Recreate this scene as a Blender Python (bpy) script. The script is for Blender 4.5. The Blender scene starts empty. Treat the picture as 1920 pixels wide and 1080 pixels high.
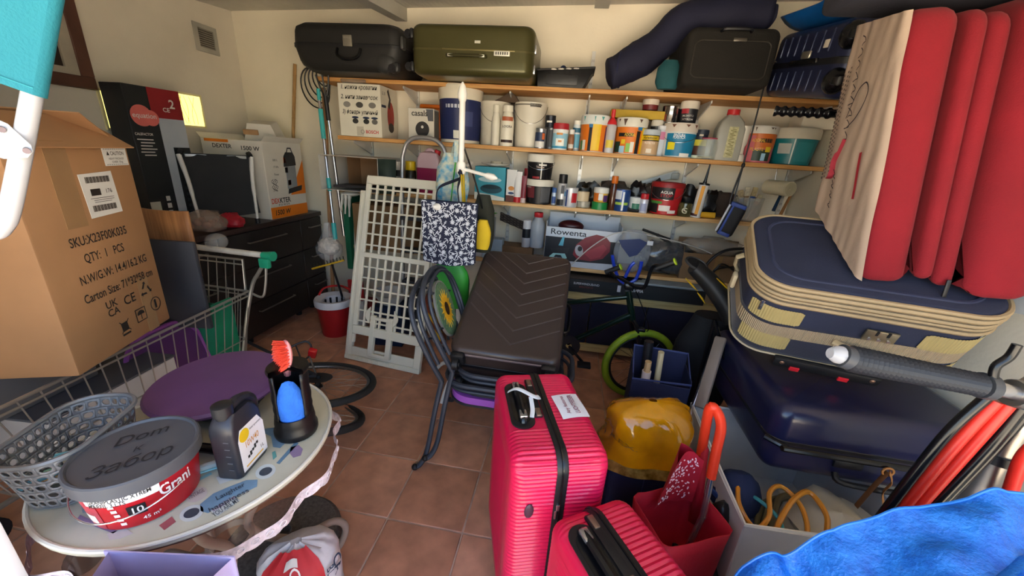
import bpy, bmesh, math, random
from mathutils import Vector, Matrix, Euler, noise
random.seed(7)
SC = bpy.context.scene
COL = SC.collection
PI = math.pi
# ------------------------------------------------------------------ camera
FPX = 708.0
CW = Matrix(((0.98625708, 0.11065752, -0.1226861), (0.15220554, -0.31968275, 0.93521998), (0.06426849, -0.94104084, -0.33213206)))  # columns: image right, image down, forward
CAMZ = 1.5
def _ortho(m):
    f = m.col[2].normalized(); r = (m.col[0] - f*m.col[0].dot(f)).normalized(); d = f.cross(r)
    return Matrix((r, d, f)).transposed()
CW = _ortho(CW)
cam = bpy.data.objects.new('camera', bpy.data.cameras.new('camera')); COL.objects.link(cam)
cam.data.sensor_width = 36; cam.data.lens = FPX/1920*36; cam.data.clip_start = 0.02
cm = Matrix((CW.col[0], -CW.col[1], -CW.col[2])).transposed().to_4x4(); cm.translation = (0, 0, CAMZ)
cam.matrix_world = cm
SC.camera = cam
# ------------------------------------------------------------------ light: sky, and a high sun on the yard behind the camera
w = bpy.data.worlds.new('sky'); SC.world = w; w.use_nodes = True
nt = w.node_tree; bg = nt.nodes['Background']
sky = nt.nodes.new('ShaderNodeTexSky'); sky.sky_type = 'NISHITA'; sky.sun_disc = False
SUN_EL, SUN_ROT = math.radians(55), math.radians(30)
sky.sun_elevation = SUN_EL; sky.sun_rotation = SUN_ROT; sky.air_density = 1.0; sky.dust_density = 1.5; sky.altitude = 30
nt.links.new(sky.outputs[0], bg.inputs[0]); bg.inputs[1].default_value = 0.20
sl = bpy.data.lights.new('sun', 'SUN'); sl.energy = 10.0; sl.angle = 0.009; sl.color = (1, .94, .84)
so = bpy.data.objects.new('sun', sl); COL.objects.link(so)
so.rotation_euler = Vector((-.28, -.50, -.82)).to_track_quat('-Z', 'Y').to_euler()
SC.view_settings.view_transform = 'Standard'; SC.view_settings.look = 'None'; SC.view_settings.gamma = 1
SC.view_settings.use_curve_mapping = False; SC.view_settings.exposure = 2.4
# ------------------------------------------------------------------ pixels to places (1920 x 1080 frame)
CAM = Vector((0, 0, CAMZ))
def ray(px, py): return CW @ Vector((px-960, py-540, FPX))
def Yp(px, py, Y): v = ray(px, py); return CAM + v*(Y/v.y)
def Zp(px, py, Z): v = ray(px, py); return CAM + v*((Z-CAMZ)/v.z)
def Xp(px, py, X): v = ray(px, py); return CAM + v*(X/v.x)
def proj(p):
    c = CW.transposed() @ (Vector(p)-CAM); return 960+FPX*c.x/c.z, 540+FPX*c.y/c.z, c.z
def fit(xb, wpx, yt, Y, zs):
    """place on a shelf: column xb at the base, width in pixels, top row, front distance -> X, width, height"""
    X = 0.0
    for _ in range(6):
        py = proj((X, Y, zs))[1]; X = Yp(xb, py, Y).x
    lo, hi = 0.005, 1.5
    for _ in range(30):
        m = (lo+hi)/2
        if proj((X, Y, zs+m))[1] > yt: lo = m
        else: hi = m
    d = proj((X, Y, zs+lo/2))[2]
    return X, wpx/FPX*d, lo
# ------------------------------------------------------------------ materials
def lin(h):
    h = h.lstrip('#'); c = [int(h[i:i+2], 16)/255 for i in (0, 2, 4)]
    return tuple(((x+.055)/1.055)**2.4 if x > .04045 else x/12.92 for x in c)+(1,)
_M = {}
def mt(hexc, rough=.5, metal=0., var=.12, vs=6., bump=0., bs=40., trans=0., alpha=1., coat=0., sheen=0., hex2=None, wave=None, ior=1.45, sss=0.):
    key = (hexc, rough, metal, var, vs, bump, bs, trans, alpha, coat, sheen, hex2, wave, sss)
    if key in _M: return _M[key]
    m = bpy.data.materials.new('mat_'+hexc.lstrip('#')); m.use_nodes = True
    n = m.node_tree.nodes; l = m.node_tree.links; p = n['Principled BSDF']
    p.inputs['Roughness'].default_value = rough; p.inputs['Metallic'].default_value = metal
    p.inputs['Transmission Weight'].default_value = trans; p.inputs['Alpha'].default_value = alpha
    p.inputs['Coat Weight'].default_value = coat; p.inputs['Sheen Weight'].default_value = sheen
    p.inputs['IOR'].default_value = ior
    c = lin(hexc); p.inputs['Base Color'].default_value = c
    tc = n.new('ShaderNodeTexCoord')
    if var > 0:
        nz = n.new('ShaderNodeTexNoise'); nz.inputs['Scale'].default_value = vs; nz.inputs['Detail'].default_value = 5
        l.new(tc.outputs['Object'], nz.inputs['Vector'])
        r = n.new('ShaderNodeValToRGB'); r.color_ramp.elements[0].position = .32; r.color_ramp.elements[1].position = .68
        if hex2: a, b = c, lin(hex2)
        else:
            a = tuple(x*(1-var) for x in c[:3])+(1,); b = tuple(min(1, x*(1+var)) for x in c[:3])+(1,)
        r.color_ramp.elements[0].color = a; r.color_ramp.elements[1].color = b
        l.new(nz.outputs['Fac'], r.inputs['Fac'])
        l.new(r.outputs[0], p.inputs['Base Color'])
    if bump > 0:
        bn = n.new('ShaderNodeBump'); bn.inputs['Strength'].default_value = bump; bn.inputs['Distance'].default_value = .004
        if wave:
            t = n.new('ShaderNodeTexWave'); t.inputs['Scale'].default_value = bs; t.bands_direction = wave; t.inputs['Distortion'].default_value = .6
        else:
            t = n.new('ShaderNodeTexNoise'); t.inputs['Scale'].default_value = bs; t.inputs['Detail'].default_value = 4
        l.new(tc.outputs['Object'], t.inputs['Vector'])
        l.new(t.outputs['Fac'], bn.inputs['Height']); l.new(bn.outputs[0], p.inputs['Normal'])
    _M[key] = m; return m
def wood(h1, h2, axis='X', sc=3., rough=.6):
    key = ('wood', h1, h2, axis, sc)
    if key in _M: return _M[key]
    m = bpy.data.materials.new('wood_'+h1); m.use_nodes = True
    n = m.node_tree.nodes; l = m.node_tree.links; p = n['Principled BSDF']; p.inputs['Roughness'].default_value = rough
    tc = n.new('ShaderNodeTexCoord'); mp = n.new('ShaderNodeMapping')
    mp.inputs['Scale'].default_value = {'X': (.35, 6, 6), 'Y': (6, .35, 6), 'Z': (6, 6, .35)}[axis]
    l.new(tc.outputs['Object'], mp.inputs[0])
    nz = n.new('ShaderNodeTexNoise'); nz.inputs['Scale'].default_value = sc*3; nz.inputs['Detail'].default_value = 6; nz.inputs['Distortion'].default_value = .8
    l.new(mp.outputs[0], nz.inputs['Vector'])
    r = n.new('ShaderNodeValToRGB'); r.color_ramp.elements[0].position = .35; r.color_ramp.elements[1].position = .65
    r.color_ramp.elements[0].color = lin(h1); r.color_ramp.elements[1].color = lin(h2)
    l.new(nz.outputs['Fac'], r.inputs[0]); l.new(r.outputs[0], p.inputs['Base Color'])
    _M[key] = m; return m
def glow(hexc, s):
    m = bpy.data.materials.new('lit_glass'); m.use_nodes = True; p = m.node_tree.nodes['Principled BSDF']
    p.inputs['Base Color'].default_value = lin(hexc); p.inputs['Emission Color'].default_value = lin(hexc); p.inputs['Emission Strength'].default_value = s
    return m
def film(hexc, a=.25, rough=.12, bump=.0, bs=25):
    """thin clear plastic: mostly see-through with a glossy skin"""
    key = ('film', hexc, a, rough, bump)
    if key in _M: return _M[key]
    m = mt(hexc, rough, 0, 0, bump=bump, bs=bs, alpha=a, coat=.3).copy(); m.name = 'film_'+hexc.lstrip('#'); _M[key] = m
    return m
# ------------------------------------------------------------------ mesh building
class MB:
    def __init__(s): s.v = []; s.f = []; s.m = []
    def add(s, vs, fs, M=None, mi=0):
        o = len(s.v)
        s.v += [tuple(M @ Vector(v)) if M else tuple(v) for v in vs]
        s.f += [tuple(i+o for i in f) for f in fs]; s.m += [mi]*len(fs); return s
    def box(s, c, d, M=None, mi=0, r=0, seg=2):
        c = Vector(c); hx, hy, hz = d[0]/2, d[1]/2, d[2]/2
        if r:
            bm = bmesh.new(); bmesh.ops.create_cube(bm, size=1)
            for v in bm.verts: v.co = Vector((v.co.x*d[0], v.co.y*d[1], v.co.z*d[2]))+c
            bmesh.ops.bevel(bm, geom=bm.edges[:], offset=min(r, .499*min(d)), segments=seg, profile=.5, affect='EDGES')
            bm.verts.index_update()
            s.add([v.co.copy() for v in bm.verts], [[v.index for v in f.verts] for f in bm.faces], M, mi); bm.free(); return s
        vs = [c+Vector((x*hx, y*hy, z*hz)) for x in (-1, 1) for y in (-1, 1) for z in (-1, 1)]
        return s.add(vs, [(0, 1, 3, 2), (4, 6, 7, 5), (0, 4, 5, 1), (2, 3, 7, 6), (0, 2, 6, 4), (1, 5, 7, 3)], M, mi)
    def cyl(s, p0, p1, r0, r1=None, n=14, M=None, mi=0, caps=True):
        return s.tube([p0, p1], [r0, r0 if r1 is None else r1], n, M=M, mi=mi, caps=caps)
    def tube(s, pts, r, n=8, closed=False, M=None, mi=0, caps=True, flat=1.0):
        pts = [Vector(p) for p in pts]; k = len(pts)
        rr = r if isinstance(r, (list, tuple)) else [r]*k
        up = None; vs = []
        for i, p in enumerate(pts):
            a = pts[i-1] if (i > 0 or closed) else pts[i]; b = pts[(i+1) % k] if (i < k-1 or closed) else pts[i]
            t = (b-a).normalized() if (b-a).length > 1e-9 else Vector((0, 0, 1))
            if up is None:
                up = Vector((0, 0, 1)) if abs(t.z) < .9 else Vector((1, 0, 0))
            x = up.cross(t)
            if x.length < 1e-6: x = Vector((1, 0, 0)).cross(t)
            x.normalize(); y = t.cross(x).normalized(); up = y
            for j in range(n):
                an = 2*PI*j/n; vs.append(p+(x*math.cos(an)+y*math.sin(an)*flat)*rr[i])
        fs = []
        for i in range(k if closed else k-1):
            a0 = i*n; b0 = ((i+1) % k)*n
            for j in range(n): fs.append((a0+j, a0+(j+1) % n, b0+(j+1) % n, b0+j))
        if caps and not closed: fs += [tuple(range(n-1, -1, -1)), tuple(range((k-1)*n, k*n))]
        return s.add(vs, fs, M, mi)
    def lathe(s, prof, n=24, M=None, mi=0, a0=0, a1=2*PI, sx=1, sy=1):
        full = abs(a1-a0-2*PI) < 1e-6; k = n if full else n+1; vs = []; fs = []
        for (r, z) in prof:
            for j in range(k):
                a = a0+(a1-a0)*j/n; vs.append((r*math.cos(a)*sx, r*math.sin(a)*sy, z))
        for i in range(len(prof)-1):
            for j in range(n):
                q = (i*k+j, i*k+(j+1) % k, (i+1)*k+(j+1) % k, (i+1)*k+j)
                if prof[i][0] == 0 and i == 0: q = (q[0], q[2], q[3])
                elif prof[i+1][0] == 0: q = (q[0], q[1], q[3])
                fs.append(q)
        return s.add(vs, fs, M, mi)
    def prism(s, pts, h0, h1, M=None, mi=0):
        n = len(pts); vs = [(x, y, h0) for x, y in pts]+[(x, y, h1) for x, y in pts]
        fs = [tuple(range(n-1, -1, -1)), tuple(range(n, 2*n))]+[(i, (i+1) % n, n+(i+1) % n, n+i) for i in range(n)]
        return s.add(vs, fs, M, mi)
    def grid(s, fn, nu, nv, M=None, mi=0, cu=False, cv=False):
        ku = nu if cu else nu+1; kv = nv if cv else nv+1
        vs = [fn(i/nu, j/nv) for i in range(ku) for j in range(kv)]
        fs = [(i*kv+j, ((i+1) % ku)*kv+j, ((i+1) % ku)*kv+(j+1) % kv, i*kv+(j+1) % kv) for i in range(nu) for j in range(nv)]
        return s.add(vs, fs, M, mi)
    def sph(s, c, r, n=14, M=None, mi=0, fn=None):
        r = r if isinstance(r, (list, tuple)) else (r, r, r); c = Vector(c); k = n//2; vs = []; fs = []
        for i in range(k+1):
            t = PI*i/k
            for j in range(n):
                a = 2*PI*j/n; d = Vector((math.sin(t)*math.cos(a), math.sin(t)*math.sin(a), math.cos(t))); q = fn(d) if fn else 1
                vs.append(c+Vector((d.x*r[0], d.y*r[1], d.z*r[2]))*q)
        for i in range(k):
            for j in range(n): fs.append((i*n+j, (i+1)*n+j, (i+1)*n+(j+1) % n, i*n+(j+1) % n))
        return s.add(vs, fs, M, mi)
    def ribbon(s, pts, wd, nrm, M=None, mi=0, closed=False):
        pts = [Vector(p) for p in pts]; k = len(pts); vs = []
        for i, p in enumerate(pts):
            nn = Vector(nrm(i) if callable(nrm) else nrm)
            a = pts[i-1] if (i > 0 or closed) else p; b = pts[(i+1) % k] if (i < k-1 or closed) else p
            sd = (b-a).cross(nn).normalized()*wd/2; vs += [p-sd, p+sd]
        fs = [(2*i, 2*i+1, 2*((i+1) % k)+1, 2*((i+1) % k)) for i in range(k if closed else k-1)]
        return s.add(vs, fs, M, mi)
def rrect(W, H, r, n=6):
    out = []
    for cx, cy, a in ((W/2-r, H/2-r, 0), (-W/2+r, H/2-r, 90), (-W/2+r, -H/2+r, 180), (W/2-r, -H/2+r, 270)):
        for i in range(n+1):
            t = math.radians(a+90*i/n); out.append((cx+r*math.cos(t), cy+r*math.sin(t)))
    return out
def dense(poly, step):
    out = []; n = len(poly)
    for i in range(n):
        a = Vector(poly[i]); b = Vector(poly[(i+1) % n]); L = (b-a).length; k = max(1, int(L/step+.5))
        for j in range(k): out.append(tuple(a.lerp(b, j/k)))
    return out
def shell(mb, path, t0, t1, re, M=None, mi=0, disp=None, cap=True, seg=4):
    """a half shell: outline path (2D, ccw) swept from t0 to t1 along local z with rounded edge re; disp(i, s, x, y) pushes the wall"""
    n = len(path); nr = []
    for i in range(n):
        a = Vector(path[i-1]); b = Vector(path[(i+1) % n]); d = (b-a).normalized(); nr.append(Vector((d.y, -d.x)))
    sg = 1 if t1 > t0 else -1
    rows = [(0, t0), (0, t0+(t1-t0-sg*re)*.5), (0, t1-sg*re)]+[(re*(1-math.cos(PI/2*k/seg)), t1-sg*re+sg*re*math.sin(PI/2*k/seg)) for k in range(1, seg+1)]
    vs = []; fs = []
    for ri, (o, t) in enumerate(rows):
        for i in range(n):
            x, y = path[i]; dd = (disp(i, x, y) if disp else 0)*(1 if ri < 3 else max(0, 1-(ri-2)/seg))
            vs.append((x-nr[i].x*(o-dd), y-nr[i].y*(o-dd), t))
    for ri in range(len(rows)-1):
        for i in range(n):
            q = (ri*n+i, ri*n+(i+1) % n, (ri+1)*n+(i+1) % n, (ri+1)*n+i); fs.append(q if sg > 0 else q[::-1])
    if cap:
        c = tuple((len(rows)-1)*n+i for i in range(n)); fs.append(c if sg > 0 else c[::-1])
    return mb.add(vs, fs, M, mi)
_TX = {}
def txm(s, size, bold=0., sh=0.):
    k = (s, bold, sh)
    if k not in _TX:
        c = bpy.data.curves.new('t', 'FONT'); c.body = s; c.size = 1; c.offset = bold; c.shear = sh; c.resolution_u = 3; c.align_x = 'CENTER'; c.align_y = 'CENTER'
        o = bpy.data.objects.new('t', c); me = o.to_mesh()
        _TX[k] = ([v.co.copy() for v in me.vertices], [tuple(p.vertices) for p in me.polygons])
        o.to_mesh_clear(); bpy.data.objects.remove(o); bpy.data.curves.remove(c)
    v, f = _TX[k]; return [x*size for x in v], f
def text_on(mb, s, size, M, bold=.01, sh=0., fitw=None, sy=1., mi=0):
    v, f = txm(s, size, bold, sh)
    if fitw:
        x0 = min(p.x for p in v); x1 = max(p.x for p in v); k = fitw/(x1-x0); v = [Vector((p.x*k, p.y*sy, 0)) for p in v]
    mb.add([M @ p for p in v], f, None, mi); return mb
def text_cyl(mb, s, size, r, ang, z, bold=.01, fitw=None, sy=1., M=None, mi=0, k=1.0):
    v, f = txm(s, size, bold)
    if fitw:
        x0 = min(p.x for p in v); x1 = max(p.x for p in v); q = fitw/(x1-x0); v = [Vector((p.x*q, p.y*sy, 0)) for p in v]
    vs = [(r*math.cos(ang+p.x/r), r*math.sin(ang+p.x/r), z+p.y) for p in v]
    mb.add(vs, f, M, mi); return mb
# ------------------------------------------------------------------ things, parts, setting
WM = {}
def thing(name, label, cat, M=None, group=None):
    if M is None: M = Matrix.Identity(4)
    elif not isinstance(M, Matrix): M = Matrix.Translation(M)
    o = bpy.data.objects.new(name, None); COL.objects.link(o); o.empty_display_size = .05
    o.matrix_world = M; WM[o.name] = M.copy(); o['label'] = label; o['category'] = cat
    if group: o['group'] = group
    return o
def mesh(mb, name, mats, sharp=38, weld=False):
    me = bpy.data.meshes.new(name); me.from_pydata(mb.v, [], mb.f)
    mats = mats if isinstance(mats, (list, tuple)) else [mats]
    for m in mats: me.materials.append(m)
    if len(mats) > 1:
        for p, i in zip(me.polygons, mb.m): p.material_index = min(i, len(mats)-1)
    bm = bmesh.new(); bm.from_mesh(me)
    if weld: bmesh.ops.remove_doubles(bm, verts=bm.verts, dist=1e-5)
    bmesh.ops.recalc_face_normals(bm, faces=bm.faces); bm.to_mesh(me); bm.free()
    for p in me.polygons: p.use_smooth = True
    me.set_sharp_from_angle(angle=math.radians(sharp)); return me
def part(mb, name, mats, par, label=None, world=False, sharp=38, stuff=False):
    if world:
        inv = WM[par.name].inverted(); mb.v = [tuple(inv @ Vector(v)) for v in mb.v]
    o = bpy.data.objects.new(name, mesh(mb, name, mats, sharp)); COL.objects.link(o); o.parent = par
    WM[o.name] = WM[par.name].copy()
    if stuff: o['kind'] = 'stuff'
    if label: o['label'] = label
    return o
def solo(mb, name, mats, label, cat, M=None, group=None, sharp=38):
    if M is None: M = Matrix.Identity(4)
    elif not isinstance(M, Matrix): M = Matrix.Translation(M)
    o = bpy.data.objects.new(name, mesh(mb, name, mats, sharp)); COL.objects.link(o); o.matrix_world = M; WM[o.name] = M.copy()
    o['label'] = label; o['category'] = cat
    if group: o['group'] = group
    return o
def struct(mb, name, mats, sharp=38):
    o = bpy.data.objects.new(name, mesh(mb, name, mats, sharp)); COL.objects.link(o); o['kind'] = 'structure'; WM[o.name] = Matrix.Identity(4); return o
def child(name, me, par, M):
    o = bpy.data.objects.new(name, me); COL.objects.link(o); o.parent = par; o.matrix_local = M; WM[o.name] = WM[par.name] @ M; return o
def at(loc, rz=0., rx=0., ry=0.): return Matrix.Translation(loc) @ Euler((rx, ry, rz)).to_matrix().to_4x4()
def frame(o, x, z):
    """matrix with origin o, local x along x, local z near z"""
    x = Vector(x).normalized(); z = Vector(z); z = (z-x*z.dot(x)).normalized(); y = z.cross(x)
    m = Matrix((x, y, z)).transposed().to_4x4(); m.translation = o; return m
def face_front(x, y, z): return Matrix(((1, 0, 0, x), (0, 0, -1, y), (0, 1, 0, z), (0, 0, 0, 1)))   # text plane facing -Y
def face_right(x, y, z): return Matrix(((0, 0, 1, x), (1, 0, 0, y), (0, 1, 0, z), (0, 0, 0, 1)))    # facing +X
def face_left(x, y, z): return Matrix(((0, 0, -1, x), (-1, 0, 0, y), (0, 1, 0, z), (0, 0, 0, 1)))   # facing -X
def smooth(pts, n=6, closed=False):
    P = [Vector(p) for p in pts]; k = len(P); out = []
    for i in range(k if closed else k-1):
        if closed: a, b, c, d = P[i-1], P[i], P[(i+1) % k], P[(i+2) % k]
        else: a, b, c, d = P[max(0, i-1)], P[i], P[i+1], P[min(k-1, i+2)]
        for j in range(n):
            t = j/n; out.append(.5*((2*b)+(c-a)*t+(2*a-5*b+4*c-d)*t*t+(3*b-a-3*c+d)*t*t*t))
    if not closed: out.append(P[-1])
    return out
def nz(p, s=1.): return noise.noise(Vector(p)*s)
# ================================================================== the room
XL, XR, YB, YF = -2.84, 1.64, 3.2, -0.12
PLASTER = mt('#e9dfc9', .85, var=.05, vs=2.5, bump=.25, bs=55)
def ceil_z(x, y): return 2.44+.03*(x+2.84)+.10*(y-3.2)
mb = MB(); mb.box(((XL+XR)/2, (YF+YB)/2, -.0235), (XR-XL+.3, YB-YF+.3, .042)); floor = struct(mb, 'floor', mt('#b89c88', .9, var=.2, vs=20))
# clay floor tiles, each a slab of its own, joints recessed
TS, TX0, TY0 = .330, -.945, 1.776
tile_mats = [mt(c, .42, var=.22, vs=9, bump=.12, bs=60) for c in ('#c58d70', '#bd866a', '#cb9375', '#b98164')]
tmesh = []
for m in tile_mats:
    b = MB(); b.box((0, 0, 0), (TS-.006, TS-.006, .010), r=.0025, seg=1); tmesh.append(mesh(b, 'tile', m))
for i in range(-6, 9):
    for j in range(-6, 6):
        x = TX0+(i+.5)*TS; y = TY0+(j-.5)*TS
        if XL+.16 < x < XR-.1 and YF < y < YB-.12:
            child('tile', random.choice(tmesh), floor, at((x, y, -.005), rz=random.randint(0, 3)*PI/2))
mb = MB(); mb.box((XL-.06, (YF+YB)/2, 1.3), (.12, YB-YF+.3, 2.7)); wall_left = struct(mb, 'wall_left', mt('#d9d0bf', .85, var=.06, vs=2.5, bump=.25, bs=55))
mb = MB(); mb.box(((XL+XR)/2, YB+.06, 1.3), (XR-XL+.4, .12, 2.7)); wall_back = struct(mb, 'wall_back', PLASTER)
mb = MB(); mb.box((XR+.06, (YF+YB)/2, 1.3), (.12, YB-YF+.3, 2.7)); wall_right = struct(mb, 'wall_right', PLASTER)
mb = MB(); YC = -.35
cv = []
for z in (0, .07):
    for x, y in ((XL-.1, YC), (XR+.1, YC), (XR+.1, YB+.1), (XL-.1, YB+.1)): cv.append((x, y, ceil_z(x, y)+z))
mb.add(cv, [(0, 1, 2, 3), (7, 6, 5, 4), (0, 4, 5, 1), (1, 5, 6, 2), (2, 6, 7, 3), (3, 7, 4, 0)]); struct(mb, 'ceiling', mt('#c9c5bb', .7, var=.05, bump=.3, bs=9, wave='X'))
for k, xb in enumerate((-1.40, .07)):
    b = MB(); hw, dp = .045, .085; vs = []
    ya, yb2 = (YC+.02, YB-.005) if k == 0 else (YC+.02, YB-.30)
    for y in (ya, yb2):
        for sx_, dz in ((-hw, -dp), (hw, -dp), (hw, .0), (-hw, .0)): vs.append((xb+sx_, y, ceil_z(xb, y)+dz-.001))
    b.add(vs, [(3, 2, 1, 0), (4, 5, 6, 7), (0, 1, 5, 4), (1, 2, 6, 5), (2, 3, 7, 6), (3, 0, 4, 7)]); struct(b, 'trim_%d' % (k+1), mt('#bdb9ae', .5, var=.05))
b = MB(); b.box(((XL-.1-1.15)/2, YF-.07, 1.25), (-1.15-XL+.1, .12, 2.55)); struct(b, 'wall_front', PLASTER)  # unseen front wall, its end placed to shade the carton's left face
# yard paving in front of the open door and the white door post
b = MB(); b.box((0, YF-6.2, -.05), (16, 12.0, .08)); struct(b, 'pavement', mt('#d6c6ac', .8, var=.1, vs=3))  # unseen pale ground, added to bounce warm sunlight into the room
b = MB(); b.box((-.985, .345, .5), (.07, .04, 1.0), r=.006); struct(b, 'trim_3', mt('#f2f2f0', .35, var=.02))
# window with brown frame in the left wall
def on_left(y, z, x=0): return (XL+x, y, z)
b = MB(); y0, y1, z0, z1 = 1.42, 2.09, 1.70, 2.22; fw = .065
for (a, c, d, e) in ((y0, y1, z0, z0+fw), (y0, y1, z1-fw, z1), (y0, y0+fw, z0+fw, z1-fw), (y1-fw, y1, z0+fw, z1-fw)):
    b.box((XL+.012, (a+c)/2, (d+e)/2), (.03, c-a, e-d), r=.003, seg=1)
win = struct(b, 'window_1', mt('#5a3a2e', .55, var=.15, vs=12))
b = MB()
for (a, c, d, e) in ((y0+fw, y1-fw, z0+fw, z0+fw+.035), (y0+fw, y1-fw, z1-fw-.035, z1-fw), (y1-fw-.06, y1-fw, z0+fw+.035, z1-fw-.035), (y0+fw, y0+fw+.035, z0+fw+.035, z1-fw-.035)):
    b.box((XL+.008, (a+c)/2, (d+e)/2), (.022, c-a, e-d))
part(b, 'window_sash', mt('#a8a090', .6), win)
b = MB(); b.box((XL+.003, (y0+y1)/2, (z0+z1)/2), (.006, y1-y0-2*fw, z1-z0-2*fw)); part(b, 'pane', mt('#3a2f2a', .15, var=.3, vs=5), win)
# two daylit glass blocks let into the left wall
for k, (ya, yb2, za, zb2) in enumerate(((2.10, 2.30, 1.49, 1.71), (2.59, 2.77, 1.545, 1.765))):
    b = MB(); yc, zc = (ya+yb2)/2, (za+zb2)/2
    for s_ in (-1, 1):
        b.box((XL+.004, yc+s_*(yb2-ya)/2, zc), (.012, .014, zb2-za+.014)); b.box((XL+.004, yc, zc+s_*(zb2-za)/2), (.012, yb2-ya, .014))
    wf = struct(b, 'window_%d' % (k+2), mt('#f0e6b0', .6))
    b = MB(); b.grid(lambda u, v: (XL+.006+.004*math.sin(u*9+v*4)*math.sin(v*7), ya+u*(yb2-ya), za+v*(zb2-za)), 8, 8); part(b, 'glass_block', glow('#f5e27c', .42), wf)
    b = MB()
    for q in range(5):
        u0 = random.random()*.7+.1; pts = [(XL+.0125, ya+(yb2-ya)*(u0+.12*math.sin(t*3+q)), za+(zb2-za)*(.08+.84*t)) for t in [i/6 for i in range(7)]]
        b.ribbon(pts, .003, (1, 0, 0))
    part(b, 'glass_crackle', mt('#c9b14e', .4), wf)
# vent grille
b = MB(); ya, yb2, za, zb2 = 2.82, 3.01, 2.08, 2.265; yc, zc = (ya+yb2)/2, (za+zb2)/2
for s_ in (-1, 1):
    b.box((XL+.006, yc+s_*(yb2-ya-.03)/2, zc), (.014, .03, zb2-za)); b.box((XL+.006, yc, zc+s_*(zb2-za-.03)/2), (.014, yb2-ya-.06, .03))
vt = thing('wall_vent', 'small square grey ventilation grille high on the left wall', 'vent', (XL, yc, za))
part(b, 'vent_frame', mt('#a5a196', .6), vt, world=True)
b = MB(); b.box((XL+.002, yc, zc), (.004, yb2-ya-.05, zb2-za-.05)); part(b, 'vent_back', mt('#4c4640', .9, var=.35, vs=14), vt, world=True)
for q in range(9):
    b = MB(); b.box((XL+.007, yc, za+.035+q*(zb2-za-.07)/8), (.006, yb2-ya-.05, .007)); part(b, 'slat', mt('#868074', .7), vt, world=True)

# ================================================================== shelves on the back wall
S1, S2, S3, S4 = 1.950, 1.555, 1.162, .705     # top faces
YS = 2.87                                      # front edges
PINE = wood('#b5793c', '#d3a05f', 'X'); PINE2 = wood('#b98950', '#d9b27c', 'X')
def board(z, x0, x1, yf, m, label):
    b = MB(); b.box(((x0+x1)/2, (yf+YB-.03)/2, z-.014), (x1-x0, YB-.03-yf, .028), r=.002, seg=1)
    o = solo(b, 'shelf_board', m, label, 'shelf')
    return o
sh1 = board(S1, -1.93, XR-.01, YS, PINE, 'pine shelf board topmost on the back wall carrying the suitcases')
sh2 = board(S2, -1.80, XR-.01, YS, PINE, 'pine shelf board full of paint pots below the suitcases')
sh3 = board(S3, -1.86, 1.36, YS, PINE2, 'pine shelf board with tubes, tape and spray cans below the paint pots')
sh4 = board(S4, -1.75, XR-.01, YS, PINE2, 'pale pine bottom shelf board carrying the vacuum cleaner box')
METAL = mt('#cfcdc8', .4, .3, var=.06)
def upright(px, py, z0, z1):
    X = Yp(px, py, YB-.01).x; b = MB(); b.box((X, YB-.009, (z0+z1)/2), (.026, .016, z1-z0))
    up = thing('shelf_upright', '', 'upright', (X, YB-.01, z0)); part(b, 'rail', METAL, up, world=True)
    b = MB(); n = int((z1-z0)/.05)
    for i in range(n):
        for s_ in (-.005, .005): b.box((X+s_, YB-.018, z0+.03+i*.05), (.003, .002, .016))
    part(b, 'slots', mt('#7b7973', .6), up, world=True, stuff=True)
    for zs in (S1, S2, S3):
        if z0 < zs-.1 < z1:
            b = MB(); zt = zs-.030
            b.add([(X-.004, YB-.017, zt), (X-.004, YB-.017, zt-.085), (X-.004, YB-.03, zt-.095), (X-.004, YS+.05, zt-.016), (X-.004, YS+.05, zt),
                   (X+.004, YB-.017, zt), (X+.004, YB-.017, zt-.085), (X+.004, YB-.03, zt-.095), (X+.004, YS+.05, zt-.016), (X+.004, YS+.05, zt)],
                  [(4, 3, 2, 1, 0), (5, 6, 7, 8, 9), (0, 1, 6, 5), (1, 2, 7, 6), (2, 3, 8, 7), (3, 4, 9, 8), (4, 0, 5, 9)])
            part(b, 'bracket', METAL, up, world=True)
    return up
for (px, py, z0, z1, lab) in ((783, 170, .75, 1.94, 'white slotted shelf upright behind the blue-labelled bucket'), (697, 275, .75, 1.94, 'white slotted shelf upright behind the red vacuum cleaner carton'),
        (967, 180, .75, 1.94, 'white slotted shelf upright behind the cloudy white buckets'), (1115, 90, .75, 2.24, 'white slotted shelf upright rising above the top shelf by the black paint tray'),
        (1168, 185, .75, 1.94, 'white slotted shelf upright behind the yellow foam block'), (1312, 195, .75, 1.94, 'white slotted shelf upright behind the turquoise-labelled paint pot'), (1478, 330, .75, 1.94, 'white slotted shelf upright by the paint roller end of the shelf')):
    upright(px, py, z0, z1)['label'] = lab
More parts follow.
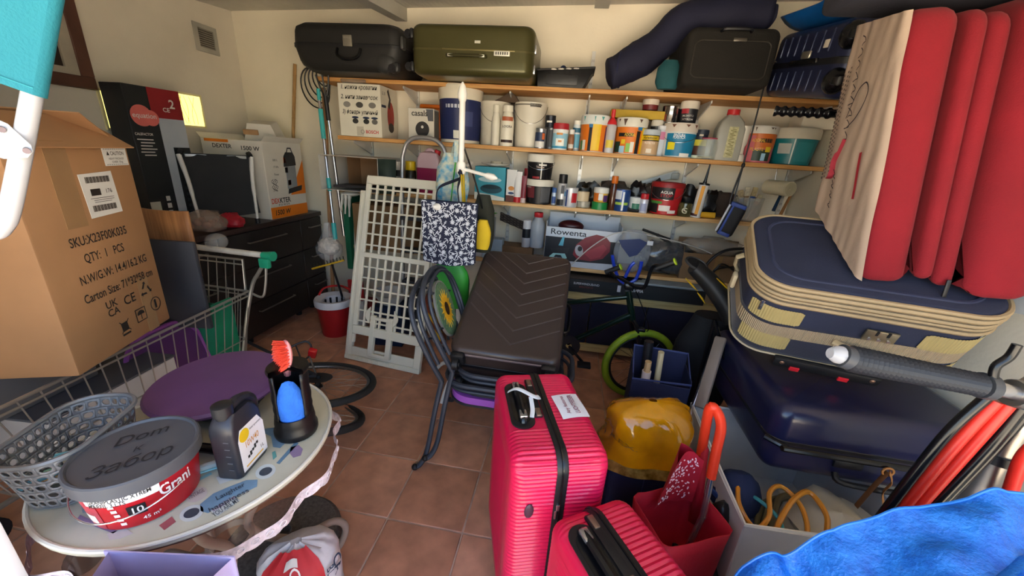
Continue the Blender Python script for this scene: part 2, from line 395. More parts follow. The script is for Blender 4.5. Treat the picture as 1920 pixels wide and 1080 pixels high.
# ================================================================== suitcases
SWEEP_X = Matrix(((0, 0, 1, 0), (1, 0, 0, 0), (0, 1, 0, 0), (0, 0, 0, 1)))   # outline in (y, z), thickness along x
BLK = mt('#17171a', .45, var=.15); BLKG = mt('#101013', .25, var=.1); CHROME = mt('#b9b9bd', .22, .9, var=.05)
def wheel(par, c, ax, r=.028, w=.022):
    c = Vector(c); ax = Vector(ax).normalized(); b = MB(); b.cyl(c-ax*w/2, c+ax*w/2, r, n=16); b.cyl(c-ax*(w/2+.004), c+ax*(w/2+.004), r*.45, n=10)
    part(b, 'wheel', BLK, par)
def saw(s, p): return .0022*math.cos(2*PI*s/p)
def pink_case(label, M, W, H, T, hexc, long_logo=False, tag=False):
    t = thing('hard_suitcase', label, 'suitcase', M)
    pm = mt(hexc, .34, var=.04, coat=.25); z0 = .05; Hh = H-z0; mid = z0+Hh/2; pitch = .0145
    path = dense(rrect(W, Hh, .055, 8), pitch/4); path = [(a, b_+mid) for a, b_ in path]
    L = [0.0]
    for i in range(1, len(path)): L.append(L[-1]+(Vector(path[i])-Vector(path[i-1])).length)
    per = L[-1]+(Vector(path[0])-Vector(path[-1])).length; kk = per/round(per/pitch)
    def dl(i, x, y):
        if y > H-.02 and -.10 < x < .13: return -.001
        return saw(L[i], kk)
    def dr(i, x, y): return saw(L[i], kk)
    b = MB(); shell(b, path, -.012, -T/2, .035, SWEEP_X, disp=dl, seg=4); part(b, 'front_shell', pm, t)
    b = MB(); shell(b, path, .012, T/2, .035, SWEEP_X, disp=dr, seg=4); part(b, 'back_shell', pm, t)
    for sx in (-1, 1):
        b = MB(); fw, fh = W-.12, Hh-.12; n = int(fh/pitch)*4
        b.grid(lambda u, v: (sx*(T/2+.0005+max(0, saw(v*n/4*pitch, pitch))*min(1, 14*min(u, 1-u), 14*min(v, 1-v))), -fw/2+u*fw, mid-fh/2+v*fh), 12, n); part(b, 'rib_panel', pm, t)
    # zip band around the middle
    band = [(x*1.012, mid+(y-mid)*1.008) for x, y in rrect2(W, Hh, .055, mid)]
    b = MB(); vs = []; n = len(band)
    for tt in (-.0165, -.012, .012, .0165):
        k = 1.0 if abs(tt) > .014 else 1.006
        for x, y in band: vs.append((tt, x*k, mid+(y-mid)*k))
    fs = [(r*n+i, r*n+(i+1) % n, (r+1)*n+(i+1) % n, (r+1)*n+i) for r in range(3) for i in range(n)]
    b.add(vs, fs); zb = part(b, 'zip_band', BLK, t)
    b = MB(); b.tube([(0, x*1.013, mid+(y-mid)*1.011) for x, y in band], .0032, 5, closed=True); part(b, 'zip_teeth', BLKG, zb)
    b = MB(); zp = (-.004, -W/2*.99-.008, H-.16); b.box(zp, (.010, .008, .022), r=.002); b.box((zp[0]-.006, zp[1]-.002, zp[2]-.026), (.006, .004, .03), r=.001); part(b, 'zip_puller', CHROME, t)
    # handle recess, grip, lock slider on the top
    b = MB(); rc = rrect(.075, .235, .035, 6); b.prism(rc, 0, .004, at((-T*.30, .02, H-.0005))); rec = part(b, 'handle_recess', BLK, t)
    b = MB(); b.prism([(x*.72, y*.8) for x, y in rc], .004, .0055, at((-T*.30, .02, H-.0005))); part(b, 'recess_floor', BLKG, rec)
    b = MB(); hp = smooth([(-T*.30, -.075, H+.004), (-T*.30, -.06, H+.017), (-T*.30, .02, H+.019), (-T*.30, .10, H+.017), (-T*.30, .115, H+.004)], 5)
    b.tube(hp, .011, 8); hd = part(b, 'handle', BLKG, t)
    for s_ in (-.055, .095):
        b = MB(); b.box((-T*.30, s_, H+.020), (.024, .035, .014), r=.004); part(b, 'handle_clip', CHROME, hd)
    b = MB(); b.box((-T*.115, .05, H+.004), (.026, .20, .012), r=.004); lk = part(b, 'lock', BLK, t)
    for s_ in (-.035, .125):
        b = MB(); b.box((-T*.115, s_, H+.010), (.017, .038, .008), r=.003); part(b, 'latch', mt('#8d7566', .3, .7), lk)
    b = MB(); b.sph((-T*.30, -W/2-.002, H-.17), (.014, .005, .026), 12); part(b, 'badge', mt('#4a2a38', .4), t)
    # wheels
    for sx in (-1, 1):
        for sy in (-1, 1):
            b = MB(); b.box((sx*(T/2-.045), sy*(W/2-.05), .052), (.05, .05, .028), r=.008); hs = part(b, 'wheel_housing', BLK, t); wheel(hs, (sx*(T/2-.045), sy*(W/2-.05), .026), (1, 0, 0), .026)
    if tag:
        b = MB(); b.tube(smooth([(-T*.40, .075, H+.012), (-T*.30, .06, H+.033), (-T*.12, .03, H+.022), (-T*.04, .045, H+.008)], 6), .009, 6, flat=.18); tg = part(b, 'luggage_tag', mt('#e8ecf2', .6), t)
        b = MB(); b.tube(smooth([(-T*.16, .03, H+.021), (-T*.17, -.02, H+.012), (-T*.20, -.055, H+.007)], 5), .007, 6, flat=.15); part(b, 'tag_tail', mt('#e8ecf2', .6), tg)
        b = MB(); MM = at((T*.285, -.002, H+.004), rz=math.radians(4)); b.grid(lambda u, v: (-.045+.09*u, -.062+.124*v, .004*math.sin(u*3)+.002*math.sin(v*5)), 4, 4, MM)
        nt_ = part(b, 'paper_note', mt('#e9eaf2', .7), t)
        b = MB(); text_on(b, 'LUCHTFEESER', .02, MM @ at((.012, 0, .0075), rz=PI/2), fitw=.095, sy=1.1); text_on(b, 'Any features', .016, MM @ at((-.018, .0, .0075), rz=PI/2), fitw=.09, sy=1.1)
        part(b, 'lettering', mt('#8c2f4a', .7), nt_)
    return t
def rrect2(W, H, r, mid): return [(x, y+mid) for x, y in rrect(W, H, r, 8)]
pink_case('large pink ribbed hard suitcase with a white luggage tag and paper note on top', at((.0, 1.046, 0), rz=math.radians(17)), .46, .73, .285, '#cf1446', tag=True)
pink_case('smaller pink ribbed hard suitcase standing in front of the tagged pink one', at((.243, .652, 0), rz=math.radians(32)), .38, .62, .24, '#c8133f')

# ---- brown suitcase with raised chevrons, leaning back on the garden chairs
bc0 = Vector((-.222, 1.52, .62)); bt0 = Vector((-.20, 2.22, .95))
BW, BL, BT = .53, (bt0-bc0).length, .235
M = frame(bc0, (1, -.02, 0), Vector((1, -.02, 0)).cross((bt0-bc0).normalized()))
t = thing('hard_suitcase', 'dark brown hard suitcase with raised chevron ribs lying tilted on the garden chairs', 'suitcase', M)
BR = mt('#3b302d', .36, var=.06, coat=.1)
path = [(x, y+BL/2) for x, y in rrect(BW, BL, .055, 8)]
b = MB(); shell(b, path, -BT/2+.008, 0, .03, seg=5); part(b, 'front_shell', BR, t)
b = MB(); shell(b, path, -BT/2-.008, -BT, .03, seg=5); part(b, 'back_shell', BR, t)
b = MB(); shell(b, [(x*1.006, (y-BL/2)*1.004+BL/2) for x, y in path], -BT/2-.012, -BT/2+.012, .002, seg=1); part(b, 'zip_band', BLK, t)
# chevrons: apex on a line a little right of the middle, arms rising to both sides, clipped to the face
def clipseg(p, d, x0, x1, y0, y1):
    tt = 10.
    if d.x > 0: tt = min(tt, (x1-p.x)/d.x)
    if d.x < 0: tt = min(tt, (x0-p.x)/d.x)
    if d.y > 0: tt = min(tt, (y1-p.y)/d.y)
    return p+d*max(0, tt)
for k in range(9):
    ap = Vector((.02, .075+k*.085)); 
    if ap.y > BL-.05: break
    l = clipseg(ap, Vector((-1, .92)), -.235, .25, .02, BL-.03); r = clipseg(ap, Vector((1, .55)), -.235, .245, .02, BL-.03)
    b = MB()
    for e in (l, r):
        b.tube([(ap.x, ap.y, .0006), (e.x, e.y, .0006)], .0042, 6, flat=1)
    b.sph((ap.x, ap.y, .002), .005, 8); part(b, 'rib', mt('#4a403d', .28, var=.05, coat=.2), t)
b = MB(); b.cyl((-.2, .0, -.028), (.2, .0, -.028), .006, n=8)
part(b, 'edge_guard', mt('#6f666a', .3, .4), t)
for sx in (-1, 1):
    for q, dz in enumerate((-.045, -BT+.045)):
        b = MB(); b.box((sx*(BW/2-.05), -.012, dz), (.07, .035, .07), r=.012); hs = part(b, 'wheel_housing', BLK, t); wheel(hs, (sx*(BW/2-.05), -.047, dz), (1, 0, 0), .028, .026)
b = MB(); b.tube(smooth([(BW/2, .28, -BT/2), (BW/2+.022, .31, -BT/2), (BW/2+.022, .46, -BT/2), (BW/2, .49, -BT/2)], 5), .01, 8); part(b, 'handle', BLKG, t)

# ---- flat cases on the top shelf
def flat_case(name, label, M, W, D, H, mat, rc=.09, re=.05, band=None, taper=0):
    t = thing(name, label, 'suitcase', M); path = rrect(W, D, rc, 8); path = [(x, y+D/2) for x, y in path]
    b = MB(); shell(b, path, H*.51, H, re, seg=5); up = part(b, 'upper_shell', mat, t)
    b = MB(); shell(b, path, H*.49, 0, re, seg=5); lo = part(b, 'lower_shell', mat, t)
    b = MB(); q = [(x*1.006, (y-D/2)*1.006+D/2) for x, y in path]; shell(b, q, H*.475, H*.525, .003, seg=1); part(b, 'seam_band', band or BLK, t)
    return t
OLV = mt('#4d4a2a', .3, .35, var=.08, vs=3, bump=.05, bs=80)
xo0, xo1 = -1.10, -.31; WO = xo1-xo0
ol = flat_case('hard_suitcase', 'olive green metallic hard suitcase lying on the top shelf', at(((xo0+xo1)/2, 2.62, S1+.003)), WO, .52, .285, OLV, .075, .045, mt('#5a5534', .3, .4))
b = MB(); hz = .105; b.tube(smooth([(-.14, -.004, hz), (-.13, -.024, hz), (.0, -.03, hz), (.09, -.024, hz), (.10, -.004, hz)], 5), .011, 8, flat=.8); h_ = part(b, 'handle', mt('#3f3d22', .4, .2), ol)
for s_ in (-.12, .08):
    b = MB(); b.box((s_, -.030, hz), (.035, .008, .016), r=.003); part(b, 'handle_plate', mt('#d8d6c6', .35, .4), h_)
b = MB(); b.box((.20, -.003, hz+.022), (.10, .008, .028), r=.003); lk = part(b, 'lock', mt('#e2e0d2', .4, .2), ol)
for q in range(6):
    b = MB(); b.box((.165+q*.014, -.008, hz+.022), (.006, .003, .015)); part(b, 'lock_dial', BLK, lk)
b = MB(); b.box((.045, -.002, .185), (.036, .004, .014)); part(b, 'badge', mt('#cfcdbd', .4, .3), ol)
b = MB(); b.box((.05, -.003, .142), (.46, .006, .010), r=.002); part(b, 'zip_cover', mt('#7a7048', .3, .5), ol)
for zz in (.05, .235):
    b = MB(); b.box((-WO/2-.006, .07, zz), (.028, .06, .06), r=.012); hs = part(b, 'wheel_housing', BLK, ol); wheel(hs, (-WO/2-.034, .07, zz), (0, 1, 0), .026)
    b = MB(); b.box((WO/2+.002, .08, zz*.6+.03), (.014, .03, .05), r=.004); part(b, 'side_latch', CHROME, ol)
xb0, xb1 = -1.93, -1.16; WB = xb1-xb0
bk = thing('hard_suitcase', 'matt black hard suitcase with a grey latch lying on the top shelf', 'suitcase', at(((xb0+xb1)/2, 2.62, S1+.003)))
BK = mt('#1d1c1b', .55, var=.12, bump=.08, bs=120)
def blk_half(z0, z1, s0, s1):
    b = MB(); out = []; N = 12
    for k in range(6):
        f = k/5; z = z0+(z1-z0)*f; e = math.sqrt(max(0, 1-max(0, (f-.55)/.45)**2)); sc = s0+(s1-s0)*f; ins = .035*(1-e)
        out.append([(x, y+.26, z) for x, y in rrect(WB*sc-2*ins, .52-2*ins, .08, 6)])
    n = len(out[0]); vs = [p for r in out for p in r]; fs = [(r*n+i, r*n+(i+1) % n, (r+1)*n+(i+1) % n, (r+1)*n+i) for r in range(5) for i in range(n)]
    fs.append(tuple(range(5*n, 6*n))); b.add(vs, fs); return b
part(blk_half(.15, .275, 1.0, .97), 'upper_shell', BK, bk); part(blk_half(.14, .0, 1.0, .88), 'lower_shell', BK, bk)
b = MB(); shell(b, [(x, y+.26) for x, y in rrect(WB*1.012, .53, .085, 8)], .134, .156, .003, seg=1); part(b, 'rim_band', BLK, bk)
b = MB(); b.box((.03, -.006, .168), (.062, .012, .065), r=.004); lt = part(b, 'latch', mt('#8a8478', .45, .5), bk)
b = MB(); b.box((.03, -.013, .185), (.045, .004, .012)); part(b, 'latch_button', mt('#a39d90', .35, .6), lt)
b = MB(); b.tube(smooth([(-.045, -.003, .125), (-.04, -.022, .085), (.0, -.028, .062), (.07, -.028, .062), (.11, -.022, .085), (.115, -.003, .125)], 5), .009, 8); part(b, 'handle', BLKG, bk)
b = MB(); b.sph((WB/2-.115, .02, .055), (.075, .03, .062), 16); b.box((WB/2-.06, .02, .03), (.09, .05, .06), r=.02); ws = part(b, 'wheel_guard', mt('#2c2c2c', .5, var=.15), bk)
wheel(ws, (WB/2-.06, .005, .022), (0, 1, 0), .026, .03)
b = MB(); b.box((WB/2+.004, .03, .17), (.02, .05, .07), r=.006); part(b, 'side_latch', mt('#4a4a48', .4, .4), bk)
# ---- black soft case to the right on the top shelf
bs = thing('soft_suitcase', 'black fabric suitcase on the top shelf under the navy carry bag', 'suitcase', at((.83, 2.66, S1+.003)))
BF = mt('#17140f', .85, var=.15, bump=.25, bs=160)
b = MB(); path = [(x, z+.155) for x, z in rrect(.50, .31, .05, 6)]; FR = Matrix(((1, 0, 0, 0), (0, 0, -1, 0), (0, 1, 0, 0), (0, 0, 0, 1)))
shell(b, path, -.48, 0, .03, FR, seg=4); part(b, 'body', BF, bs)
b = MB(); b.tube([(x*.82, -.002, .145+y*.62) for x, y in rrect(.50, .31, .05, 6)], .004, 6, closed=True); part(b, 'pocket_piping', mt('#2c2820', .6), bs)
b = MB(); b.box((.03, -.006, .245), (.075, .012, .022), r=.008); part(b, 'lock', mt('#5b564e', .35, .6), bs)
b = MB(); b.tube(smooth([(-.08, -.004, .285), (-.06, -.03, .29), (.06, -.03, .29), (.08, -.004, .285)], 5), .009, 6); part(b, 'handle', BLK, bs)
# ---- blue ribbed hard case at the end of the top shelf, lying along the right wall and tipped forward
pv = Vector((1.37, YS+.01, S1+.004)); tl = math.radians(9)
M = Matrix.Translation(pv) @ Matrix.Rotation(tl, 4, 'X') @ Matrix.Translation((0, -.72, 0))
DB = mt('#2a3050', .3, .25, var=.06, bump=.04, bs=300)
bl = thing('hard_suitcase', 'metallic blue ribbed hard suitcase overhanging the right end of the top shelf', 'suitcase', M)
path = [(x, y+.375) for x, y in rrect(.46, .75, .07, 8)]
b = MB(); shell(b, path, .165, .33, .05, seg=5); part(b, 'upper_shell', DB, bl)
b = MB(); shell(b, path, .155, 0, .05, seg=5); part(b, 'lower_shell', DB, bl)
b = MB(); shell(b, [(x*1.012, (y-.375)*1.006+.375) for x, y in path], .145, .175, .003, seg=1); part(b, 'seam_band', BLK, bl)
for i in range(7):
    yy = .14+i*.082
    for z0, z1 in ((.03, .125), (.20, .295)):
        b = MB(); b.box((-.2305, yy, (z0+z1)/2), (.008, .012, z1-z0), r=.003); part(b, 'rib', mt('#3a415f', .25, .3, var=.04), bl)
b = MB(); b.box((-.236, .33, .165), (.016, .28, .024), r=.005); hd = part(b, 'side_handle', BLKG, bl)
b = MB(); b.box((-.246, .30, .195), (.012, .085, .035), r=.006); part(b, 'lock', mt('#b0a898', .3, .7), bl)
b = MB(); b.box((-.231, .17, .235), (.004, .045, .035), r=.002); part(b, 'sticker', mt('#e4dccb', .6), bl)
for zz in (.075, .255):
    b = MB(); b.sph((-.205, .03, zz), (.052, .05, .058), 14); hs = part(b, 'wheel_housing', BLKG, bl); wheel(hs, (-.215, -.018, zz), (0, 0, 1), .03, .03)
# ---- dark navy hard case and soft case stacked by the right wall
NV = mt('#1b1d3c', .28, var=.08, vs=3, coat=.2)
hc = flat_case('hard_suitcase', 'glossy dark navy hard suitcase lying on the white storage box', at((1.235, 1.30, .392), rz=math.radians(-1)), .76, .74, .30, NV, .06, .06)
b = MB(); b.tube(smooth([(-.39, .02, .15), (-.335, -.03, .15), (-.30, -.038, .15), (.36, -.038, .15)], 4), .011, 8); part(b, 'seam_rubber', BLKG, hc)
b = MB(); b.box((-.10, -.006, .10), (.10, .012, .034), r=.006); part(b, 'latch', BLK, hc)
b = MB(); b.tube(smooth([(-.13, -.004, .055), (-.11, -.03, .035), (.10, -.03, .035), (.13, -.004, .055)], 5), .011, 8); part(b, 'handle', BLK, hc)
tilt = math.radians(24); yaw = math.radians(-13)
SW, SD, SH = .72, .50, .375
top_fl = Vector((.725, 1.445, 1.12))
Rm = Matrix.Rotation(yaw, 4, 'Z') @ Matrix.Rotation(tilt, 4, 'X')
org = top_fl + (Rm @ Vector((SW/2, 0, -SH)))
M = Matrix.Translation(org) @ Rm
ss = thing('soft_suitcase', 'navy fabric suitcase with beige zips, strap and corner patches under the red cushions', 'suitcase', M)
NF = mt('#1f2236', .85, var=.12, bump=.25, bs=220, sheen=.2); BEI = mt('#a08a68', .7, var=.12, bump=.3, bs=150); PAT = mt('#a99866', .55, var=.08)
path = [(x, y+SD/2) for x, y in rrect(SW, SD, .12, 10)]
b = MB(); shell(b, path, SH*.5, SH, .018, seg=3); part(b, 'lid', mt('#252a40', .85, var=.1, bump=.2, bs=220), ss)
b = MB(); shell(b, path, SH*.5, 0, .03, seg=3); part(b, 'body', NF, ss)
b = MB(); b.tube([(x*.84, (y-SD/2)*.8+SD/2, SH+.001) for x, y in path], .008, 6, closed=True, flat=.5); part(b, 'lid_seam', mt('#2b3049', .8), ss)
for zz, r_ in ((SH-.008, .008), (SH-.028, .010), (SH-.05, .008), (SH-.066, .006), (SH-.085, .009)):
    b = MB(); b.tube([(x*1.006, (y-SD/2)*1.01+SD/2, zz) for x, y in path], r_, 6, closed=True); part(b, 'zip_tape', BEI, ss)
b = MB(); vs = []; ps = [(x*1.012, (y-SD/2)*1.016+SD/2) for x, y in path]; n = len(ps)
for zz in (.125, .185):
    for x, y in ps: vs.append((x, y, zz+.01*math.sin(x*6)))
b.add(vs, [(i, (i+1) % n, n+(i+1) % n, n+i) for i in range(n)]); st = part(b, 'strap', mt('#a9977c', .6, var=.1, bump=.7, bs=60, wave='X'), ss)
def patch(sx, z0, z1, name):
    """ribbed plastic corner guard wrapping the rounded front corner"""
    b = MB(); k = 40; r = .1245; cx, cy = sx*(SW/2-.12), .12; vs = []
    for i in range(k+1):
        s_ = i/k*.185
        arc = .12
        if s_ < arc: x, y = cx+r*math.sin(sx*(arc-s_)/.12), cy-r*math.cos((arc-s_)/.12)
        else: x, y = cx-sx*(s_-arc), cy-r
        rib = .0018 if i % 2 else 0
        nx, ny = (x-cx, y-cy) if s_ < arc else (0, -1); q = math.hypot(nx, ny); x += nx/q*rib; y += ny/q*rib
        cut = min(1, (i+1)/4, (k-i+1)/4); zc = (z0+z1)/2; hh = (z1-z0)/2*(.75+.25*cut)
        vs += [(x, y, zc-hh), (x, y, zc+hh)]
    fs = [(2*i, 2*i+2, 2*i+3, 2*i+1) for i in range(k)]; b.add(vs, fs)
    part(b, name, PAT, ss)
for sx in (-1, 1):
    patch(sx, .19, .262, 'corner_patch'); patch(sx, .05, .122, 'corner_patch')
b = MB(); b.box((.06, -.012, .222), (.095, .010, .05), r=.004); lk = part(b, 'lock', mt('#9a8f78', .3, .8), ss)
for q in (-.028, 0, .028):
    b = MB(); b.cyl((.06+q, -.017, .208), (.06+q, -.020, .208), .006, n=10); part(b, 'dial', CHROME, lk)
for q in (-.015, .018):
    b = MB(); b.box((.06+q, -.018, .238), (.007, .004, .02)); part(b, 'lock_slot', BLK, lk)
b = MB(); b.tube(smooth([(-.05, -.012, .155), (-.01, -.035, .158), (.10, -.04, .145), (.20, -.035, .13), (.24, -.012, .135)], 6), .014, 8, flat=.7); part(b, 'handle', mt('#b39f7c', .55, var=.15), ss)
b = MB(); b.tube([(x*1.004, (y-SD/2)*1.006+SD/2, .012) for x, y in path], .0045, 6, closed=True); part(b, 'piping', mt('#b8a98c', .6), ss)
b = MB(); b.box((-SW/2+.045, .018, SH-.125), (.015, .006, .05), r=.003); part(b, 'zip_puller', CHROME, ss)
b = MB(); b.box((-.02, -.014, -.006), (.36, .03, .05), r=.012); kp = part(b, 'kick_plate', mt('#1a1a1c', .45), ss)
for q in (-.17, .13):
    b = MB(); b.sph((q, -.030, .002), (.009, .004, .009), 10); part(b, 'rivet', mt('#9a7660', .35, .7), kp)
for q in (-.12, .045):
    b = MB(); b.box((q, -.028, -.022), (.034, .012, .02), r=.002); part(b, 'red_tab', mt('#d01f2e', .5), kp)
b = MB(); b.tube([(-SW/2-.012, .30, .19), (-SW/2-.03, .30, .22), (-SW/2-.032, .30, .26), (-SW/2-.008, .30, .275)], .016, 8, flat=.5); part(b, 'side_handle', mt('#b9a988', .5), ss)
b = MB(); b.box((-SW/2-.025, .245, .175), (.02, .04, .075), r=.009); part(b, 'side_buckle', mt('#cbbd9e', .45), ss)
# ================================================================== garden chairs with sunflower mosaics
IRON = mt('#3a3e48', .5, .3, var=.12)
def garden_chair(label, off, motif):
    o = Vector(off); t = thing('garden_chair', label, 'chair', at((-.50+o.x, 1.68+o.y, 0+o.z)), 'stacked iron garden chairs')
    def L(*p): return [Vector(q)-Vector((-.50, 1.68, 0)) for q in p]
    loop = smooth(L((-.505, 1.50, .455), (-.565, 1.475, .60), (-.625, 1.465, .76), (-.655, 1.52, .855), (-.665, 1.67, .90), (-.655, 1.82, .855), (-.625, 1.875, .76), (-.565, 1.865, .60), (-.505, 1.84, .455)), 8)
    b = MB(); b.tube(loop, .0125, 8); part(b, 'back_frame', IRON, t)
    b = MB(); b.tube([p+Vector((.028, (1.67-1.68-p.y)*.09, -.01)) for p in loop[6:-6]], .009, 8); part(b, 'back_inner_frame', IRON, t)
    for foot in (L((-.505, 1.50, .455), (-.53, 1.47, .30), (-.555, 1.43, .10), (-.58, 1.405, .03), (-.605, 1.39, .015)), L((-.505, 1.84, .455), (-.53, 1.87, .30), (-.555, 1.91, .10), (-.58, 1.935, .03), (-.605, 1.95, .015)),
                 L((.0, 1.50, .45), (.02, 1.48, .25), (.04, 1.45, .06), (.05, 1.44, .015)), L((.0, 1.85, .45), (.02, 1.88, .25), (.04, 1.90, .06), (.05, 1.91, .015))):
        b = MB(); b.tube(smooth(foot, 5), .0125, 8); lg = part(b, 'leg', IRON, t)
        b = MB(); b.sph(foot[-1]+Vector((0, 0, .002)), (.017, .017, .015), 10); part(b, 'foot_cap', BLK, lg)
    seat = [(x-.222+.5, y+1.675-1.68, .455) for x, y in rrect(.565, .38, .12, 6)]
    b = MB(); b.tube(seat, .0125, 8, closed=True); part(b, 'seat_frame', IRON, t)
    b = MB(); b.tube([(x*.96+.01, y*.94, .42) for x, y, z in seat], .009, 8, closed=True); part(b, 'seat_under_frame', IRON, t)
    b = MB(); pth = rrect(.53, .35, .11, 6); b.prism([(x+.278, y-.005) for x, y in pth], .335, .347); part(b, 'seat_panel', mt('#26262b', .6), t)
    # round mosaic in the back with scrolls round it
    c = Vector((-.60, 1.67, .70))-Vector((-.50, 1.68, 0)); zx = Vector((.95, 0, .31)).normalized(); MM = frame(c, (0, 1, 0), zx)
    def disc(r0, h0, h1, m, nm, sq=1.0, par=None, n=28):
        b = MB(); b.lathe([(0, h0), (r0, h0), (r0, h1), (0, h1)], n, MM @ Matrix.Diagonal((.82, 1.15, 1, 1))); return part(b, nm, m, par or t)
    rim = disc(.128, -.006, .006, mt('#9a9a96', .4, .4), 'mosaic_rim')
    disc(.120, .006, .009, mt('#5d7a5c' if motif else '#7c3a26', .6, var=.3, vs=90), 'mosaic_field', par=rim)
    if motif:
        for r_ in range(2):
            for k in range(18):
                a = 2*PI*(k+.5*r_)/18; b = MB(); L0, L1, w_ = .02, .088-.02*r_, .011
                b.prism([(L0, -.003), (L0+.03, -w_*.6), (L1, 0), (L0+.03, w_*.6), (L0, .003)], .009+.001*r_, .0105+.001*r_, MM @ Matrix.Diagonal((.82, 1.15, 1, 1)) @ Matrix.Rotation(a, 4, 'Z')); part(b, 'petal', mt('#e0b430' if r_ == 0 else '#d29a1c', .5), rim)
        disc(.03, .009, .0125, mt('#3a2410', .6, var=.3, vs=120), 'flower_heart', par=rim)
    else:
        for k in range(5):
            b = MB(); b.box((-.08+k*.04, 0, .0095), (.018, .16, .002), MM @ Matrix.Rotation(.5, 4, 'Z')); part(b, 'stripe', mt('#d6a52e', .5), rim)
    for k in range(6):
        a = 2*PI*k/6+.3; u = Vector((math.cos(a)*.72, math.sin(a)*1.25, 0)); p0 = u*.128; pts = [MM @ (p0+Vector((.016*math.sin(5*q)*-u.y, .016*math.sin(5*q)*u.x, 0))+u*.05*q) for q in [i/8 for i in range(9)]]
        b = MB(); b.tube(pts, .0055, 6); part(b, 'scroll', IRON, t)
    for sgn in (-1, 1):
        b = MB(); b.sph(MM @ Vector((sgn*.02, .19, .002)), (.006, .03, .035), 8); part(b, 'leaf', IRON, t)
    return t
garden_chair('grey iron garden chair with a striped back medallion, lower of the stacked pair', (0, 0, 0), False)
garden_chair('grey iron garden chair with a sunflower mosaic back, upper of the stacked pair', (.05, .01, .055), True)
b = MB(); b.prism([(x*1.0-.265, y+1.675) for x, y in rrect(.44, .35, .12, 8)], .3485, .3845); solo(b, 'seat_cushion', mt('#9a52b4', .6, var=.08), 'flat purple seat cushion squeezed between the stacked garden chairs', 'cushion')

# ================================================================== white plastic lattice panel leaning on the shelves
BLp, BRp = Vector((-1.513, 2.262, .004)), Vector((-.903, 2.187, .004)); TLp = Vector((-1.455, 2.60, 1.285))
M = frame(BLp, BRp-BLp, (BRp-BLp).cross(TLp-BLp)); GW, GL = (BRp-BLp).length, (TLp-BLp).length
WP = mt('#e3ddcb', .45, var=.06, vs=4)
t = thing('lattice_panel', 'cream plastic lattice panel leaning against the shelves', 'panel', M)
def bar(x0, x1, y0, y1, z0, z1, name, r=.004):
    b = MB(); b.box(((x0+x1)/2, (y0+y1)/2, (z0+z1)/2), (x1-x0, y1-y0, z1-z0), r=r, seg=1); return part(b, name, WP, t)
bar(0, .055, 0, GL*.93, -.03, .0, 'stile'); bar(GW-.055, GW, 0, GL*.88, -.03, .0, 'stile')
bar(0, GW, 0, .035, -.034, .004, 'bottom_rail'); bar(.02, GW-.02, .035, .10, -.02, -.004, 'base_plate')
for k in range(12): bar(.05+k*.043, .075+k*.043, .012, .03, .004, .010, 'rib', .002)
bar(.05, .075, GL*.10, GL*.93, -.012, .008, 'inner_stile'); bar(.012, .028, GL*.02, GL*.92, 0, .008, 'edge_bead')
x0, x1, y0, y1 = .085, GW-.03, .225, GL
bar(x0-.025, x0+.012, y0, y1, .004, .026, 'lattice_edge'); bar(x1-.012, x1+.025, y0, y1, .004, .026, 'lattice_edge')
bar(x0-.02, x1+.02, y1-.05, y1+.01, .0, .03, 'lattice_top'); bar(x0-.02, x1+.02, y0-.02, y0+.045, .0, .03, 'lattice_base')
NCOL, NROW = 8, 14
for i in range(1, NCOL): xx = x0+(x1-x0)*i/NCOL; bar(xx-.0075, xx+.0075, y0, y1-.02, .008, .022, 'slat', .002)
for j in range(1, NROW): yy = y0+(y1-y0)*j/NROW; bar(x0, x1, yy-.006, yy+.006, .009, .019, 'cross_slat', .002)
bar(x0, x1, y0+(y1-y0)*.49, y0+(y1-y0)*.49+.035, .006, .026, 'middle_rail')
for xx in (.225, .365): bar(xx-.02, xx+.02, .065, .36, .0, .032, 'bracket_arm')
bar(.205, .385, .06, .085, .0, .032, 'bracket_foot'); bar(.205, .385, .33, .352, .0, .034, 'bracket_bridge')
for xx, s_ in ((.200, -1), (.390, 1)):
    b = MB(); b.prism([(xx+s_*(.035*math.sin(PI*k/10)), .30+.12*k/10) for k in range(11)]+[(xx, .42), (xx, .30)], .026, .034); part(b, 'bracket_ear', WP, t)

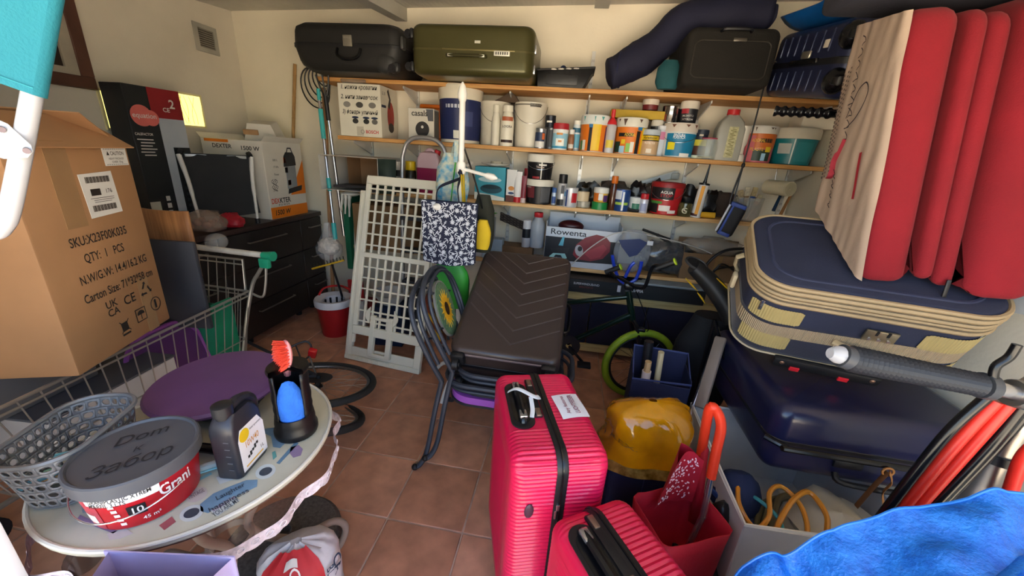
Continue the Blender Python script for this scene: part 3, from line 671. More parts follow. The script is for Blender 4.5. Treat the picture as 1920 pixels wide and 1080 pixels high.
# ================================================================== black chest of drawers along the left wall
CX = -2.22; DK = mt('#26211f', .42, var=.15, vs=5, coat=.1); DKT = wood('#2c201d', '#3b2a25', 'Y', 2, .4)
ch = thing('chest_of_drawers', 'long black-brown chest of drawers with slim steel handles along the left wall', 'chest', (-2.5, 2.3, 0))
b = MB(); b.box(((XL+.03+CX-.02)/2, 2.40, .47), (CX-.02-XL-.03, 1.54, .80)); part(b, 'carcass', DK, ch, world=True)
b = MB(); b.box(((XL+.03+CX)/2, 2.40, .885), (CX-XL-.03, 1.56, .035), r=.003); part(b, 'top', DKT, ch, world=True)
for yy in (1.75, 2.30, 2.86, 3.05):
    b = MB(); b.cyl((CX-.10, yy, 0), (CX-.10, yy, .075), .024, .03, n=12); part(b, 'foot', BLK, ch, world=True)
for ya, yb2 in ((1.64, 2.10), (2.105, 2.885), (2.89, 3.165)):
    for k, (za, zb2) in enumerate(((.085, .335), (.34, .60), (.605, .862))):
        b = MB(); b.box((CX-.010, (ya+yb2)/2, (za+zb2)/2), (.02, yb2-ya-.004, zb2-za-.004), r=.002, seg=1); dr = part(b, 'drawer', DK, ch, world=True)
        hy0, hy1 = (2.33, 2.70) if ya > 2 and ya < 2.5 else ((ya+.1, yb2-.1) if ya < 2 else (2.99, 3.14)); hz = zb2-.075
        b = MB(); b.tube([(CX, hy0, hz), (CX+.02, hy0, hz), (CX+.02, hy1, hz), (CX, hy1, hz)], .0055, 6); part(b, 'handle', mt('#8f8a80', .35, .8), dr, world=True)
CT = .9035
# ---- wet-and-dry vacuum carton on the chest
Mx = at((-2.505, 2.84, CT), rz=math.radians(90))
dx = thing('carton', 'white and orange vacuum cleaner carton marked 1500 W on the chest', 'box', Mx)
CW_, CD_, CH_ = .42, .50, .57
WH = mt('#d8d2c6', .6, var=.04); OR = mt('#e07a1c', .55, var=.05); PRT = mt('#23211f', .6, var=.05)
b = MB(); b.box((0, 0, CH_/2), (CW_, CD_, CH_), r=.003, seg=1); part(b, 'carton_body', WH, dx)
yf = -CD_/2-.0008
def fl(pts, m, nm, y=yf, par=dx, h=.0012):
    b = MB(); b.prism(pts, 0, h, Matrix(((1, 0, 0, 0), (0, 0, -1, y), (0, 1, 0, 0), (0, 0, 0, 1)))); return part(b, nm, m, par)
fl([(-.209, .003), (.209, .003), (.209, .09), (-.209, .09)], OR, 'orange_band'); fl([(.209, .17), (.209, .44), (.03, .17)], OR, 'orange_corner')
b = MB(); text_on(b, '1500 W', .05, face_front(-.09, yf-.0016, .045), .02, .15, fitw=.17, sy=1.1); text_on(b, 'KTER', .06, face_front(-.045, yf-.0006, .135), .02, fitw=.12, sy=.9); text_on(b, 'P O W E R', .02, face_front(-.06, yf-.0006, .103), .01, fitw=.12); part(b, 'lettering', PRT, dx)
b = MB(); text_on(b, 'DEX', .06, face_front(-.15, yf-.0006, .135), .02, fitw=.085, sy=.9); part(b, 'red_lettering', mt('#d04a2a', .6), dx)
g = mt('#8b8f92', .5, var=.1); k_ = mt('#2c2e31', .5)
for pts, m in (([(-.0, .18), (.16, .20), (.17, .24), (.01, .22)], k_), ([(.0, .22), (.115, .235), (.115, .40), (.005, .39)], g), ([(-.015, .39), (.125, .40), (.12, .47), (.10, .50), (.02, .50), (-.005, .47)], k_), ([(.03, .50), (.045, .535), (.085, .535), (.10, .50), (.09, .50), (.08, .525), (.05, .525), (.04, .50)], k_), ([(.01, .245), (.045, .25), (.045, .29), (.012, .285)], mt('#c96a3a', .5)), ([(-.012, .42), (.01, .42), (.01, .46), (-.01, .46)], mt('#c96a3a', .5)), ([(-.005, .345), (.025, .345), (.025, .385), (-.005, .385)], BLK)): fl(pts, m, 'vacuum_picture', yf-.0012)
b = MB()
for q, zz in enumerate((.44, .39, .335)):
    text_on(b, ('300 L', '17 kPa', 'Power')[q], .022, face_front(-.10, yf-.0006, zz), .005, fitw=.05)
for q in range(4):
    b.ribbon([(-.155+.012*math.sin(k*1.7+q)+q*.014, yf-.001, .21+.09*k/8) for k in range(9)], .004, (0, -1, 0))
part(b, 'small_print', PRT, dx, stuff=True)
xs = -CW_/2-.001
b = MB(); text_on(b, 'DEXTER', .05, face_left(xs, .08, CH_-.05), .02, fitw=.16, sy=.8); text_on(b, '1500 W', .05, face_left(xs, -.15, CH_-.055), .02, fitw=.15, sy=.8); part(b, 'side_lettering', PRT, dx, stuff=True)
b = MB(); b.box((xs, .12, CH_-.012), (.0015, .20, .02)); part(b, 'side_stripe', OR, dx)
for q, (hw, an) in enumerate(((.05, .35), (.05, -.25))):
    b = MB(); b.box((0, 0, hw/2), (CW_, .003, hw), at((0, -CD_/2+.003+q*(CD_-.006), CH_), rx=(-1 if q else 1)*math.radians(40))); part(b, 'flap', WH, dx)
# small white carton and a loose block on top
t = thing('carton', 'small white carton with a brown lid piece on top of the vacuum carton', 'box', at((-2.45, 2.93, CT+CH_+.095), rz=math.radians(20), rx=math.radians(12)))
b = MB(); b.prism([(-.12, -.07), (.14, -.07), (.09, .08), (-.07, .08)], 0, .15, Matrix(((1, 0, 0, 0), (0, 0, -1, 0), (0, 1, 0, -.02), (0, 0, 0, 1)))); part(b, 'carton_body', WH, t)
b = MB(); b.box((-.05, -.165, .0), (.10, .02, .035), r=.002); part(b, 'brown_lid', mt('#a9825c', .7), t)
# ---- folded black canvas chair with white legs, standing on the chest
t = thing('folding_stool', 'black canvas folding seat with white metal legs standing on the chest', 'stool', at((-2.375, 2.37, CT), rz=math.radians(50)))
WT = mt('#e4e2de', .35, var=.04); CB = mt('#26282b', .9, var=.12, bump=.2, bs=200)
for sx in (-1, 1):
    b = MB(); b.tube(smooth([(sx*.165, -.03, .035), (sx*.17, -.02, .12), (sx*.18, .03, .30), (sx*.20, .06, .46)], 5), [.013]*4+[.015]*4+[.019]*4+[.021]*4, 10, flat=.7); lg = part(b, 'leg', WT, t)
    b = MB(); b.tube([(sx*.165, -.03, .0), (sx*.165, -.03, .036)], .016, 10); part(b, 'rubber_foot', BLK, lg)
    b = MB(); b.tube([(sx*.18, .06, .47), (sx*.20, .065, .478)], .022, 8); part(b, 'end_cap', BLK, t)
b = MB(); b.grid(lambda u, v: (-.185+.37*u+(.012-.03*v)*(.5-u)*-1, -.028+.10*v-.02*math.sin(PI*u), .075+.395*v-.012*math.sin(PI*u)), 10, 8); b.grid(lambda u, v: (-.185+.37*u, -.020+.10*v-.02*math.sin(PI*u), .075+.395*v), 10, 8); part(b, 'canvas', CB, t)
b = MB(); b.box((0, .085, .455), (.34, .05, .02), r=.004); part(b, 'hinge_plate', mt('#b7bcc0', .35, .6), t)
# ---- crumpled plastic bag of onions and red netting on the chest
def blob(c, r, seed, amp=.18, s=3., n=20):
    b = MB(); c = Vector(c); b.sph((0, 0, 0), r, n, fn=lambda d: 1+amp*noise.noise(d*s+Vector((seed, seed*1.3, 0)))*1.6); b.v = [tuple(Vector((p[0], p[1], max(p[2], -r[2]*.75)))+c) for p in b.v]; return b
t = thing('plastic_bag', 'crumpled clear plastic bag with red netting on the chest beneath the folding stool', 'bag', (-2.40, 2.20, CT))
part(blob((.10, -.08, .062), (.13, .09, .075), 3), 'bag_film', film('#b9a394', .45, .2, .5, 30), t); part(blob((.15, .06, .05), (.085, .06, .055), 5), 'red_net', mt('#a3182a', .45, var=.3, vs=40, bump=.5, bs=90), t)
for q in range(7):
    b = blob((.03+.03*(q % 3), -.13+.03*q, .035+.02*(q % 2)), (.024, .024, .024), q, .05); part(b, 'onion', mt('#8a5a46', .5, var=.25, vs=25), t)
# ---- tall black heater carton standing on the chest against the left wall
Me = at((-2.655, 2.20, CT), rz=math.radians(87))
t = thing('carton', 'tall black carton with a red corner leaning by the daylit glass blocks', 'box', Me)
EW, ED, EH = .32, .16, .84; EB = mt('#1f2224', .5, var=.1)
b = MB(); b.box((0, 0, EH/2), (EW, ED, EH), r=.003, seg=1); part(b, 'carton_body', EB, t)
ye = -ED/2-.0008
def fe(pts, m, nm, y=ye): return fl(pts, m, nm, y, t)
fe([(-.03, EH-.17), (EW/2, EH-.17), (EW/2, EH), (-.03, EH)], mt('#8c1f25', .5), 'red_corner', ye)
fe([(.0, .02), (EW/2, .02), (EW/2, EH-.17), (.0, EH-.17)], mt('#9aa2ac', .5, hex2='#c2c7cc', var=.1, vs=2), 'pale_panel', ye)
fe([(.055, .02), (EW/2, .02), (EW/2, .5), (.055, .5)], EB, 'heater_picture', ye-.001)
b = MB(); MM = face_front(-.09, ye-.001, EH-.165); b.lathe([(0, 0), (.06, 0), (.06, .0012), (0, .0012)], 24, MM); b.lathe([(0, 0), (.045, 0), (.045, .0015), (0, .0015)], 24, face_front(-.04, ye-.001, EH-.175)); part(b, 'logo_disc', mt('#d66a62', .5), t)
b = MB(); text_on(b, 'equation', .04, face_front(-.075, ye-.0035, EH-.165), .005, fitw=.13); text_on(b, '2', .07, face_front(.10, ye-.0025, EH-.085), .02); text_on(b, 'CE', .035, face_front(.06, ye-.0025, EH-.12), .01); text_on(b, 'CALEFACTOR', .02, face_front(-.10, ye-.001, EH-.27), .008, fitw=.1)
for q in range(6): b.box((-.10+.01*(q % 2), ye-.001, EH-.30-.018*q), (.09-.012*(q % 3), .0006, .006))
part(b, 'lettering', mt('#d9d2cc', .6), t)
for q in range(8): fe([(.075, .08+q*.038), (.155, .08+q*.038), (.155, .10+q*.038), (.075, .10+q*.038)], mt('#3a3d42', .5), 'grille_print', ye-.0024)
fe([(-.16, .10), (-.10, .10), (-.10, .17), (-.16, .17)], mt('#b9b7a8', .6), 'sticker')
for q in range(3): fe([(-.06, .08+q*.045), (-.035, .08+q*.045), (-.035, .11+q*.045), (-.06, .11+q*.045)], mt('#c9c5c2', .6), 'pictogram')
def Dp(px, py, d): v = ray(px, py); return CAM+v*(d/FPX)
# ================================================================== round table with cloth
TC, TR_, TZ = Vector((-.90, .70, 0)), .305, .72
tb = thing('round_table', 'small round bistro table with bent beige tube legs under a printed cloth', 'table', TC)
b = MB(); b.lathe([(0, TZ-.03), (TR_-.012, TZ-.03), (TR_-.004, TZ-.024), (TR_-.004, TZ-.006), (TR_-.012, TZ-.002), (0, TZ-.002)], 48); part(b, 'tabletop', mt('#6b4a3a', .5), tb)
TUBE = mt('#9c8a7c', .45, .1, var=.1)
for k in range(3):
    a = math.radians(-65+k*120); d = Vector((math.cos(a), math.sin(a), 0)); n = Vector((-d.y, d.x, 0))
    pts = smooth([d*.17+Vector((0, 0, TZ-.03)), d*.12+Vector((0, 0, .50)), d*.05+n*.02+Vector((0, 0, .34)), d*.16+Vector((0, 0, .20)), d*.29+Vector((0, 0, .17)), d*.33+Vector((0, 0, .10)), d*.29+Vector((0, 0, .025)), d*.22+Vector((0, 0, .03))], 6)
    b = MB(); b.tube(pts, .013, 10); lg = part(b, 'leg', TUBE, tb)
    b = MB(); b.sph(pts[-1], .02, 10); part(b, 'foot_ball', TUBE, lg)
b = MB(); b.lathe([(.055, .335), (.062, .34), (.062, .355), (.055, .36), (.055, .335)], 20); part(b, 'leg_collar', TUBE, tb)
CLOTH = mt('#b9b5a2', .55, var=.10, vs=9, bump=.12, bs=18)
cl = thing('tablecloth', 'printed pale tablecloth with clear skirt and lilac lace edging on the round table', 'tablecloth', TC)
b = MB(); b.lathe([(0, TZ+.0005), (TR_-.004, TZ+.0005), (TR_+.003, TZ-.003), (TR_+.004, TZ-.012)], 64); part(b, 'cloth_sheet', CLOTH, cl)
b = MB(); b.tube([(math.cos(2*PI*k/64)*(TR_+.002), math.sin(2*PI*k/64)*(TR_+.002), TZ) for k in range(64)], .005, 8, closed=True); part(b, 'hem_piping', mt('#d8d3c6', .5), cl)
def skirt_r(a, f): return TR_+.004+f*(.012+.010*math.sin(a*9)+.006*math.sin(a*17+1))
b = MB(); b.grid(lambda u, v: ((lambda a: (math.cos(a)*skirt_r(a, v), math.sin(a)*skirt_r(a, v), TZ-.01-v*.065+.008*v*math.sin(a*4)))(2*PI*u)), 128, 4, cu=True); part(b, 'clear_skirt', film('#7a5a48', .18, .1, .4, 20), cl)
LACE = mt('#cdbfc6', .7, var=.25, vs=70, bump=.6, bs=90)
b = MB(); b.grid(lambda u, v: ((lambda a: (math.cos(a)*(skirt_r(a, 1)+.002), math.sin(a)*(skirt_r(a, 1)+.002), TZ-.064+.008*math.sin(a*4)-v*(.030+.006*abs(math.sin(a*26)))))(2*PI*u)), 208, 2, cu=True); lc = part(b, 'lace_trim', LACE, cl)
b = MB()
for k in range(70):
    a = 2*PI*k/70; r = skirt_r(a, 1)+.0035; z = TZ-.080+.008*math.sin(a*4); n = Vector((math.cos(a), math.sin(a), 0)); tt = Vector((-n.y, n.x, 0)); c = n*r+Vector((0, 0, z))
    b.tube([c+tt*.008*math.cos(q)+Vector((0, 0, .007*math.sin(q))) for q in [2*PI*i/8 for i in range(8)]], .0012, 4, closed=True)
part(b, 'lace_motifs', mt('#e6dde2', .7), lc, stuff=True)
# flat stickers printed on the cloth
def cp(px, py): return Zp(px, py, TZ+.0015)-TC
def plate(pts, m, nm, dz=0., par=cl):
    b = MB(); n = len(pts); P = [cp(*p) for p in pts]; b.add([(p.x, p.y, TZ+.0012+dz) for p in P], [tuple(range(n))]); return part(b, nm, m, par)
def oval(cx, cy, rx, ry, rot=0, n=22):
    c, s_ = math.cos(rot), math.sin(rot); return [(cx+rx*math.cos(2*PI*k/n)*c-ry*math.sin(2*PI*k/n)*s_, cy+rx*math.cos(2*PI*k/n)*s_+ry*math.sin(2*PI*k/n)*c) for k in range(n)]
def ptext(s, px, py, w_, m, ang_px, par=cl, nm='lettering'):
    """flat print lying on the cloth along a pixel direction"""
    p = cp(px, py); q = cp(px+10*math.cos(ang_px), py+10*math.sin(ang_px)); x = (q-p).normalized(); b = MB()
    MM = frame(Vector((p.x, p.y, TZ+.0026)), (x.x, x.y, 0), (0, 0, 1)); text_on(b, s, .02, MM, .008, fitw=w_, sy=1.0); return part(b, nm, m, par)
INK = mt('#3d4550', .6); BLU = mt('#6f8fa8', .6, var=.15, vs=30); PUR = mt('#8f7a98', .6, var=.15); PAL = mt('#c9d0cf', .6); TEAL = mt('#5d9a96', .6)
s1 = plate([(375, 945), (400, 925), (430, 912), (462, 900), (483, 899), (482, 912), (455, 925), (420, 945), (390, 962), (376, 958)], BLU, 'cloud_print'); ptext('happiness', 430, 938, .075, INK, -.48, s1); ptext('Laughter', 432, 922, .055, INK, -.48, s1)
s1 = plate([(395, 958), (438, 930), (450, 938), (408, 968)], PAL, 'ticket_print', .0004); ptext('YOU ARE MY', 424, 952, .05, INK, -.55, s1); ptext('sunshine', 420, 944, .045, PUR, -.55, s1)
s1 = plate(oval(498, 884, 20, 13, -.4), PAL, 'round_print'); plate(oval(498, 884, 13, 7, -.4), INK, 'ship_print', .0005, s1)
s1 = plate(oval(359, 962, 24, 14, -.4), PAL, 'round_print'); plate(oval(359, 962, 16, 8, -.4), INK, 'ship_print', .0005, s1)
s1 = plate(oval(368, 927, 22, 13, -.4), mt('#c2b9b4', .6), 'stamp_print'); ptext('VINTAGE', 368, 927, .03, mt('#8a6f73', .6), -.5, s1)
plate([(496, 804), (522, 800), (527, 818), (538, 828), (525, 840), (512, 838), (508, 818), (495, 812)], BLU, 'map_print'); plate([(545, 838), (560, 834), (568, 842), (564, 854), (550, 858), (543, 850)], PUR, 'stamp_print')
plate([(518, 868), (554, 828), (560, 831), (524, 870)], mt('#5f7f96', .6), 'ribbon_print'); plate([(510, 848), (516, 845), (519, 856), (512, 862)], TEAL, 'seahorse_print')
plate(oval(575, 800, 12, 16, 0), PAL, 'round_print'); plate(oval(576, 725, 7, 5, 0), mt('#8c8f93', .6), 'spot_print')
plate([(150, 965), (195, 985), (220, 995), (212, 1000), (180, 988), (145, 972)], PUR, 'ribbon_print'); plate([(90, 935), (130, 930), (135, 945), (95, 950)], BLU, 'stamp_print'); plate([(150, 940), (185, 935), (190, 955), (155, 962)], mt('#8aa0a4', .6), 'map_print')
plate([(298, 985), (322, 968), (330, 978), (308, 994)], mt('#a85a60', .6), 'flag_print'); plate([(200, 1000), (235, 990), (250, 1000), (225, 1010), (205, 1012)], mt('#c5c6c3', .6), 'butterfly_print')
plate([(405, 895), (430, 882), (442, 890), (440, 898), (412, 908)], PAL, 'ticket_print'); plate([(360, 902), (395, 885), (398, 889), (363, 907)], mt('#7fb0bb', .5), 'ribbon_print')
# ---- perforated grey basket with clothes pegs
GB = mt('#7c7d80', .4, .15, var=.08)
Mb = at((-1.055, .545, TZ+.004), rz=math.radians(18))
bk_ = thing('plastic_basket', 'grey perforated plastic basket of clothes pegs on the round table', 'basket', Mb)
BWx, BLy, BHz = .155, .245, .135
def bpt(s_, h):
    k = .80+.20*h; pth = BPATH; n = len(pth); f = (s_ % 1)*n; i = int(f) % n; a = Vector(pth[i]); c = Vector(pth[(i+1) % n]); p = a.lerp(c, f-int(f)); return Vector((p.x*k, p.y*k, .004+h*BHz))
BPATH = dense(rrect(BWx, BLy, .065, 8), .01)
b = MB(); NC, NR = 30, 5
for r_ in range(NR):
    for c_ in range(NC):
        u0, u1 = (c_+.5*(r_ % 2))/NC, (c_+1+.5*(r_ % 2))/NC; v0, v1 = r_/NR*.92, (r_+1)/NR*.92
        O = [(u0, v0), ((u0+u1)/2, v0), (u1, v0), (u1, (v0+v1)/2), (u1, v1), ((u0+u1)/2, v1), (u0, v1), (u0, (v0+v1)/2)]
        I = [((u0+u1)/2+(u1-u0)*.36*math.cos(a), (v0+v1)/2+(v1-v0)*.30*math.sin(a)) for a in [math.radians(q) for q in (225, 270, 315, 0, 45, 90, 135, 180)]]
        b.add([bpt(*p) for p in O]+[bpt(*p) for p in I], [(k, (k+1) % 8, 8+(k+1) % 8, 8+k) for k in range(8)])
part(b, 'perforated_wall', GB, bk_).modifiers.new('thick', 'SOLIDIFY').thickness = .0025
b = MB(); b.tube([bpt(i/60, .96) for i in range(60)], .0055, 6, closed=True); part(b, 'rim', GB, bk_)
b = MB(); b.prism([(x*.8, y*.8) for x, y in rrect(BWx, BLy, .065, 6)], .001, .004); part(b, 'basket_floor', GB, bk_)
pegs = [('#7ab9c4', 'turquoise', -.02, .02, .075, .5), ('#5f9fc4', 'sky blue', -.035, -.05, .07, 1.1), ('#d8d6d0', 'white', .02, .05, .085, .2), ('#a58a62', 'wooden', -.01, -.03, .06, .9), ('#d9cba4', 'cream', .03, .075, .08, 1.9), ('#8fd0e0', 'pale aqua', .02, .095, .085, 2.4), ('#6d5238', 'dark wooden', .0, .03, .05, 1.4), ('#8fc7b8', 'mint', -.03, .0, .052, .7)]
seen = {}
for hx, nm, x, y, z, a in pegs:
    t = thing('clothes_peg', nm+' clothes peg lying in the grey perforated basket', 'peg', Mb @ at((x, y, z-.03), rz=a, ry=.15), 'clothes pegs in the basket')
    for s_ in (-1, 1):
        b = MB(); b.box((0, s_*.005, 0), (.078, .006, .011), at((0, 0, 0), rz=s_*.03), r=.002, seg=1); part(b, 'peg_leg', mt(hx, .45), t)
    b = MB(); b.tube([(.008*math.cos(q)+.008, .009*math.sin(q), .006) for q in [2*PI*i/10 for i in range(10)]], .0014, 5, closed=True); part(b, 'spring', CHROME, t)
# ---- red paint bucket with grey lid
Mk = at((-.862, .527, TZ+.003), rz=math.radians(0))
pk = thing('paint_bucket', 'red paint bucket with a dark grey lid on the round table', 'bucket', Mk)
b = MB(); b.lathe([(0, 0), (.086, 0), (.089, .003), (.101, .105), (0, .105)], 40); part(b, 'bucket_body', mt('#a11420', .35, var=.1, hex2='#c21a24', vs=7), pk)
b = MB(); b.lathe([(.104, .098), (.109, .100), (.110, .128), (.107, .131), (.103, .131), (.100, .126), (0, .124)], 40); ld = part(b, 'lid', mt('#56575c', .4, var=.08), pk)
b = MB(); text_on(b, 'Dom', .045, at((-.03, .035, .1275), rz=.85), .0, .3); text_on(b, 'к', .03, at((-.0, .002, .1275), rz=.85), .0, .3); text_on(b, 'Забор', .045, at((.025, -.032, .1275), rz=.85), .0, .3); part(b, 'handwriting', mt('#2a2a2e', .6), ld, stuff=True)
def bk_r(z): return .089+.012*(z-.003)/.102+.0007
def wrap(par, ang, z0, z1, half, m, nm, rf=bk_r, e=0., n=10):
    b = MB(); b.grid(lambda u, v: ((lambda r, a: (r*math.cos(a), r*math.sin(a), z0+(z1-z0)*v))(rf(z0+(z1-z0)*v)+e, ang-half+2*half*u)), n, 2); return part(b, nm, m, par)
A0 = math.radians(-78-0)
lb = wrap(pk, A0+.35, .074, .096, .62, mt('#e8e4e2', .6), 'price_label', e=.0006); b = MB(); text_cyl(b, 'GRANIPLASTIC XTREM', .014, .1005+.0016, A0+.35, .090, fitw=.10); text_cyl(b, 'MARFIL 3 LTS', .014, .1000+.0016, A0+.15, .079, fitw=.06); part(b, 'lettering', PRT, lb, stuff=True)
wrap(pk, A0-.55, .005, .09, .45, mt('#c4545e', .4, var=.2, hex2='#b0283a', vs=20), 'pale_red_print'); b = MB(); text_cyl(b, 'Grani', .03, .0985, A0+1.25, .07, .02, fitw=.06, sy=1.2); part(b, 'brand_lettering', mt('#f0e9e6', .5), pk)
wrap(pk, A0-.35, .02, .045, .14, mt('#d8d2cf', .5), 'barcode_patch', e=.0005); wrap(pk, A0+.55, .035, .062, .15, mt('#1b1b1e', .5), 'ten_badge', e=.0005)
b = MB(); text_cyl(b, '10', .022, .0965, A0+.55, .049, .01); text_cyl(b, '45 m²', .012, .0945, A0+.75, .022); part(b, 'badge_lettering', mt('#e8e2dd', .5), pk, stuff=True)
for q in range(5): wrap(pk, A0+.18+.02*q, .066-q*.013, .074-q*.013, .05, mt('#e5dcd8', .5), 'pictogram', e=.0004)
b = MB(); b.tube([(.112*math.cos(a), .112*math.sin(a), .075-.028*math.sin((a-A0+1.3)/2.6*PI)) for a in [A0-1.3+2.6*i/24 for i in range(25)]], .0016, 6); part(b, 'bail_handle', CHROME, pk)
# ---- motor oil bottle
Mo = at((-.735, .648, TZ+.003), rz=math.radians(97))
oi = thing('oil_bottle', 'dark grey motor oil bottle with a white 10W40 label on the round table', 'bottle', Mo)
OG = mt('#35343a', .35, .3, var=.06)
def ring(w, d, z, r=.012): return [(x, y, z) for x, y in rrect(w, d, min(r, w/2.1, d/2.1), 4)]
rows = [ring(.098, .056, 0), ring(.104, .060, .004), ring(.104, .060, .125), ring(.100, .058, .142), ring(.085, .05, .158), ring(.06, .044, .170)]
b = MB(); n = len(rows[0]); b.add([p for r in rows for p in r], [(k*n+i, k*n+(i+1) % n, (k+1)*n+(i+1) % n, (k+1)*n+i) for k in range(5) for i in range(n)]+[tuple(range(n-1, -1, -1)), tuple(range(5*n, 6*n))]); part(b, 'bottle_body', OG, oi)
b = MB(); b.tube(smooth([(.048, 0, .10), (.062, 0, .125), (.055, 0, .16), (.02, 0, .178), (-.015, 0, .172)], 5), .012, 8, flat=1); part(b, 'grip', OG, oi)
b = MB(); b.lathe([(.016, 0), (.016, .008), (.021, .01), (.021, .034), (.018, .036), (0, .036)], 24, at((-.028, 0, .162))); part(b, 'cap', mt('#232326', .4), oi)
yl = -.0308
def fo(pts, m, nm, dy=0., par=oi): return fl(pts, m, nm, yl-dy, par, .0006)
fo([(-.040, .012), (.046, .012), (.046, .10), (.03, .128), (-.03, .128), (-.040, .10)], mt('#e3e0e4', .5), 'label'); fo(oval(-.02, .107, .016, .017), mt('#e6c11c', .5), 'yellow_drop', .0007); fo([(-.03, .02), (.03, .02), (.03, .0235), (-.03, .0235)], mt('#d9a534', .5), 'gold_line', .0007)
b = MB(); text_on(b, '10W40', .022, face_front(.0, yl-.0014, .078), .004, fitw=.045, sy=1.1); part(b, 'grade_lettering', mt('#cf8a2a', .5), oi)
b = MB(); text_on(b, '1L', .014, face_front(.028, yl-.0014, .036), .005); text_on(b, 'Semi synthetic', .008, face_front(.018, yl-.0014, .11), 0, fitw=.04)
for q in range(5): b.box((-.018+q*.008, yl-.0012, .042+.004*q), (.006, .0006, .012 if q % 2 else .007))
part(b, 'lettering', PRT, oi, stuff=True)
for q in range(5): b = MB(); b.box((-.0525, -.012, .03+q*.02), (.0012, .012, .0012)); part(b, 'scale_mark', mt('#6a6a70', .4), oi)
# ---- black cut-away canister with a blue sponge and a red brush
Mh = at((-.690, .782, TZ+.003), rz=math.radians(-60)) @ Matrix.Diagonal((1.2, 1.2, 1.4, 1))
hl = thing('canister', 'black ribbed canister cut open at the side, holding a sponge, on the round table', 'canister', Mh)
BR_ = mt('#161414', .4, .1, var=.1)
b = MB(); b.lathe([(0, 0), (.044, 0), (.046, .006), (.046, .014), (.042, .02), (.0425, .03), (.041, .04), (.040, .045)], 28); b.lathe([(.0385, .045), (.0385, .008), (0, .008)], 28); part(b, 'base', BR_, hl)
b = MB(); b.lathe([(.0405, .045), (.0385, .052), (.0400, .062), (.0385, .072), (.0400, .085), (.038, .10), (.039, .125), (.0385, .14)], 20, a0=.75, a1=2*PI-.75); part(b, 'cut_wall', BR_, hl).modifiers.new('thick', 'SOLIDIFY').thickness = .003
b = MB(); b.lathe([(.0, .140), (.041, .140), (.043, .146), (.041, .151), (0, .151)], 24, a0=.9, a1=2*PI-.9); part(b, 'top_rim', BR_, hl)
b = MB(); b.sph((0, 0, 0), (.019, .029, .058), 16, fn=lambda d: 1+.12*noise.noise(d*3)); solo(b, 'sponge', mt('#2f6fd0', .9, var=.15, vs=40, bump=.6, bs=150), 'bright blue sponge inside the black canister', 'sponge', Mh @ at((.018, 0, .068)))
Mr = Mh @ at((-.012, .0, .170), ry=.35, rz=.5)
br = thing('scrubbing_brush', 'small brush with red bristles and a pink back resting on the black canister', 'brush', Mr)
b = MB(); b.sph((0, 0, 0), (.024, .008, .034), 16); b.tube([(0, 0, -.028), (0, .004, -.06)], [.010, .007], 8); part(b, 'brush_back', mt('#d98a8a', .5), br)
BRI = mt('#e2452f', .5); q = 0
for i in range(-4, 5):
    for j in range(-5, 6):
        x, z = i*.005+.0025*(j % 2), j*.0058
        if (x/.024)**2+(z/.034)**2 < .92:
            b = MB(); b.tube([(x, -.004, z), (x*1.25, -.021, z*1.2)], [.0017, .0013], 5); part(b, 'bristle', BRI, br)
# ---- purple round seat and bits at the back of the table
b = MB(); b.lathe([(0, -.012), (.155, -.012), (.172, -.004), (.175, .004), (.168, .011), (.15, .013), (0, .0135)], 48); solo(b, 'round_board', mt('#6a4676', .42, var=.08), 'flat round dark purple board lying at the back of the round table', 'board', at((-.985, .845, TZ+.072), rx=.03))
b = MB(); b.sph((0, 0, .024), (.13, .10, .030), 20, fn=lambda d: 1+.08*noise.noise(d*3)); solo(b, 'cushion', mt('#2b2c31', .8, var=.15), 'small dark grey cushion under the round purple board', 'cushion', at((-.98, .83, TZ+.006)))
t = thing('air_gun', 'black air blow gun with a brass fitting lying on the table cloth', 'tool', at((-.835, .655, TZ+.006), rz=.4))
b = MB(); b.tube(smooth([(-.05, .02, .012), (0, .0, .016), (.05, -.02, .012)], 5), .012, 8); b.tube([(0, 0, .014), (.02, .05, .012)], .009, 8); part(b, 'gun_body', BLKG, t)
b = MB(); b.cyl((.048, -.019, .012), (.072, -.028, .012), .007, n=8); part(b, 'fitting', mt('#b08a4a', .3, .8), t)
t = thing('blister_pack', 'turquoise edged clear blister pack lying on the table cloth by the oil bottle', 'package', at((-.785, .625, TZ+.006), rz=.75))
b = MB(); b.box((0, 0, .003), (.10, .022, .004), r=.001, seg=1); part(b, 'card', mt('#7fb6c0', .5), t); b = MB(); b.box((-.012, 0, .010), (.06, .016, .012), r=.004); part(b, 'blister', film('#dfe8e8', .4), t)
# ================================================================== shopping trolley with its load
WIRE = mt('#a9a59c', .35, .75, var=.1)
ct = thing('shopping_trolley', 'wire shopping trolley with a white handle and green handle end', 'trolley', (-1.72, 1.1, 0))
RZ_ = .775
rim = {'fr': Vector((-1.43, .56, RZ_)), 'br': Vector((-1.525, 1.555, RZ_)), 'bl': Vector((-2.05, 1.575, RZ_)), 'fl': Vector((-1.93, .56, RZ_))}
bot = {'fr': Vector((-1.47, .66, .40)), 'br': Vector((-1.545, 1.46, .30)), 'bl': Vector((-2.02, 1.46, .30)), 'fl': Vector((-1.90, .66, .40))}
order = ['fr', 'br', 'bl', 'fl']
b = MB(); b.tube([rim[k] for k in order], .006, 8, closed=True); part(b, 'rim_wire', WIRE, ct, world=True)
b = MB(); b.tube([rim[k]+Vector((0, 0, -.022)) for k in order], .004, 6, closed=True); part(b, 'rim_wire', WIRE, ct, world=True)
b = MB(); b.tube([bot[k] for k in order], .005, 6, closed=True); part(b, 'bottom_wire', WIRE, ct, world=True)
b = MB(); b.tube([rim[k].lerp(bot[k], .5) for k in order], .003, 6, closed=True); part(b, 'middle_wire', WIRE, ct, world=True)
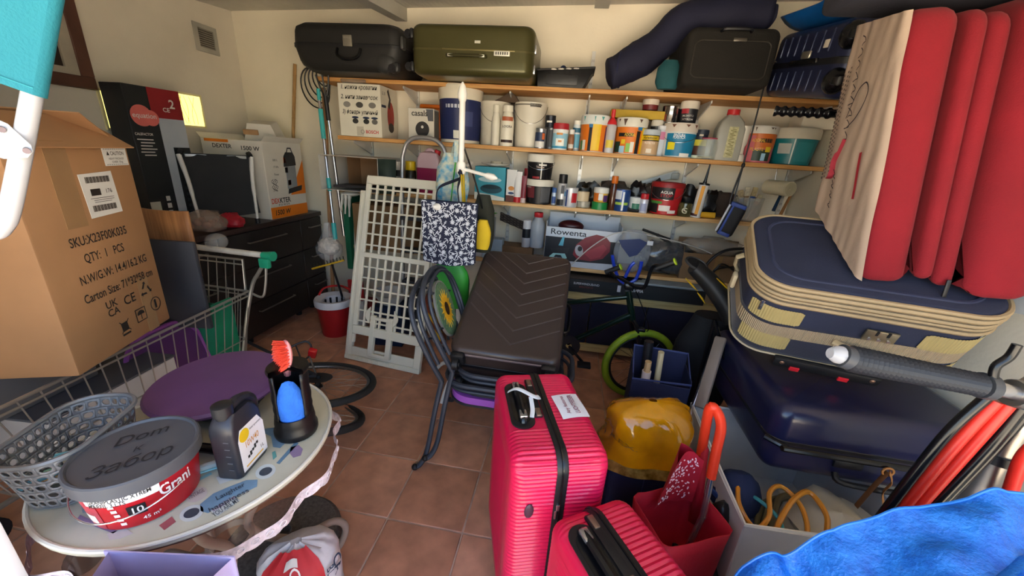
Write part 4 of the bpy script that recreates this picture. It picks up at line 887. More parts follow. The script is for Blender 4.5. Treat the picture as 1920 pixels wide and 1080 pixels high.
for (a, c, n) in (('fr', 'br', 19), ('br', 'bl', 9), ('bl', 'fl', 12), ('fl', 'fr', 9)):
    for i in range(n+1):
        f = i/n; b = MB(); b.tube([rim[a].lerp(rim[c], f), bot[a].lerp(bot[c], f)], .0024, 5); part(b, 'upright_wire', WIRE, ct, world=True)
for i in range(8):
    f = (i+.5)/8; b = MB(); b.tube([bot['fr'].lerp(bot['fl'], f), bot['br'].lerp(bot['bl'], f)], .0024, 5); part(b, 'floor_wire', WIRE, ct, world=True)
HZ = .965; hr = Vector((-1.385, 1.575, HZ)); hl_ = Vector((-2.08, 1.60, HZ))
b = MB(); b.cyl(hr, hl_, .0145, n=12); part(b, 'handle_bar', mt('#cfc7ba', .4, var=.2, vs=12), ct, world=True)
for p, s_ in ((hr, 1), (hl_, -1)):
    b = MB(); b.tube([p+Vector((s_*-.045, 0, 0)), p+Vector((s_*.012, 0, 0))], [.018, .024], 12); b.box(p+Vector((s_*-.03, -.012, -.035)), (.055, .024, .05), r=.008); part(b, 'handle_end', mt('#1f8f6b', .4), ct, world=True)
    q = p+Vector((s_*-.035, -.01, -.04))
    b = MB(); b.tube(smooth([q, q+Vector((s_*-.04, 0, -.05)), Vector((p.x-s_*.13, 1.56, RZ_)), Vector((p.x-s_*.18, 1.50, .45)), Vector((p.x-s_*.20, 1.46, .13))], 5), .009, 8); part(b, 'frame_tube', WIRE, ct, world=True)
    b = MB(); b.tube(smooth([q+Vector((0, .01, .0)), q+Vector((s_*-.01, 0, -.10)), q+Vector((s_*-.03, -.01, -.17)), Vector((p.x-s_*.12, 1.555, RZ_-.01))], 5), .006, 8); part(b, 'handle_wire', WIRE, ct, world=True)
g0 = [Vector((-1.545, 1.56, RZ_)), Vector((-1.545, 1.575, .93)), Vector((-1.98, 1.575, .93)), Vector((-1.98, 1.57, RZ_))]
b = MB(); b.tube(g0, .006, 8); part(b, 'gate_frame', WIRE, ct, world=True)
b = MB(); b.tube([(-1.545, 1.574, .905), (-1.98, 1.574, .905)], .0035, 6); part(b, 'gate_wire', WIRE, ct, world=True)
for i in range(1, 9):
    b = MB(); x = -1.545-.435*i/9; b.tube([(x, 1.575, .93), (x, 1.50, .52)], .0024, 5); part(b, 'gate_wire', WIRE, ct, world=True)
for x in (-1.56, -1.98):
    b = MB(); b.tube([(x, 1.46, .14), (x*.985-.015, .70, .14)], .011, 8); part(b, 'chassis_tube', WIRE, ct, world=True)
    for y in (1.44, .72):
        b = MB(); b.cyl((x-.014, y, .055), (x+.014, y, .055), .055, n=18); b.box((x, y, .115), (.03, .03, .06)); part(b, 'castor', BLK, ct, world=True)
        b = MB(); b.tube([(x, y, .14), (x, y+.02*(1 if y > 1 else -1), .38)], .009, 8); part(b, 'chassis_post', WIRE, ct, world=True)
# contents of the trolley
def inbox(name, label, c, d, hexc, rz=0, parts=()):
    t = thing(name, label, 'box', at(c, rz=rz)); b = MB(); b.box((0, 0, d[2]/2), d, r=.004, seg=1); part(b, 'body', mt(hexc, .5, var=.08), t); return t
t = inbox('storage_box', 'white carton lying at the bottom of the shopping trolley', (-1.645, .93, .408), (.27, .42, .225), '#b9b6b4', rz=.07)
b = MB(); b.box((0, 0, .228), (.275, .425, .008), r=.002, seg=1); part(b, 'lid', mt('#55565a', .5), t)
t = inbox('metal_case', 'grey metal case with a white striped lid under the brown carton', (-1.765, .80, .64), (.28, .32, .15), '#5b5b5c', rz=.07)
b = MB(); b.box((.0, 0, .1515), (.31, .35, .006), r=.002, seg=1); ld = part(b, 'lid', mt('#cfccc8', .45), t)
b = MB(); b.tube([(x*.86, y*.86, .156) for x, y in rrect(.30, .34, .02, 3)], .008, 4, closed=True, flat=.2); part(b, 'lid_stripe', mt('#6a6a6c', .4, .3), ld)
# carton, 71 x 32 x 58
ZB = .80; cBL, cBR = Zp(150, 706, ZB), Zp(320, 597, ZB); ex = (cBR-cBL); cw = ex.length; ex.normalize(); ey = Vector((-ex.y, ex.x, 0))
Mc = Matrix((ex, ey, Vector((0, 0, 1)))).transposed().to_4x4(); Mc.translation = cBL   # local x along face, local y into the box
CD2, CH2 = .50, .655
cb = thing('cardboard_carton', 'large brown cardboard carton printed with shipping marks, standing in the trolley', 'box', Mc)
CBD = mt('#a87c54', .75, var=.10, vs=4, bump=.12, bs=30)
b = MB(); b.box((cw/2, CD2/2, CH2/2), (cw, CD2, CH2), r=.006, seg=2); part(b, 'carton_body', CBD, cb)
b = MB(); b.box((0, 0, .05), (cw, .004, .16), at((cw/2, .004, CH2), rx=math.radians(-58))); b2 = part(b, 'flap', CBD, cb)
b = MB(); b.box((0, 0, .07), (.004, CD2*.9, .14), at((cw-.004, CD2/2, CH2), ry=math.radians(-55))); part(b, 'flap', CBD, cb)
b = MB(); b.box((0, 0, .11), (cw, .004, .20), at((cw/2, CD2-.004, CH2), rx=math.radians(72))); part(b, 'flap', CBD, cb)
b = MB(); b.box((cw*.78, -.0007, .10), (.05, .0012, .20)); part(b, 'tape', mt('#9a7650', .25, var=.1), cb)
b = MB(); b.box((cw*.35, -.0007, CH2-.12), (.07, .0012, .24)); part(b, 'tape', mt('#9a7650', .25, var=.1), cb)
def ff(x, z): return face_front(x, -.0016, z)
KI = mt('#2c231d', .7, var=0)
for s_, x, z, w_ in (('SKU:X23F00K035', .50, .375, .52), ('QTY:  1   PCS', .50, .322, .37), ('N.W/G.W: 14.4/16.2 KG', .56, .262, .66), ('Carton Size: 71*32*58 cm', .565, .205, .70)):
    b = MB(); text_on(b, s_, .04, ff(cw*x, z), .012, fitw=cw*w_, sy=.95); part(b, 'lettering', KI, cb)
for s_, x, z, sz in (('UK', .42, .160, .034), ('CA', .42, .132, .034), ('CE', .60, .148, .044)):
    b = MB(); text_on(b, s_, sz, ff(cw*x, z), .012); part(b, 'approval_mark', KI, cb)
def recyc(cx, cz, r):
    for k in range(3):
        b = MB(); a = math.radians(90+120*k); MM = ff(cx, cz) @ Matrix.Rotation(a-PI/2, 4, 'Z')
        b.prism([(-r*.75, -r*.35), (-r*.38, -r*.35), (r*.02, r*.32), (r*.2, r*.22), (r*.08, r*.72), (-r*.42, r*.58), (-r*.22, r*.47)], 0, .0006, MM @ Matrix.Scale(.62, 4) @ Matrix.Translation((.0, r*.6, 0))); part(b, 'recycling_arrow', KI, cb)
recyc(cw*.79, .155, .036)
b = MB(); MM = ff(cw*.67, .078); b.prism([(-.024, -.024), (.024, -.024), (.024, .024), (-.024, .024), (-.024, .021), (.021, .021), (.021, -.021), (-.024, -.021)], 0, .0006, MM); b.prism([(-.021, -.021), (-.024, -.021), (-.024, .024), (-.021, .024)], 0, .0006, MM)
b.prism([(.017*math.cos(a), .001+.015*math.sin(a)) for a in [PI*i/10 for i in range(11)]], 0, .0006, MM); b.box((0, -.008, 0), (.002, .018, .0012), MM); part(b, 'umbrella_mark', KI, cb)
b = MB(); MM = ff(cw*.86, .088); b.lathe([(.023, 0), (.026, 0), (.026, .0006), (.023, .0006)], 24, MM); b.box((0, 0, 0), (.008, .03, .0012), MM); b.sph((0, .012, 0), (.006, .006, .001), 8, MM); part(b, 'triman_mark', KI, cb)
b = MB(); MM = ff(cw*.48, .068); b.box((0, 0, 0), (.026, .03, .0012), MM @ Matrix.Rotation(.05, 4, 'Z')); b.ribbon([(-.02, -.02, .0008), (.02, .022, .0008)], .003, (0, 0, 1), MM); b.ribbon([(-.02, .022, .0008), (.02, -.02, .0008)], .003, (0, 0, 1), MM); b.box((0, -.026, 0), (.034, .006, .0012), MM); part(b, 'bin_mark', KI, cb)
lbm = mt('#d9d5cd', .55, var=.03)
b = MB(); b.box((0, 0, 0), (.125, .13, .001), ff(cw*.62, .50) @ Matrix.Rotation(.04, 4, 'Z')); lb = part(b, 'shipping_label', lbm, cb)
b = MB()
for zz in (.545, .46):
    for q in range(22): b.box((cw*.62-.045+q*.0042, -.0028, zz), (.0014+.0016*((q*7) % 3)/2, .0006, .018))
b.box((cw*.62-.02, -.0028, .508), (.036, .0006, .02)); text_on(b, '176', .018, face_front(cw*.62+.03, -.0030, .508)); text_on(b, 'A', .018, face_front(cw*.62-.02, -.0036, .508))
for q in range(3): b.box((cw*.62+.005*(q % 2), -.0028, .490-q*.006), (.09-.012*(q % 3), .0006, .0012))
part(b, 'barcode', KI, lb, stuff=True)
b = MB(); b.box((0, 0, 0), (.098, .055, .001), ff(cw-.062, CH2-.045)); lb = part(b, 'caution_label', lbm, cb)
b = MB(); text_on(b, '▲ CAUTION', .02, face_front(cw-.062, -.003, CH2-.035), .01, fitw=.072, sy=.8); text_on(b, 'HEAVY PACKAGE', .009, face_front(cw-.062, -.003, CH2-.051), .004, fitw=.062); text_on(b, 'OVER 15kg', .009, face_front(cw-.06, -.003, CH2-.061), .004, fitw=.045)
for q in range(10):
    for zz in (-.028, .028): b.box((cw-.103+q*.009, -.0028, CH2-.045+zz*.85), (.005, .0005, .0014))
part(b, 'lettering', KI, lb, stuff=True)
# plywood chair back, dark grey panel, green crate, purple plastic
pts = [(-.14+.28*i/10, -.03*math.cos((i/5-1)*1.2)) for i in range(11)]
b = MB(); b.grid(lambda u, v: (-.11+.22*u, .05*(1-math.cos((u-.5)*2)), v*.30), 12, 4); o = solo(b, 'plywood_backrest', wood('#8a5a34', '#b07a4a', 'Z', 3), 'curved reddish plywood chair back standing in the trolley behind the brown carton', 'backrest', at((-1.745, 1.40, .875), rz=.1)); o.modifiers.new('thick', 'SOLIDIFY').thickness = .012
b = MB(); b.box((0, 0, .19), (.26, .02, .40), r=.005); solo(b, 'dark_board', mt('#33343a', .6, var=.1), 'flat dark grey panel wedged in the trolley behind the brown carton', 'board', at((-1.66, 1.32, .68), rz=.15))
gc = thing('plastic_crate', 'green plastic crate standing in the handle end of the trolley', 'crate', at((-1.70, 1.40, .42)))
GRN = mt('#157a58', .45, var=.1)
for s_ in (-1, 1):
    b = MB(); b.box((s_*.128, .04, .17), (.006, .11, .34)); part(b, 'end_panel', GRN, gc); b = MB(); b.box((0, .04+s_*.053, .15), (.25, .005, .29)); part(b, 'side_panel', GRN, gc)
b = MB(); b.box((0, .04, .006), (.25, .10, .008)); part(b, 'crate_floor', GRN, gc)
t = thing('purple_lid', 'purple plastic lid leaning inside the trolley beside the green crate', 'lid', at((-1.60, 1.22, .40), ry=-.25, rz=.1))
b = MB(); b.prism(rrect(.34, .30, .12, 8), -.006, .006, Matrix(((0, 0, 1, 0), (1, 0, 0, 0), (0, 1, 0, .16), (0, 0, 0, 1)))); part(b, 'panel', mt('#5b2f6b', .45, var=.08), t)
b = MB(); b.tube([(0.006, x, y+.16) for x, y in rrect(.34, .30, .12, 8)], .009, 6, closed=True); part(b, 'raised_rim', mt('#8a4a96', .45), t)
b = MB(); b.sph((0, 0, 0), (.05, .05, .042), 20); solo(b, 'glass_globe', film('#c9c6c0', .22, .05), 'clear glass globe resting by the trolley handle', 'globe', at((-1.72, 1.62, HZ+.03)))

# ================================================================== bicycle lying on the floor
TY = mt('#2b2b2b', .8, var=.15, bump=.3, bs=150)
by = thing('bicycle', 'city bicycle with a rear rack lying on the tiles behind the round table', 'bicycle', (-1.6, 1.8, 0))
def bike_wheel(c, n, r, name, refl=None):
    MM = frame(Vector(c), Vector((0, 0, 1)).cross(Vector(n)) if abs(Vector(n).normalized().z) < .99 else (1, 0, 0), n)
    b = MB(); b.tube([(r*math.cos(a), r*math.sin(a), 0) for a in [2*PI*i/48 for i in range(48)]], .021, 10, closed=True, M=MM); ty = part(b, name, TY, by, world=True)
    b = MB(); b.tube([((r-.026)*math.cos(a), (r-.026)*math.sin(a), 0) for a in [2*PI*i/48 for i in range(48)]], .010, 8, closed=True, M=MM); part(b, 'rim', mt('#6d6a66', .35, .7), ty, world=True)
    b = MB(); b.cyl(MM @ Vector((0, 0, -.05)), MM @ Vector((0, 0, .05)), .016, n=12); b.lathe([(.016, -.02), (.03, -.02), (.03, -.016), (.016, -.016)], 16, MM); part(b, 'hub', BLK, ty, world=True)
    for k in range(28):
        a = 2*PI*k/28; s_ = 1 if k % 2 else -1; b = MB(); b.tube([MM @ Vector((.016*math.cos(a+.6*s_), .016*math.sin(a+.6*s_), s_*.025)), MM @ Vector(((r-.03)*math.cos(a), (r-.03)*math.sin(a), 0))], .0013, 4); part(b, 'spoke', mt('#9a9894', .35, .7), ty, world=True)
    if refl is not None:
        b = MB(); b.box((0, 0, 0), (.018, .06, .014), MM @ Matrix.Rotation(refl, 4, 'Z') @ Matrix.Translation((r*.72, 0, .008)), r=.004); part(b, 'wheel_reflector', mt('#d8801c', .25, var=.15), ty, world=True)
    return MM
w1c = Zp(596, 718, .165); MM = bike_wheel(w1c, (.02, .22, .97), .305, 'rear_wheel', .35)
w2c = Zp(572, 778, .10); bike_wheel(w2c, (.05, .42, .90), .29, 'front_wheel')
b = MB(); b.lathe([(.02, .03), (.075, .03), (.078, .034), (.02, .034)], 24, MM); part(b, 'sprocket', mt('#3a3a3a', .4, .6), by, world=True)
b = MB(); b.grid(lambda u, v: tuple(MM @ Vector(((.335+.010*math.cos((v-.5)*3))*math.cos(1.15+1.0*u), (.335+.010*math.cos((v-.5)*3))*math.sin(1.15+1.0*u), (v-.5)*.055))), 20, 6); part(b, 'mudguard', mt('#b5b3b0', .25, .85), by, world=True).modifiers.new('thick', 'SOLIDIFY').thickness = .002
rp = Zp(586, 662, .30); b = MB(); b.box((0, 0, 0), (.045, .03, .075), Matrix.Translation(rp) @ Euler((.5, .35, .3)).to_matrix().to_4x4(), r=.006); part(b, 'rear_reflector', mt('#c01820', .25, var=.15), by, world=True)
R0, R1, R2, R3 = Zp(500, 675, .30), Zp(572, 640, .36), Zp(580, 668, .28), Zp(520, 700, .24)
b = MB(); b.tube(smooth([R0, R1, R2, R3], 5), .006, 6); rk = part(b, 'rack_frame', BLK, by, world=True)
for f in (.25, .5, .75): b = MB(); b.tube([R0.lerp(R1, f), R3.lerp(R2, f)], .0045, 6); part(b, 'rack_bar', BLK, rk, world=True)
b = MB(); b.tube([R2, w1c+Vector((0, .0, .04))], .005, 6); part(b, 'rack_stay', mt('#7a7876', .4, .6), rk, world=True)
bb = w1c+Vector((-.42, -.12, .0)); hd = bb+Vector((-.05, -.48, .06))
for nm, p, q, r_ in (('chain_stay', w1c+Vector((0, 0, .05)), bb, .010), ('seat_stay', w1c+Vector((0, 0, .05)), bb+Vector((-.20, .28, .12)), .009), ('seat_tube', bb, bb+Vector((-.28, .36, .16)), .014), ('down_tube', bb, hd, .016), ('top_tube', bb+Vector((-.20, .28, .12)), hd+Vector((-.12, .12, .06)), .014)):
    b = MB(); b.cyl(p, q, r_, n=10); part(b, nm, mt('#3c3f45', .4, .4), by, world=True)
# ================================================================== things on the floor under the table
b = MB(); b.lathe([(0, 0), (.20, 0), (.205, .01), (.205, .05), (.19, .065), (.04, .072), (.035, .10), (.03, .10), (.03, .06), (0, .06)], 36); solo(b, 'concrete_weight', mt('#5d5854', .85, var=.3, vs=90), 'round grey speckled parasol weight on the tiles under the table', 'weight', Zp(535, 1030, 0))
sk = Zp(590, 1060, .0); t = thing('plaster_sack', 'red and white printed plaster sack standing on the tiles', 'sack', at((sk.x+.055, sk.y-.12, 0), rz=math.radians(38)))
def sackf(w_, d_, h, seed):
    def f(u, v):
        a = 2*PI*u; c, s_ = math.cos(a), math.sin(a); k = (abs(c)**2.6+abs(s_)**2.6)**(-1/2.6); tp = (1-.10*v)*math.sqrt(max(.02, 1-max(0, (v-.70)/.30)**2.4)); zz = h*v; q = 1+.06*noise.noise(Vector((c*2, s_*2, v*3+seed)))+.03*noise.noise(Vector((c*7, s_*7, v*9+seed)))
        return Vector((c*k*w_/2*tp*q, s_*k*d_/2*tp*q*(1+.25*math.sin(PI*v)), zz+.012*noise.noise(Vector((c*3, s_*3, seed)))*v))
    return f
F = sackf(.25, .17, .30, 4)
b = MB(); b.grid(F, 40, 14, cu=True); n0 = len(b.v); b.add([F(i/40, 1) for i in range(40)], [tuple(range(40))]); sb = part(b, 'sack_body', mt('#d4cfd0', .7, var=.1, bump=.4, bs=25), t)
def sackband(u0, u1, v0, v1, m, nm):
    b = MB(); b.grid(lambda u, v: (lambda p: (lambda q: (p.x+.006*q.x, p.y+.006*q.y, p.z+.004))(Vector((p.x, p.y)).normalized()))(F(u0+(u1-u0)*u, v0+(v1-v0)*v)), 12, 10); return part(b, nm, m, t)
sackband(.58, .84, .02, .985, mt('#c2272e', .6, var=.12), 'red_band')
def sacktext(s_, u0, v0, size, m, rot=False):
    v, f = txm(s_, size, .01); b = MB(); vs = []
    for p in v:
        du, dv = (p.x/.75, p.y/.30) if not rot else (p.y/.75, -p.x/.30)
        q = F(u0+du, v0+dv); e_ = Vector((q.x, q.y)).normalized(); vs.append((q.x+.010*e_.x, q.y+.010*e_.y, q.z+.006))
    b.add(vs, f); part(b, 'lettering', m, t)
sacktext('CAMLAN', .735, .62, .042, mt('#f1e9e6', .6), True); sacktext('BLANCO', .672, .64, .032, mt('#f1e9e6', .6), True); sacktext('CA', .90, .70, .05, mt('#2b3a50', .6), True); sacktext('BL', .86, .70, .035, mt('#2b3a50', .6), True)
sackband(.69, .75, .90, .95, mt('#e2ddd8', .6), 'white_diamond')
lg_ = thing('gift_bag', 'lilac paper gift bag with a white ribbon handle in front of the round table', 'bag', at((-.66, .372, 0), rz=math.radians(8)))
LI = mt('#bfb2dc', .6, var=.08, bump=.3, bs=12)
stool_h = .34
for s_, pts in ((-1, [(-.13, stool_h), (.10, stool_h), (.115, .755), (.085, .775), (-.02, .79), (-.05, .788), (-.16, .73)]), (1, [(-.13, stool_h), (.10, stool_h), (.11, .74), (-.14, .735)])):
    b = MB(); b.prism(pts, -.0015, .0015, Matrix(((1, 0, 0, 0), (0, 0, -1, s_*.045), (0, 1, 0, 0), (0, 0, 0, 1)))); part(b, 'front_sheet' if s_ < 0 else 'back_sheet', LI, lg_)
for x in (-.13, .105):
    b = MB(); b.add([(x, -.045, stool_h), (x-.008*(1 if x > 0 else -1), 0, stool_h), (x, .045, stool_h), (x, .045, .735), (x-.015*(1 if x > 0 else -1), 0, .735), (x, -.045, .735)], [(0, 1, 4, 5), (1, 2, 3, 4)]); part(b, 'gusset', LI, lg_)
b = MB(); b.box((-.012, 0, stool_h+.002), (.23, .088, .003)); part(b, 'bag_floor', LI, lg_)
b = MB(); b.tube(smooth([(.03, -.05, .76), (.045, -.052, .79), (.075, -.05, .78), (.095, -.05, .74), (.09, -.05, .66)], 5), .016, 6, flat=.1); part(b, 'ribbon', mt('#d9d2e4', .5), lg_)
st = thing('step_stool', 'black plastic step stool under the lilac gift bag', 'stool', (-.66, .372, 0))
b = MB(); b.box((0, 0, stool_h-.02), (.32, .20, .036), r=.01); part(b, 'top', BLK, st)
for sx in (-1, 1):
    b = MB(); b.box((sx*.135, 0, (stool_h-.04)/2), (.03, .19, stool_h-.04), r=.006); part(b, 'side_leg', BLK, st)
# ================================================================== turquoise folding chair close by the left edge
TQ = mt('#2d8b9b', .75, var=.06, bump=.25, bs=260); WTB = mt('#c4c4c6', .3, var=.03)
fc = thing('folding_chair', 'turquoise canvas folding chair with a white tube frame by the door post', 'chair', (-1.1, .42, 0))
d0 = .56
P = [Dp(98.6, -45, d0), Dp(79, 70, d0), Dp(58.3, 190, d0), Dp(38, 300, d0), Dp(18, 395, d0), Dp(4, 425, d0), Dp(-14, 436, d0), Dp(-60, 425, d0+.02)]
b = MB(); b.tube(smooth(P, 5), .0115, 12); part(b, 'frame_tube', WTB, fc, world=True)
view = (Dp(80, 90, d0)-CAM).normalized(); ax = (Dp(94, -30, d0)-Dp(58, 180, d0)).normalized(); side = ax.cross(view).normalized()
if side.x < 0: side = -side
b = MB()
def fab2(u, v):
    top, botm = Dp(96, -30, d0), Dp(60, 176, d0); base = botm.lerp(top, v); r = .0150
    if u < .4: a = -PI/2+PI*(u/.4)*1.0; return base+side*r*math.cos(a)*1.0-view*r*math.sin(-a)*-1*-1
    f = (u-.4)/.6; return base-side*.30*f+view*(r*(1-.5*f))*1.0-ax*(-.02*f)
def fab3(u, v):
    top, botm = Dp(96, -30, d0), Dp(60, 176, d0); base = botm.lerp(top, v); r = .0150; f = u; return base-side*(.30*f)-view*(r*(1-.6*f))-ax*(-.015*f)
b.grid(fab2, 20, 6); b.grid(fab3, 10, 6); part(b, 'canvas_back', TQ, fc, world=True)
b = MB()
for vv in (.06, .965): b.tube([fab3(i/8, vv)-view*.0012 for i in range(9)], .0012, 4)
part(b, 'seam_stitching', mt('#3a9fae', .8), fc, world=True, stuff=True)
b = MB(); J = [Dp(0, 226, d0-.014), Dp(14, 232, d0-.014), Dp(58, 272, d0-.014), Dp(62, 284, d0-.014), Dp(52, 296, d0-.014), Dp(8, 298, d0-.014), Dp(-20, 290, d0-.014), Dp(-20, 236, d0-.014)]
n = len(J); b.add(J+[p+view*.004 for p in J], [tuple(range(n)), tuple(range(2*n-1, n-1, -1))]+[(i, (i+1) % n, n+(i+1) % n, n+i) for i in range(n)]); jp = part(b, 'hinge_plate', WTB, fc, world=True)
for px, py in ((3, 243), (50, 283)):
    p = Dp(px, py, d0-.018); b = MB(); b.cyl(p-view*.001, p+view*.010, .004, n=10); part(b, 'bolt', mt('#6a5f66', .4, .5), jp, world=True)
fp = Vector((-1.62, .30, .012)); hinge = Dp(-20, 262, d0+.004)
for p0, foot in ((hinge, fp), (Dp(-60, 425, d0+.02), fp+Vector((.02, -.22, 0)))):
    b = MB(); b.tube(smooth([p0, p0.lerp(foot, .5)+Vector((-.03, 0, 0)), foot], 6), .0115, 10); lg = part(b, 'leg', WTB, fc, world=True)
    b = MB(); b.sph(foot, (.018, .018, .012), 10); part(b, 'foot_cap', BLK, lg, world=True)
# ================================================================== corner by the chest: sticks, mop, bucket
def stick(name, label, cat, pts, r, m, n=10): b = MB(); b.tube(pts, r, n); return solo(b, name, m, label, cat)
t = thing('bamboo_pole', 'thin bamboo pole leaning in the corner behind the vacuum carton', 'pole', Vector((-2.33, 3.10, CT))); p0, p1 = Yp(553, 120, 3.12), Yp(538, 252, 3.04); dd = (p1-p0)/(p0.z-p1.z); p1.y = 3.115
b = MB(); b.tube([p0, Vector((p1.x, 3.115, p1.z)), Vector((p1.x-.03, 3.12, CT+.002))], .013, 8); part(b, 'pole', wood('#8f6b3c', '#b58b55', 'Z'), t, world=True)
for f in (.15, .45, .75): b = MB(); q = p0.lerp(p1, f); b.sph(q, (.016, .016, .006), 8); part(b, 'node', wood('#8f6b3c', '#b58b55', 'Z'), t, world=True)
c = Yp(590, 165, 3.14); t = thing('cable_coil', 'black ribbed cable hung in a coil below the black suitcase', 'cable', c)
for k in range(5):
    b = MB(); r = .135-.018*k; b.tube([(.06+.028*(k-2)+r*.9*math.cos(a+.2), -.012*k, .02*k+r*1.1*math.sin(a)) for a in [2*PI*i/28 for i in range(28)]], .0055, 6, closed=True); part(b, 'loop', BLK, t)
b = MB(); b.tube([(0, .05, .15), (0, -.06, .15), (0, -.065, .165)], .005, 6); part(b, 'hook', CHROME, t)
tp_, bt_ = Yp(597, 172, 2.80), Yp(626, 425, 2.72); dd = (bt_-tp_)
mp = thing('mop', 'mop with a chrome and turquoise telescopic handle, its head bagged in clear plastic', 'mop', (bt_.x, bt_.y, .5))
b = MB(); b.cyl(tp_, bt_+dd*.12, .0105, n=10); part(b, 'handle', CHROME, mp, world=True)
for f0, f1, r_ in ((.12, .33, .017), (.62, .72, .016), (.97, 1.10, .018), (-.02, .06, .013)):
    b = MB(); b.cyl(tp_+dd*f0, tp_+dd*f1, r_, n=10); part(b, 'turquoise_sleeve', mt('#35a3a3', .4), mp, world=True)
hc_ = Yp(617, 462, 2.70)
b = MB(); b.sph(hc_, (.085, .07, .07), 22, fn=lambda d: 1+.22*noise.noise(d*6)); part(b, 'mop_head', mt('#c9bfb2', .9, var=.25, vs=45, bump=1, bs=60), mp, world=True)
b = MB(); b.lathe([(.02, .19), (.03, .14), (.06, .07), (.10, 0), (.098, -.05), (.06, -.10), (.02, -.13), (.015, -.16)], 24, at(hc_)); part(b, 'plastic_bag', film('#d8dbe0', .22, .12, .6, 30), mp, world=True)
p0, p1 = Yp(607, 165, 2.92), Yp(613, 330, 2.88); t = thing('broom_pole', 'brown wooden broom pole standing beside the turquoise mop', 'pole', (p1.x, 2.84, 0))
b = MB(); b.cyl(p0, Vector((p1.x-.02, 2.82, .004)), .016, n=10); part(b, 'pole', wood('#8d6540', '#a97c50', 'Z'), t, world=True)
b = MB(); b.cyl(p1+Vector((0, -.002, -.03)), p1+Vector((0, -.002, .02)), .019, n=10); part(b, 'ferrule', BLK, t, world=True)
p0, p1 = Yp(606, 150, 2.83), Yp(625, 292, 2.83); dd = p1-p0; t = thing('garden_fork', 'black-tined hand fork on a silver pole beside the mop', 'fork', (p1.x, 2.83, 1.2))
b = MB(); b.cyl(p0+dd*.52, p1+dd*1.2, .012, n=10); part(b, 'silver_pole', CHROME, t, world=True); b = MB(); b.cyl(p0+dd*.2, p0+dd*.52, .016, n=10); part(b, 'socket', BLK, t, world=True)
for q in (-1, 0, 1): b = MB(); b.tube(smooth([p0+dd*.25, p0+dd*.1+Vector((q*.03, 0, 0)), p0+Vector((q*.05, -.01, .03))], 4), .006, 6); part(b, 'tine', BLK, t, world=True)
bc = Vector((-1.80, 2.63, 0)); t = thing('mop_bucket', 'red mop bucket with a white wringer on the tiles by the chest', 'bucket', bc)
b = MB(); b.lathe([(0, .004), (.10, .004), (.105, 0), (.11, .01), (.135, .27), (.14, .275), (.132, .275), (.105, .02), (0, .02)], 28); part(b, 'bucket_body', mt('#a81d20', .4, var=.08), t)
b = MB(); b.lathe([(.139, .255), (.148, .26), (.15, .30), (.142, .315), (.085, .30), (.075, .22), (.0, .20)], 28); wr = part(b, 'wringer', mt('#d5d3d6', .45), t)
for k in range(10):
    a = 2*PI*k/10; b = MB(); b.box((.078*math.cos(a), .078*math.sin(a), .262), (.012, .012, .05)); part(b, 'wringer_slot', BLK, wr)
b = MB(); b.tube(smooth([(-.14, 0, .30), (-.12, .06, .36), (0, .10, .38), (.12, .06, .36), (.14, 0, .30)], 5), .010, 8, flat=.6); part(b, 'bail', mt('#b01e22', .4), t)
p = Yp(655, 455, 2.74); t = thing('dustpan', 'red dustpan on a white upright handle behind the mop bucket', 'dustpan', (p.x, 2.78, 0))
b = MB(); b.cyl((p.x, 2.80, .40), (p.x+.02, 2.82, 1.0), .011, n=10); part(b, 'handle', mt('#dcdad6', .4), t, world=True); b = MB(); b.box((p.x-.01, 2.80, .33), (.14, .02, .18), r=.01); part(b, 'pan', mt('#b01e22', .4), t, world=True); b = MB(); b.box((p.x-.01, 2.80, .12), (.16, .06, .24), r=.01); part(b, 'holder', mt('#c9c7c4', .5), t, world=True)
q0, q1 = Yp(585, 504, 2.60), Yp(645, 488, 2.62); t = thing('garden_rake', 'yellow toothed rake head hanging under the bagged mop', 'rake', q0.lerp(q1, .5))
b = MB(); b.cyl(q0, q1, .008, n=8); part(b, 'rake_bar', mt('#c9a227', .5), t, world=True)
for k in range(11): b = MB(); q = q0.lerp(q1, k/10); b.cyl(q, q+Vector((0, -.01, .035)), .0035, n=6); part(b, 'tine', mt('#2c2a22', .5), t, world=True)
b = MB(); b.cyl(q0.lerp(q1, .62), Vector((q0.lerp(q1, .62).x, 2.80, .004)), .009, n=8); part(b, 'rake_handle', BLK, t, world=True)
b = MB(); b.box((0, 0, .31), (.05, .20, .62), r=.01); solo(b, 'parasol_bag', mt('#0e5a3c', .8, var=.12, bump=.3, bs=80), 'folded dark green parasol bundle standing behind the mop and gloves', 'bundle', at((-1.76, 2.93, .5)))
# ================================================================== folded red cushion with a printed cream cover
def rpoly(pts, r, n=5):
    out = []; k = len(pts)
    for i in range(k):
        p = Vector(pts[i]); a = (Vector(pts[i-1])-p); c = (Vector(pts[(i+1) % k])-p); ra = min(r, a.length*.45, c.length*.45); a = p+a.normalized()*ra; c = p+c.normalized()*ra
        for j in range(n+1): t_ = j/n; out.append(tuple(a*(1-t_)**2+p*2*t_*(1-t_)+c*t_**2))
    return out
RED = mt('#7c0c1a', .9, var=.10, vs=5, bump=.35, bs=260, sheen=.03); CRM = mt('#bda693', .85, var=.07, vs=5, bump=.9, bs=14)
rb = Vector((1.035, 1.435, 1.143)); shear = Matrix.Identity(4); shear[0][2] = -.15; shear[1][2] = .04
Mq = Matrix.Translation(rb) @ Matrix.Rotation(math.radians(-9), 4, 'Z') @ shear
rc = thing('folded_cushion', 'thick red folded cushion with a printed cream side standing on the navy suitcase', 'cushion', Mq)
